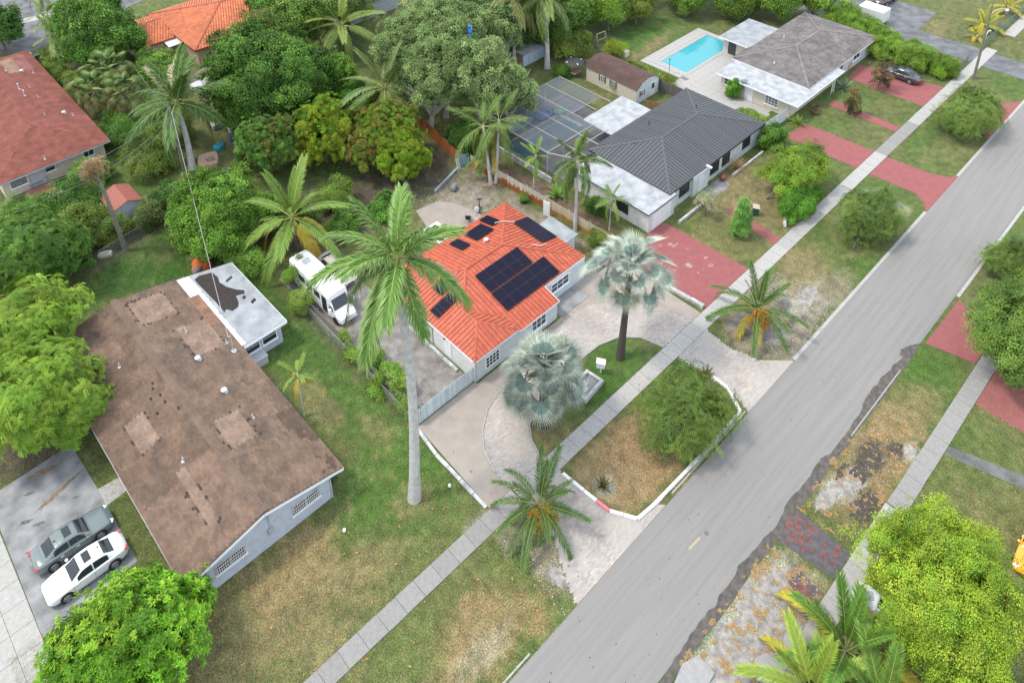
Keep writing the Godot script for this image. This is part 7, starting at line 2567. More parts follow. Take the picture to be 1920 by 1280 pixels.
func near_planting():
	royal("tall royal palm with smooth pale trunk on the lawn left of tan drive", Vector3(22.0, 0, -34.7), Vector3(23.3, 21.7, -35.9), 5.1, 16, 101, [Color(.12, .24, .045), Color(.2, .31, .09)], .3)
	bismarck("bushy low silver blue fan palm in front of the orange roof", Vector3(33.4, 0, -32.3), Vector3(33.9, 5.7, -32.9), 60, 111, .36, -62)
	bismarck("taller silver blue fan palm on a dark trunk on the half moon lawn", Vector3(42.9, 0, -32.2), Vector3(44.2, 9.7, -32.6), 40, 112, .29, -56)
	date_palm("short date palm with yellow fruit by the white sidewalk slab", Vector3(27.4, 0, -27.0), 2.0, 3.7, 301)
	date_palm("date palm with orange fruit in gravel right of the paved apron", Vector3(54.5, 0, -25.8), 2.1, 4.2, 302)
	tree("ficus_tree", "large bright green tree with glossy leaves at the bottom left, beside the cars", "tree", Vector3(2.2, 0, -38.2), [[.2, 3.2, .5, 4.5, 2.9, 4.2], [-2.2, 2.6, 1.0, 2.8, 2.2, 2.8], [3.2, 2.4, .4, 2.6, 2.0, 2.4]], 3600, "rosette", 1.0, [Color(.16, .36, .024), Color(.12, .29, .02), Color(.24, .42, .035), Color(.09, .22, .016)], .22, 1, "", "bark", .36)
	tree("acacia_tree", "feathery lime green tree left of the brown roof, nearest the parking pad", "tree", Vector3(4.2, 0, -59.6), [[.2, 5.0, .2, 4.6, 3.0, 4.4], [1.6, 3.6, 2.4, 2.8, 2.0, 2.4]], 3200, "pinnate", 1.15, LIME, .25, 2, "", "bark", .34)
	tree("acacia_tree", "feathery lime green tree left of the brown roof, behind the nearest one", "tree", Vector3(5.6, 0, -67.2), [[0, 5.4, 0, 4.4, 3.0, 4.6], [-3, 4.6, -1, 3, 2.4, 3]], 2800, "pinnate", 1.2, LIME, .25, 3, "", "bark", .34)
	tree("acacia_tree", "darker green feathery tree at the left edge behind the lime ones", "tree", Vector3(8.6, 0, -78.0), [[0, 4.6, 0, 4.6, 3.0, 4.4], [3.0, 3.2, 1.0, 2.6, 2.2, 2.6]], 2200, "pinnate", 1.2, [Color(.085, .19, .028), Color(.11, .22, .03), Color(.06, .145, .022)], .25, 4, "", "bark", .36)
	tree("lime_tree", "big yellow green leafy tree at the bottom right corner over the far sidewalk", "tree", Vector3(40.0, 0, -4.2), [[0, 5.0, 0, 4.6, 3.0, 4.4], [-2.6, 4.2, 1.6, 3, 2.4, 2.8], [3.2, 4.4, -.6, 2.6, 2.2, 2.6], [.6, 4.4, -3.0, 2.4, 2.0, 2.2]], 5200, "fine", .95, [Color(.24, .36, .025), Color(.19, .31, .02), Color(.29, .39, .035), Color(.13, .24, .018)], .25, 5, "", "bark", .36)
	for q in [[34.7, -7.5, 1.4, 4.5, 11, "young coconut palm under the lime tree, the greener upright one", 311, Color(.09, .19, .03)], [31.2, -7.8, 1.0, 4.3, 10, "young coconut palm at the bottom edge with yellow midribs", 312, Color(.2, .28, .04)], [33.4, -4.6, 1.3, 4.4, 8, "young coconut palm at the bottom edge behind the other two", 313, Color(.11, .2, .035)]]:
		palm("coconut_palm", q[5], Vector3(q[0], 0, q[1]), Vector3(q[0], q[2], q[1]), "cocoy%d" % q[6], q[3], 84, q[3] * .22, .065, q[4] + 3, 80, 12, q[7], q[7] * 1.35, .2, q[6], .0, .5, "young coconut palms at the lower right", Color(.4, .36, .04))
	tree("oak_tree", "mid green tree overhanging the far sidewalk and red apron at the right edge", "tree", Vector3(66.4, 0, -8.6), [[0, 4.0, 0, 4.2, 2.5, 3.6], [-2.6, 3.2, 1.4, 2.4, 1.7, 2.2], [2.6, 4.4, .6, 3.0, 2.2, 3.0]], 2600, "fine", 1.2, [Color(.13, .23, .035), Color(.17, .27, .05), Color(.09, .17, .028)], .2, 6, "", "bark", .38)
	for q in [[41.9, -24.3, 41.2, 2.2, -24.0, 3.5, 1.9, 3.1, 200, "wispy green tree on the island with straw coloured grass", 7], [70.4, -24.2, 74.0, 2.3, -24.4, 3.6, 1.7, 2.5, 250, "wispy green tree on the verge opposite the slate roofed house", 8], [101.6, -24.6, 100.8, 2.6, -24.4, 4.4, 2.1, 2.9, 370, "wispy green tree on the verge near the far red apron", 9], [77.9, -11.8, 77.2, 2.0, -12.0, 2.3, 1.6, 2.0, 150, "wispy green tree at the right edge across the street", 10]]:
		tree("shade_tree", q[9], "tree", Vector3(q[0], 0, q[1]), [[q[2] - q[0], q[3], q[4] - q[1], q[5], q[6], q[7]]], q[8], "airy", 2.0, AIRY, .08, q[10], "", "bark", .42, -.25, 1.0)
	rosette("ti_plant", "dark bronze ti plant in sand on the straw island", Vector3(32.7, 0, -25.5), 20, 1.0, .14, 85, 35, Color(.09, .1, .03), Color(.2, .12, .05), 401)
	rosette("ti_plant", "dark bronze ti plant behind the wispy island tree", Vector3(46.6, 0, -25.8), 18, 1.0, .14, 80, 30, Color(.08, .09, .03), Color(.18, .1, .05), 402)
	rosette("palmetto", "dark spiky palmetto bush beside the brown house's left corner", Vector3(6.7, 0, -41.4), 44, 1.3, .06, 85, 10, Color(.06, .11, .03), Color(.1, .15, .05), 403, "bush")
	palm("areca_palm", "small young palm with thin white stem on the lawn by brown roof", Vector3(19.85, 0, -46.65), Vector3(20.0, 4.6, -46.9), "arecas", 1.6, 30, .42, .045, 9, 70, -35, Color(.17, .27, .05), Color(.25, .31, .07), .06, 321, .2, .8, "", Color(.42, .3, .06))
	# vines and bushes along the camper fence
	var i := 0
	for q in [[27.3, -60.2, 1.5, 1.7, 1.5, 300, "leafy bush at the camper's rear left corner"], [25.7, -57.0, 1.1, 1.3, 1.4, 240, "leafy bush with pale flowers against the camper's side"], [26.5, -50.6, .5, .8, .7, 70, "yellow green vine clump on the stake fence near the camper's nose"], [26.0, -48.6, .6, .8, 1.0, 110, "low green vine on the stake fence below the tall palm's fronds"], [26.9, -46.6, .9, 1.1, 1.0, 190, "light green vine mound inside the stake fence, the farther one"], [26.8, -43.8, 1.0, 1.3, 1.5, 260, "light green vine mound inside the stake fence, the larger one"], [26.2, -41.2, .6, .8, .9, 110, "green vine at the fence corner beside the pale blue gate"], [25.4, -44.6, .4, .35, 1.3, 80, "weeds along the lawn side of the chain link fence"]]:
		bush("vine", q[6], Vector3(q[0], 0, q[1]), q[2], q[3], q[4], q[5], "fine", .85, [Color(.12, .24, .03), Color(.16, .28, .04), Color(.2, .3, .05)], 500 + i, "", "vine")
		i += 1

func house_planting():
	palm("coconut_palm", "coconut palm with yellowing lower fronds behind the camper", Vector3(29.7, 0, -64.6), Vector3(29.3, 5.2, -63.4), "coco", 5.6, 90, 1.2, .065, 18, 84, -30, Color(.13, .23, .04), Color(.2, .29, .06), .2, 331, .0, .75, "", Color(.45, .34, .04), 1.35)
	palm("foxtail_palm", "foxtail palm with bushy fronds between picket fence and slate garage", Vector3(52.3, 0, -46.1), Vector3(53.4, 8.0, -46.9), "fox", 3.2, 130, .72, .055, 13, 75, -30, Color(.085, .16, .035), Color(.13, .2, .05), .16, 332, 1.3, .5, "", Color(0, 0, 0), 1.9)
	palm("areca_palm", "small bright palm beside the screened pool's white knee wall", Vector3(53.4, 0, -53.5), Vector3(53.8, 5.2, -53.4), "ar1", 2.0, 34, .5, .05, 10, 70, -35, Color(.14, .25, .04), Color(.2, .3, .06), .07, 333, .2, .8)
	palm("areca_palm", "small bright palm in front of the slate garage's side window", Vector3(54.9, 0, -43.6), Vector3(55.3, 3.8, -43.8), "ar2", 2.0, 34, .5, .05, 10, 70, -35, Color(.16, .26, .045), Color(.22, .31, .07), .07, 334, .2, .8)
	palm("queen_palm", "left one of twin leaning palms rising from the picket fence corner", Vector3(51.4, 0, -58.3), Vector3(51.9, 6.9, -59.9), "queen", 4.2, 90, .9, .035, 14, 60, -65, Color(.10, .19, .04), Color(.16, .23, .06), .17, 335, .6, 1.3, "", Color(0, 0, 0), 1.8)
	palm("queen_palm", "right one of twin leaning palms, with yellow hanging frond", Vector3(51.9, 0, -58.0), Vector3(53.9, 7.0, -59.4), "queenb", 4.2, 90, .9, .035, 14, 60, -70, Color(.11, .19, .04), Color(.17, .24, .06), .16, 336, .6, 1.3, "", Color(.34, .3, .05), 1.8)
	rosette("banana_plant", "bright green broad leaved plant between picket fence and knee wall", Vector3(55.0, 0, -51.3), 14, 1.7, .3, 80, 25, Color(.13, .28, .04), Color(.18, .33, .05), 411)
	rosette("bird_of_paradise", "tall broad leaved plant behind the screen enclosure's far corner", Vector3(66.4, 0, -69.2), 18, 2.6, .5, 85, 30, Color(.06, .14, .035), Color(.11, .2, .06), 412)
	tree("bottlebrush_tree", "bright green loose tree on the lawn before the slate roofed house", "tree", Vector3(71.2, 0, -34.6), [[4.2, 2.9, 1.2, 3.9, 2.0, 2.9], [1.6, 2.6, .6, 2.2, 1.6, 2]], 1500, "fine", 1.15, [Color(.22, .34, .03), Color(.17, .3, .028), Color(.12, .23, .025)], .09, 11, "", "bark", .36, -.3)
	bush("hedge", "clipped dark green hedge clump at the sidewalk beside the white shell ornament", Vector3(71.6, 0, -31.4), 3.1, 1.7, 1.5, 1500, "broad", .8, [Color(.08, .22, .022), Color(.11, .28, .028)], 12, "", "hedge")
	bush("shrub", "leafy shrub at the right front corner of the slate roofed house", Vector3(80.6, 0, -39.6), 1.8, 1.7, 1.4, 420, "broad", 1.0, MID, 13)
	bush("shrub", "tall green shrub against the beige house's side wall by the white door", Vector3(86.6, 0, -48.9), .85, 1.6, .9, 300, "broad", .8, [Color(.1, .24, .03), Color(.13, .28, .03)], 14)
	bush("ground_vine", "light green vine creeping along the fence beside the beige house", Vector3(84.0, 0, -44.6), 1.2, .6, 2.4, 260, "fine", .9, [Color(.16, .28, .035), Color(.2, .3, .04)], 15, "", "vine")
	bush("shrub", "dense green shrub in the bed left of the foxtail palm's foot", Vector3(52.6, 0, -43.0), .9, .9, 1.2, 200, "fine", .9, OLIVE, 16)
	bush("shrub", "dark green shrub by the white garage wall under the foxtail palm", Vector3(56.0, 0, -46.4), 1.0, 1.2, 1.2, 220, "fine", .9, DARK, 17)
	# young pine
	var t := thing("pine_tree", "small bright green young pine on the dry lawn beside the bin", "pine tree", Vector3(63.9, 0, -33.4))
	limbs(t, [[0, 2.2, 0, .7, 1.8, .7]], .06, M.bark, 18, 6)
	crown(t, [[0, 1.1, 0, .85, .7, .85], [.05, 2.2, 0, .72, .8, .72], [0, 3.3, 0, .5, .8, .5], [.05, 4.2, 0, .28, .6, .28]], 620, "airy", .8, [Color(.11, .28, .05), Color(.14, .33, .06)], 18, .5)
	t = thing("frangipani", "bare branched frangipani with few pale tufts by the slate house's planter", "tree", Vector3(64.4, 0, -38.0))
	limbs(t, [[0, 1.7, 0, 1.5, 1.0, 1.3]], .09, M.bark, 19, 9, .3, "branch", 1.0)
	crown(t, [[0, 1.9, 0, 1.6, .8, 1.3]], 90, "fine", .7, [Color(.2, .26, .06), Color(.4, .4, .3)], 19, .6)
	t = rosette("papyrus", "brown dried ornamental grass clump against the slate house's front wall", Vector3(73.4, 0, -39.9), 90, 2.1, .035, 88, 40, Color(.26, .16, .08), Color(.36, .26, .12), 413, "grass clump", .5)
	rosette("yucca", "spiky green yucca at the beige house's front corner", Vector3(87.0, 0, -39.6), 50, 1.5, .09, 85, 5, Color(.12, .22, .035), Color(.25, .3, .06), 414)
	rosette("cycad", "round pale green spiky cycad by the beige house's porch trellis", Vector3(99.2, 0, -39.6), 60, 1.8, .08, 85, 0, Color(.1, .17, .05), Color(.3, .38, .26), 415)
	for q in [[102.4, -36.3, 1.5, 2.1, "bronze leaved young magnolia next to the grey sedan", 21, 2.0], [93.8, -35.8, 1.0, 1.7, "bronze leaved young magnolia between the two red drives", 22, 1.6]]:
		t = thing("magnolia_tree", q[4], "tree", Vector3(q[0], 0, q[1]))
		limbs(t, [[0, q[6] * 1.2, 0, q[2], q[3], q[2]]], .09, M.bark, q[5], 6, .2, "trunk", .9)
		crown(t, [[0, q[6] * 1.4, 0, q[2], q[3], q[2]]], 60, "broad", 1.0, [Color(.14, .1, .05), Color(.2, .13, .05), Color(.16, .18, .06), Color(.07, .07, .03)], q[5], .5, "crown", -.25)
		crown(t, [[.4, q[6] * .5, .1, q[2] * .7, .7, q[2] * .7]], 45, "broad", .9, [Color(.06, .055, .03), Color(.09, .09, .035)], q[5] + 5, .5, "lower_leaves", -.3)
	for q in [[90.6, -39.2, "terracotta flower pot beside the yucca, the nearer one"], [91.6, -39.6, "terracotta flower pot beside the beige house wall, the farther one"]]:
		t = thing("flower_pot", q[2], "flower pot", Vector3(q[0], 0, q[1]))
		var mb := MB.new(); mb.col = Color(.22, .1, .08)
		mb.lathe(Vector3.ZERO, [Vector2(.25, 0), Vector2(.4, .5), Vector2(.44, .5), Vector2(.44, .58), Vector2(.36, .58), Vector2(.3, .45), Vector2(0, .45)], 16)
		part(t, "pot", mb, M.tinted)
		rosette("potted_grass", "dark grass growing in the " + q[2].split(",")[1].strip_edges().replace("the ", "") + " terracotta pot", Vector3(q[0], .45, q[1]), 14, .7, .04, 85, 40, Color(.05, .08, .03), Color(.1, .1, .05), 416)
	var hz := [[112.2, -32.0, 2.2, 1.6, 2.3], [112.0, -36.0, 2.4, 1.9, 2.6], [112.4, -40.0, 2.6, 2.1, 2.8], [114.4, -44.5, 3.2, 2.1, 3.0], [116.4, -48.5, 3, 2.2, 2.8]]
	for k in hz.size():
		var q: Array = hz[k]
		bush("hedge", "rounded bright green hedge section right of the charcoal sedan, " + ["nearest the sidewalk", "second from the sidewalk", "third from the sidewalk", "fourth from the sidewalk", "farthest back by the white trailer"][k], Vector3(q[0], 0, q[1]), q[2], q[3], q[4], 780, "fine", 1.1, [Color(.15, .28, .028), Color(.11, .23, .022), Color(.19, .31, .035)], 30 + k, "hedge beside the charcoal sedan", "hedge")
	palm("coconut_palm", "bushy young palm with yellow fronds behind the green screened fence", Vector3(130.6, 0, -32.6), Vector3(130.6, 0.8, -32.6), "yel1", 2.8, 44, .75, .06, 13, 80, 0, Color(.2, .27, .03), Color(.42, .34, .03), .2, 341, .0, .6, "yellow palms behind the green fence")
	palm("coconut_palm", "small yellow palm behind the light pole and green fence", Vector3(126.4, 0, -32.2), Vector3(126.4, .7, -32.2), "yel2", 1.7, 36, .55, .05, 10, 70, -10, Color(.34, .3, .03), Color(.55, .38, .03), .14, 342, .0, .6, "yellow palms behind the green fence")
	palm("coconut_palm", "yellow palm in the very top right corner", Vector3(138.6, 0, -32.0), Vector3(138.6, 1.4, -32.0), "yel3", 2.2, 40, .7, .06, 11, 75, -10, Color(.3, .28, .03), Color(.5, .36, .03), .18, 343, .0, .6, "yellow palms behind the green fence")
	t = thing("bent_pipe", "white bent gate post arching over the green fence's end", "pipe", Vector3(125.6, 0, -30.9))
	var pb := MB.new()
	pb.tube([Vector3.ZERO, Vector3(.1, 1.5, 0), Vector3(.5, 2.0, .1), Vector3(1.1, 1.9, .2), Vector3(1.3, 1.5, .2)], [.07, .07, .07, .07, .06], 8)
	part(t, "tube", pb, M.white_paint)
	t = thing("shell_ornament", "white curled shell ornament with clay cap by the sidewalk hedge", "ornament", Vector3(68.9, 0, -31.0))
	var so := MB.new()
	so.tube([Vector3(-.4, .1, .2), Vector3(-.45, .5, .1), Vector3(-.2, .85, 0), Vector3(.2, .9, 0), Vector3(.42, .6, .05), Vector3(.3, .35, .1), Vector3(.1, .42, .12)], [.16, .18, .18, .16, .14, .1, .05], 9)
	part(t, "shell", so, M.white_paint)
	so = MB.new(); so.col = Color(.5, .3, .2)
	so.box(Vector3(.15, 1.05, -.1), Vector3(.7, .12, .4), Basis(Vector3.UP, .4))
	part(t, "clay_cap", so, M.tinted)

func back_planting():
	tree("gumbo_tree", "bright mid green rounded tree at the back right of the green lawn", "tree", Vector3(25.2, 0, -71.4), [[0, 4.2, 0, 4.6, 3.2, 4.4], [-2.0, 3.2, 2.6, 3.0, 2.2, 2.6], [2.2, 3.0, 2.6, 2.6, 2.0, 2.4]], 2800, "broad", 1.25, [Color(.12, .26, .03), Color(.15, .3, .035), Color(.09, .2, .025)], .2, 41, "", "bark", .36)
	tree("mango_tree", "small dome shaped dark green mango tree left of the yellow green one", "tree", Vector3(34.2, 0, -77.8), [[0, 4.0, 0, 3.6, 3.4, 3.9]], 2300, "mango", 1.15, [Color(.1, .22, .045), Color(.14, .27, .06), Color(.08, .18, .035), Color(.18, .22, .05)], .2, 42, "", "bark", .42)
	tree("mango_tree", "yellow green mango tree in the middle of the back yard row", "tree", Vector3(40.3, 0, -75.2), [[0, 4.2, 0, 3.7, 3.8, 3.9]], 2500, "mango", 1.15, MANGO, .2, 43, "", "bark", .42)
	tree("mango_tree", "mango tree with rusty brown flowering top beside the dirt yard", "tree", Vector3(45.0, 0, -69.8), [[.6, 4.2, -.4, 4.4, 3.2, 3.8], [-2.6, 3.4, .6, 2.6, 2.6, 2.6]], 2800, "mango", 1.15, RUSTY, .2, 44, "", "bark", .42)
	tree("mango_tree", "bright yellow green mango tree nearest the dirt yard", "tree", Vector3(44.6, 0, -65.8), [[0, 3.6, 0, 2.8, 2.8, 2.8]], 1700, "mango", 1.1, [Color(.22, .35, .028), Color(.17, .3, .025), Color(.28, .38, .045)], .18, 45, "", "bark", .42)
	tree("mahogany_tree", "huge dark green dome shaped tree in the upper left middle", "tree", Vector3(41.4, 0, -91.0), [[0, 6.0, 0, 8.2, 5.0, 9.2], [-3.5, 4.5, 3.5, 4.5, 3.6, 4.6], [4.4, 4.5, 3.0, 4.2, 3.6, 4.4]], 5600, "broad", 1.6, [Color(.065, .16, .022), Color(.09, .2, .03), Color(.05, .125, .018), Color(.12, .25, .036)], .4, 46, "", "bark", .22)
	var gg := [[55.4, -78.6, 8.6, 4.4, 4.2, 4.6, "tall grey green tree with bare pale limbs, leftmost of the group"], [61.0, -77.5, 9.4, 4.8, 4.4, 5.0, "tall grey green tree holding the blue bag, middle of the group"], [57.2, -67.0, 9.0, 4.0, 4.0, 4.4, "tall grey green tree leaning over the screened pool, front of the group"], [52.9, -71.2, 7.8, 3.6, 3.4, 4.0, "tall grey green tree over the orange fence, lower left of the group"], [67.8, -76.0, 7.4, 3.6, 3.8, 4.0, "tall grey green tree nearest the blue lockers, right of the group"], [60.0, -64.6, 6.6, 3.0, 3.4, 3.2, "grey green tree drooping over the far left corner of the screen enclosure"], [56.6, -72.6, 10.2, 3.8, 3.4, 4.0, "tallest grey green tree in the centre of the group"]]
	for k in gg.size():
		var q: Array = gg[k]
		tree("olive_tree", q[6], "tree", Vector3(q[0], 0, q[1]), [[0, q[2], 0, q[3], q[4], q[5]], [q[3] * .4, q[2] * .8, q[5] * .3, q[3] * .75, q[4] * .75, q[5] * .7]], 1700, "broad", 1.3, GREY, .34, 50 + k, "tall grey green trees behind the orange fence", "pale_bark", .3, -.1, 1.04)
	tree("shrub_tree", "dark green low tree under the grey green trees at the teal gate", "tree", Vector3(53.4, 0, -64.6), [[0, 2.4, 0, 2.4, 2.0, 2.6]], 800, "broad", 1.1, [Color(.035, .1, .014), Color(.05, .13, .02)], .12, 57)
	palm("coconut_palm", "coconut palm with grey drooping fronds between the mango and grey green trees", Vector3(49.8, 0, -76.2), Vector3(49.8, 6.0, -75.8), "coco2", 6.2, 84, 1.2, .07, 16, 80, -30, Color(.12, .19, .06), Color(.2, .26, .09), .2, 351, .0, .8, "", Color(0, 0, 0), 1.5)
	palm("coconut_palm", "coconut palm with yellow green fronds at the top edge before the blue house", Vector3(55.6, 0, -94.6), Vector3(55.7, 6.0, -94.5), "coco3", 6.4, 84, 1.2, .075, 17, 82, -25, Color(.17, .25, .05), Color(.26, .32, .09), .2, 352, .0, .7, "", Color(0, 0, 0), 1.3)
	royal("tall palm with windblown half dry crown in the back yard left of dark tree", Vector3(28.1, 0, -85.3), Vector3(29.0, 7.6, -88.6), 6.0, 14, 102, [Color(.07, .15, .035), Color(.13, .2, .06)], .3, "", true)
	royal("royal palm with pale trunk rising beside the blue lockers at the top", Vector3(74.9, 0, -72.0), Vector3(75.9, 10.8, -73.8), 5.2, 13, 103, [Color(.12, .2, .05), Color(.2, .27, .09)], .3)
	royal("palm beside the blue lockers with brown hanging fronds, cut by the top edge", Vector3(71.8, 0, -75.6), Vector3(72.4, 10.4, -77.0), 5.0, 12, 104, [Color(.15, .19, .05), Color(.25, .24, .1)], .26, "", true)
	tree("ficus_tree", "mid green tree in the top left corner left of the terracotta roof", "tree", Vector3(30.4, 0, -119.6), [[0, 6.2, 0, 5.2, 4.4, 6.4], [-2.6, 5.0, 3.0, 3.4, 3.4, 3.6], [2.0, 4.2, 3.6, 3.2, 3.0, 3.2]], 3000, "broad", 1.8, [Color(.09, .21, .03), Color(.13, .27, .04), Color(.065, .155, .022)], .3, 61, "", "bark", .32)
	fan_palm("shaggy fan palm beside the red roof, the left one of the cluster", Vector3(24.9, 0, -105.6), 3.6, 26, 71, "shaggy fan palms beside the red roof", 1.5)
	fan_palm("shaggy fan palm beside the red roof, the rear one of the cluster", Vector3(27.8, 0, -108.6), 4.2, 26, 72, "shaggy fan palms beside the red roof", 1.5)
	fan_palm("shaggy fan palm beside the red roof, the right one of the cluster", Vector3(27.6, 0, -103.0), 3.2, 24, 73, "shaggy fan palms beside the red roof", 1.4)
	for q in [[25.2, -121.5, 5.5, 361, "slender clumping palm between the red roof and the corner tree, the nearer one"], [26.2, -124.5, 6.0, 362, "slender clumping palm between the red roof and the corner tree, the middle one"], [26.4, -128.5, 6.2, 363, "slender clumping palm between the red roof and the corner tree, the farther one"], [27.6, -136.5, 6.5, 364, "small palm standing at the back street in the top left"]]:
		palm("areca_palm", q[4], Vector3(q[0], 0, q[1]), Vector3(q[0] + .3, q[2], q[1] - .4), "areca%d" % (q[3] % 2), 3.2, 40, .75, .06, 12, 75, -35, Color(.15, .25, .05), Color(.22, .3, .08), .09, q[3], .2, .7)
	tree("dark_tree", "dark green tree cut by the left edge at the back street", "tree", Vector3(21.0, 0, -134.5), [[0, 4.2, 0, 3.0, 3.4, 4.0]], 800, "broad", 1.7, DARK, .2, 62)
	# loose bushes: x, z, rx, ry, rz, count, kind, palette, label
	var B := [
		[10.4, -87.0, 3.4, 2.2, 3.2, 700, "fine", MID, "low green bush under the red house's window at the left edge"],
		[13.6, -81.6, 3.4, 2.4, 2.4, 800, "fine", OLIVE, "olive green bush left of the leaning utility pole"],
		[15.6, -86.6, 2.6, 2.2, 2.6, 600, "fine", MID, "green bush behind the leaning utility pole"],
		[18.0, -90.4, 2.6, 1.9, 2.2, 500, "broad", [Color(.13, .26, .03), Color(.17, .3, .04)], "bright bush at the corner of the red house"],
		[9.0, -83.0, 3, 2.2, 3, 600, "fine", [Color(.15, .24, .03), Color(.11, .19, .03)], "yellowish bush at the left edge below the red house"],
		[16.4, -79.4, 2.2, 1.4, 1.2, 300, "fine", OLIVE, "scrubby bush at the foot of the utility pole"],
		[20.6, -78.9, 1.5, 1.6, 1.2, 320, "fine", [Color(.13, .18, .05), Color(.1, .15, .04)], "grey green shrub in front of the small blue shed"],
		[23.8, -80.2, 2.2, 1.8, 2.0, 420, "fine", DARK, "dark shrub right of the small blue shed"],
		[24.4, -88.6, 2.6, 2.0, 3.0, 520, "fine", OLIVE, "olive bush left of the tall back palm"],
		[28.4, -93.4, 2.8, 1.8, 3.2, 560, "fine", [Color(.13, .24, .035), Color(.17, .28, .05)], "light green bush behind the tall back palm"],
		[24.6, -97.6, 2.2, 1.6, 4.0, 520, "fine", MID, "long green bush beside the red house's right wall"],
		[30.6, -99.0, 2.4, 2.0, 3.4, 500, "fine", [Color(.15, .27, .04), Color(.11, .21, .03)], "bright bush below the terracotta house's window"],
		[33.6, -107.4, 3.0, 2.6, 4.0, 700, "broad", [Color(.12, .25, .035), Color(.16, .3, .045)], "bright leafy bush at the terracotta house's corner"],
		[24.0, -113.5, 1.1, 1.6, 4.6, 520, "fine", OLIVE, "hedge row right of the red roof, nearer half"],
		[23.9, -121.5, 1.1, 1.6, 4.0, 440, "fine", OLIVE, "hedge row right of the red roof, farther half"],
		[48.6, -80.6, 2.4, 2.8, 2.6, 620, "broad", [Color(.06, .17, .02), Color(.08, .21, .026)], "dark leafy bush right of the huge dark tree"],
		[49.6, -86.0, 2.6, 3.6, 3.4, 700, "broad", [Color(.11, .25, .03), Color(.15, .31, .04)], "bright green bush behind the grey coconut palm"],
		[37.0, -83.6, 2.0, 1.8, 2.0, 360, "fine", DARK, "dark bush between the mango trees and the dusty mound"],
		[31.0, -67.4, 2.2, 1.7, 2.0, 380, "fine", DARK, "dark bush behind the coconut palm's trunk"],
		[36.4, -67.6, 2.4, 1.6, 2.0, 400, "fine", [Color(.1, .2, .03), Color(.14, .22, .03)], "green bush in shade behind the gravel yard"],
		[39.6, -62.6, 1.6, 1.3, 1.4, 240, "rosette", [Color(.08, .2, .03), Color(.1, .23, .035)], "leafy weeds behind the lean-to's far corner"],
		[34.4, -63.0, 1.8, 1.4, 1.6, 280, "fine", MID, "green bush behind the beige minivan"],
		[22.6, -73.6, 1.6, 1.2, 2.6, 320, "broad", [Color(.12, .25, .03), Color(.15, .29, .035)], "low leafy shrub edging the lawn under the bright rounded tree"],
		[24.6, -66.0, 1.6, 1.6, 2.6, 420, "fine", [Color(.11, .23, .03), Color(.15, .27, .04)], "green bush between the porch roof and the camper"],
		[80.6, -72.4, 3.2, 2.0, 2.4, 620, "fine", OLIVE, "broad olive bush behind the grey parasol"],
		[84.4, -67.6, 1.7, 1.2, 1.4, 300, "fine", [Color(.24, .31, .025), Color(.2, .27, .02)], "yellow green bush beside the cream tank"],
		[82.8, -60.6, 1.0, .8, 4.4, 420, "fine", [Color(.15, .22, .035), Color(.19, .25, .045)], "vine covered fence between the shed and the open pool"],
		[74.8, -69.0, 1.0, .8, 1.0, 130, "fine", MID, "small green bush on the shaded grass behind the screen enclosure"],
		[76.9, -60.9, .5, 1.0, .5, 40, "airy", [Color(.14, .2, .05), Color(.2, .24, .07)], "thin sapling in front of the cream shed's windows"]]
	for k in B.size():
		var q: Array = B[k]
		bush("shrub", q[8], Vector3(q[0], 0, q[1]), q[2], q[3], q[4], q[5], q[6], 1.2 if q[6] != "airy" else 1.0, q[7], 600 + k)
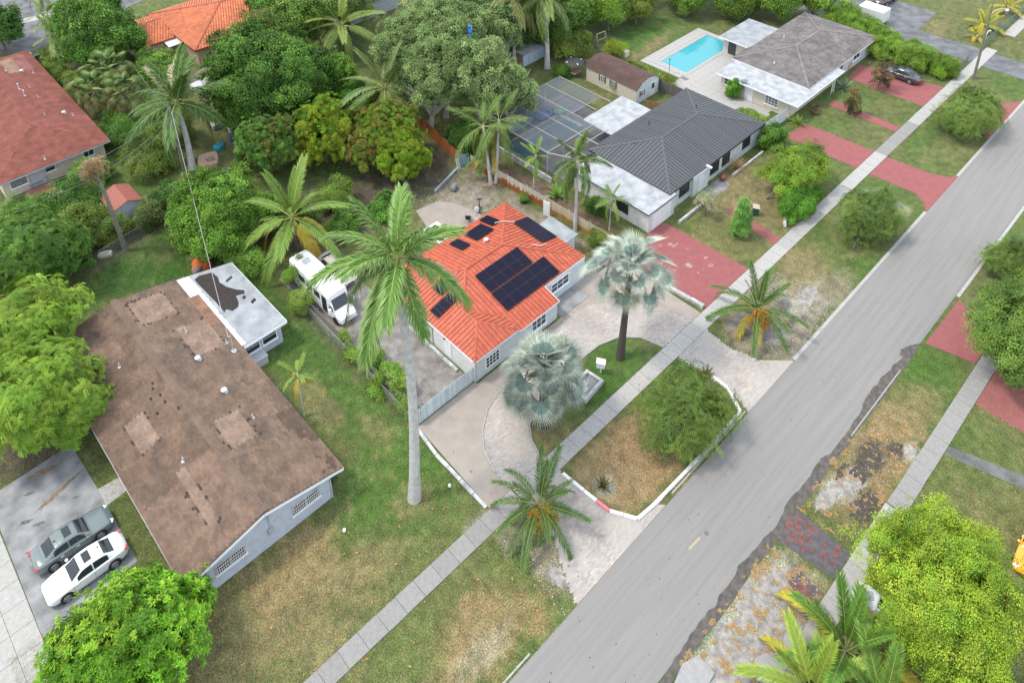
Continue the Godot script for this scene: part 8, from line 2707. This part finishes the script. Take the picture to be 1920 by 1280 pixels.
	# the wooded edge along the top
	var W := [
		[73.4, -79.5, 4.4, 3.8, 3.4, 4.0, DARK, "dark tree behind the blue lockers"],
		[79.4, -76.0, 4.2, 3.6, 3.2, 3.4, [Color(.08, .17, .03), Color(.11, .2, .04)], "dense tree right of the pale palm trunk"],
		[79.6, -83.5, 5.6, 4.4, 4.0, 4.2, DARK, "tall dark tree at the top edge right of the lockers"],
		[84.4, -77.0, 4.4, 3.2, 3.2, 3.2, [Color(.12, .22, .035), Color(.09, .18, .03)], "green tree at the top edge behind the swing frame"],
		[90.0, -73.4, 3.8, 3.0, 2.8, 2.8, [Color(.15, .27, .03), Color(.12, .23, .03)], "bright leafy tree at the top edge left of the pool lawn"],
		[95.0, -72.0, 3.0, 2.4, 2.4, 2.4, [Color(.17, .24, .035), Color(.2, .27, .05)], "yellowish tree at the back of the pool lawn"],
		[88.5, -80.0, 5.0, 4.0, 3.6, 4.0, DARK, "dark tree in the top edge thicket, left part"],
		[97.0, -78.0, 5.0, 4.2, 3.6, 4.0, MID, "green tree in the top edge thicket, middle part"],
		[103.0, -68.0, 3.2, 3.2, 2.6, 3.0, [Color(.12, .23, .035), Color(.15, .26, .04)], "leafy tree at the top edge behind the pool"],
		[107.5, -61.5, 3.2, 3.2, 2.8, 3.0, [Color(.11, .2, .03), Color(.15, .24, .035)], "leafy tree behind the grey annex roof"],
		[111.5, -56.5, 4.0, 3.2, 3.2, 3.0, [Color(.15, .27, .035), Color(.11, .22, .03)], "bright tree behind the grey shingle roof's peak"],
		[116.5, -53.5, 4.0, 3.2, 3.2, 3.0, [Color(.16, .28, .035), Color(.2, .32, .05)], "bright tree between the grey shingle roof and white trailer"],
		[105.5, -71.5, 4.5, 4, 3.4, 3.8, DARK, "dark tree cut by the top edge behind the pool trees"],
		[113.0, -64.0, 4.5, 4, 3.4, 3.8, MID, "green tree cut by the top edge behind the annex"],
		[64.5, -84.5, 6.0, 5.0, 4.4, 4.8, GREY, "grey green tree at the top edge behind the group"],
		[70.5, -88.0, 6.0, 5.0, 4.4, 4.8, DARK, "dark tree at the top edge left of the pale palm"],
		[48.0, -104.0, 4.0, 3.6, 3.2, 3.4, [Color(.1, .2, .03), Color(.17, .18, .04)], "russet and green tree top behind the huge dark tree"],
		[53.6, -100.5, 6.4, 4.0, 4.4, 4.0, [Color(.13, .24, .04), Color(.17, .29, .055)], "airy light green tree between the huge dark tree and the top palm"],
		[61.0, -101.0, 6.0, 3.8, 4.2, 4.0, [Color(.15, .25, .06), Color(.19, .29, .075)], "light green tree in front of the blue house at the top edge"],
		[53.0, -110.0, 4.0, 3.6, 3.4, 3.6, MID, "green tree between the white building and blue house"]]
	for k in W.size():
		var q: Array = W[k]
		tree("broadleaf_tree", q[7], "tree", Vector3(q[0], 0, q[1]), [[0, q[2], 0, q[3], q[4], q[5]]], 1100, "broad" if k % 2 else "fine", 1.7, q[6], .18, 700 + k, "trees along the top edge", "bark", .38)

func _ready():
	# camera: shifted lens, 60 m up
	var cam := Camera3D.new()
	cam.name = "camera"
	cam.projection = Camera3D.PROJECTION_FRUSTUM
	cam.near = 1.0
	cam.far = 1500.0
	cam.size = 2.0 * 0.408454 * cam.near
	cam.frustum_offset = Vector2(0, -0.406125 * cam.near)
	cam.transform = Transform3D(Basis(Vector3(0.721061, -0.014996, 0.692709), Vector3(0.307649, 0.902737, -0.300697), Vector3(-0.620825, 0.429932, 0.655542)).orthonormalized(), Vector3(0, 60, 0))
	add_child(cam)
	cam.current = true
	var env := Environment.new()
	env.background_mode = Environment.BG_SKY
	var sky := Sky.new()
	var sm := ProceduralSkyMaterial.new()
	sm.sky_top_color = Color(0.78, 0.81, 0.86)
	sm.sky_horizon_color = Color(0.86, 0.88, 0.90)
	sm.sky_curve = 0.2
	sm.ground_bottom_color = Color(0.35, 0.36, 0.3)
	sm.ground_horizon_color = Color(0.7, 0.72, 0.7)
	sm.sun_angle_max = 1.0
	sky.sky_material = sm
	env.sky = sky
	env.tonemap_mode = Environment.TONE_MAPPER_LINEAR
	env.tonemap_exposure = 2.65
	env.sdfgi_enabled = true; env.ssao_enabled = true; env.ssil_enabled = true
	var we := WorldEnvironment.new()
	we.environment = env
	add_child(we)
	var sun := DirectionalLight3D.new()
	sun.name = "sun"
	sun.light_energy = 0.38
	sun.light_color = Color(1.0, 0.96, 0.9)
	sun.light_angular_distance = 10.0
	sun.shadow_enabled = true
	sun.transform = Transform3D(Basis.looking_at(Vector3(0.36, -0.87, 0.34)), Vector3(0, 80, 0))
	add_child(sun)
	rng.seed = 12345
	na.seed = 1; na.frequency = 0.35; nb.seed = 2; nb.frequency = 0.5; nc.seed = 3; nc.frequency = 0.6
	materials()
	ground()
	roads()
	brown_house()
	orange_house()
	slate_house()
	pool_house()
	red_house()
	terracotta_house()
	fences()
	vehicles()
	near_planting()
	house_planting()
	back_planting()
	small_things()
	grass()
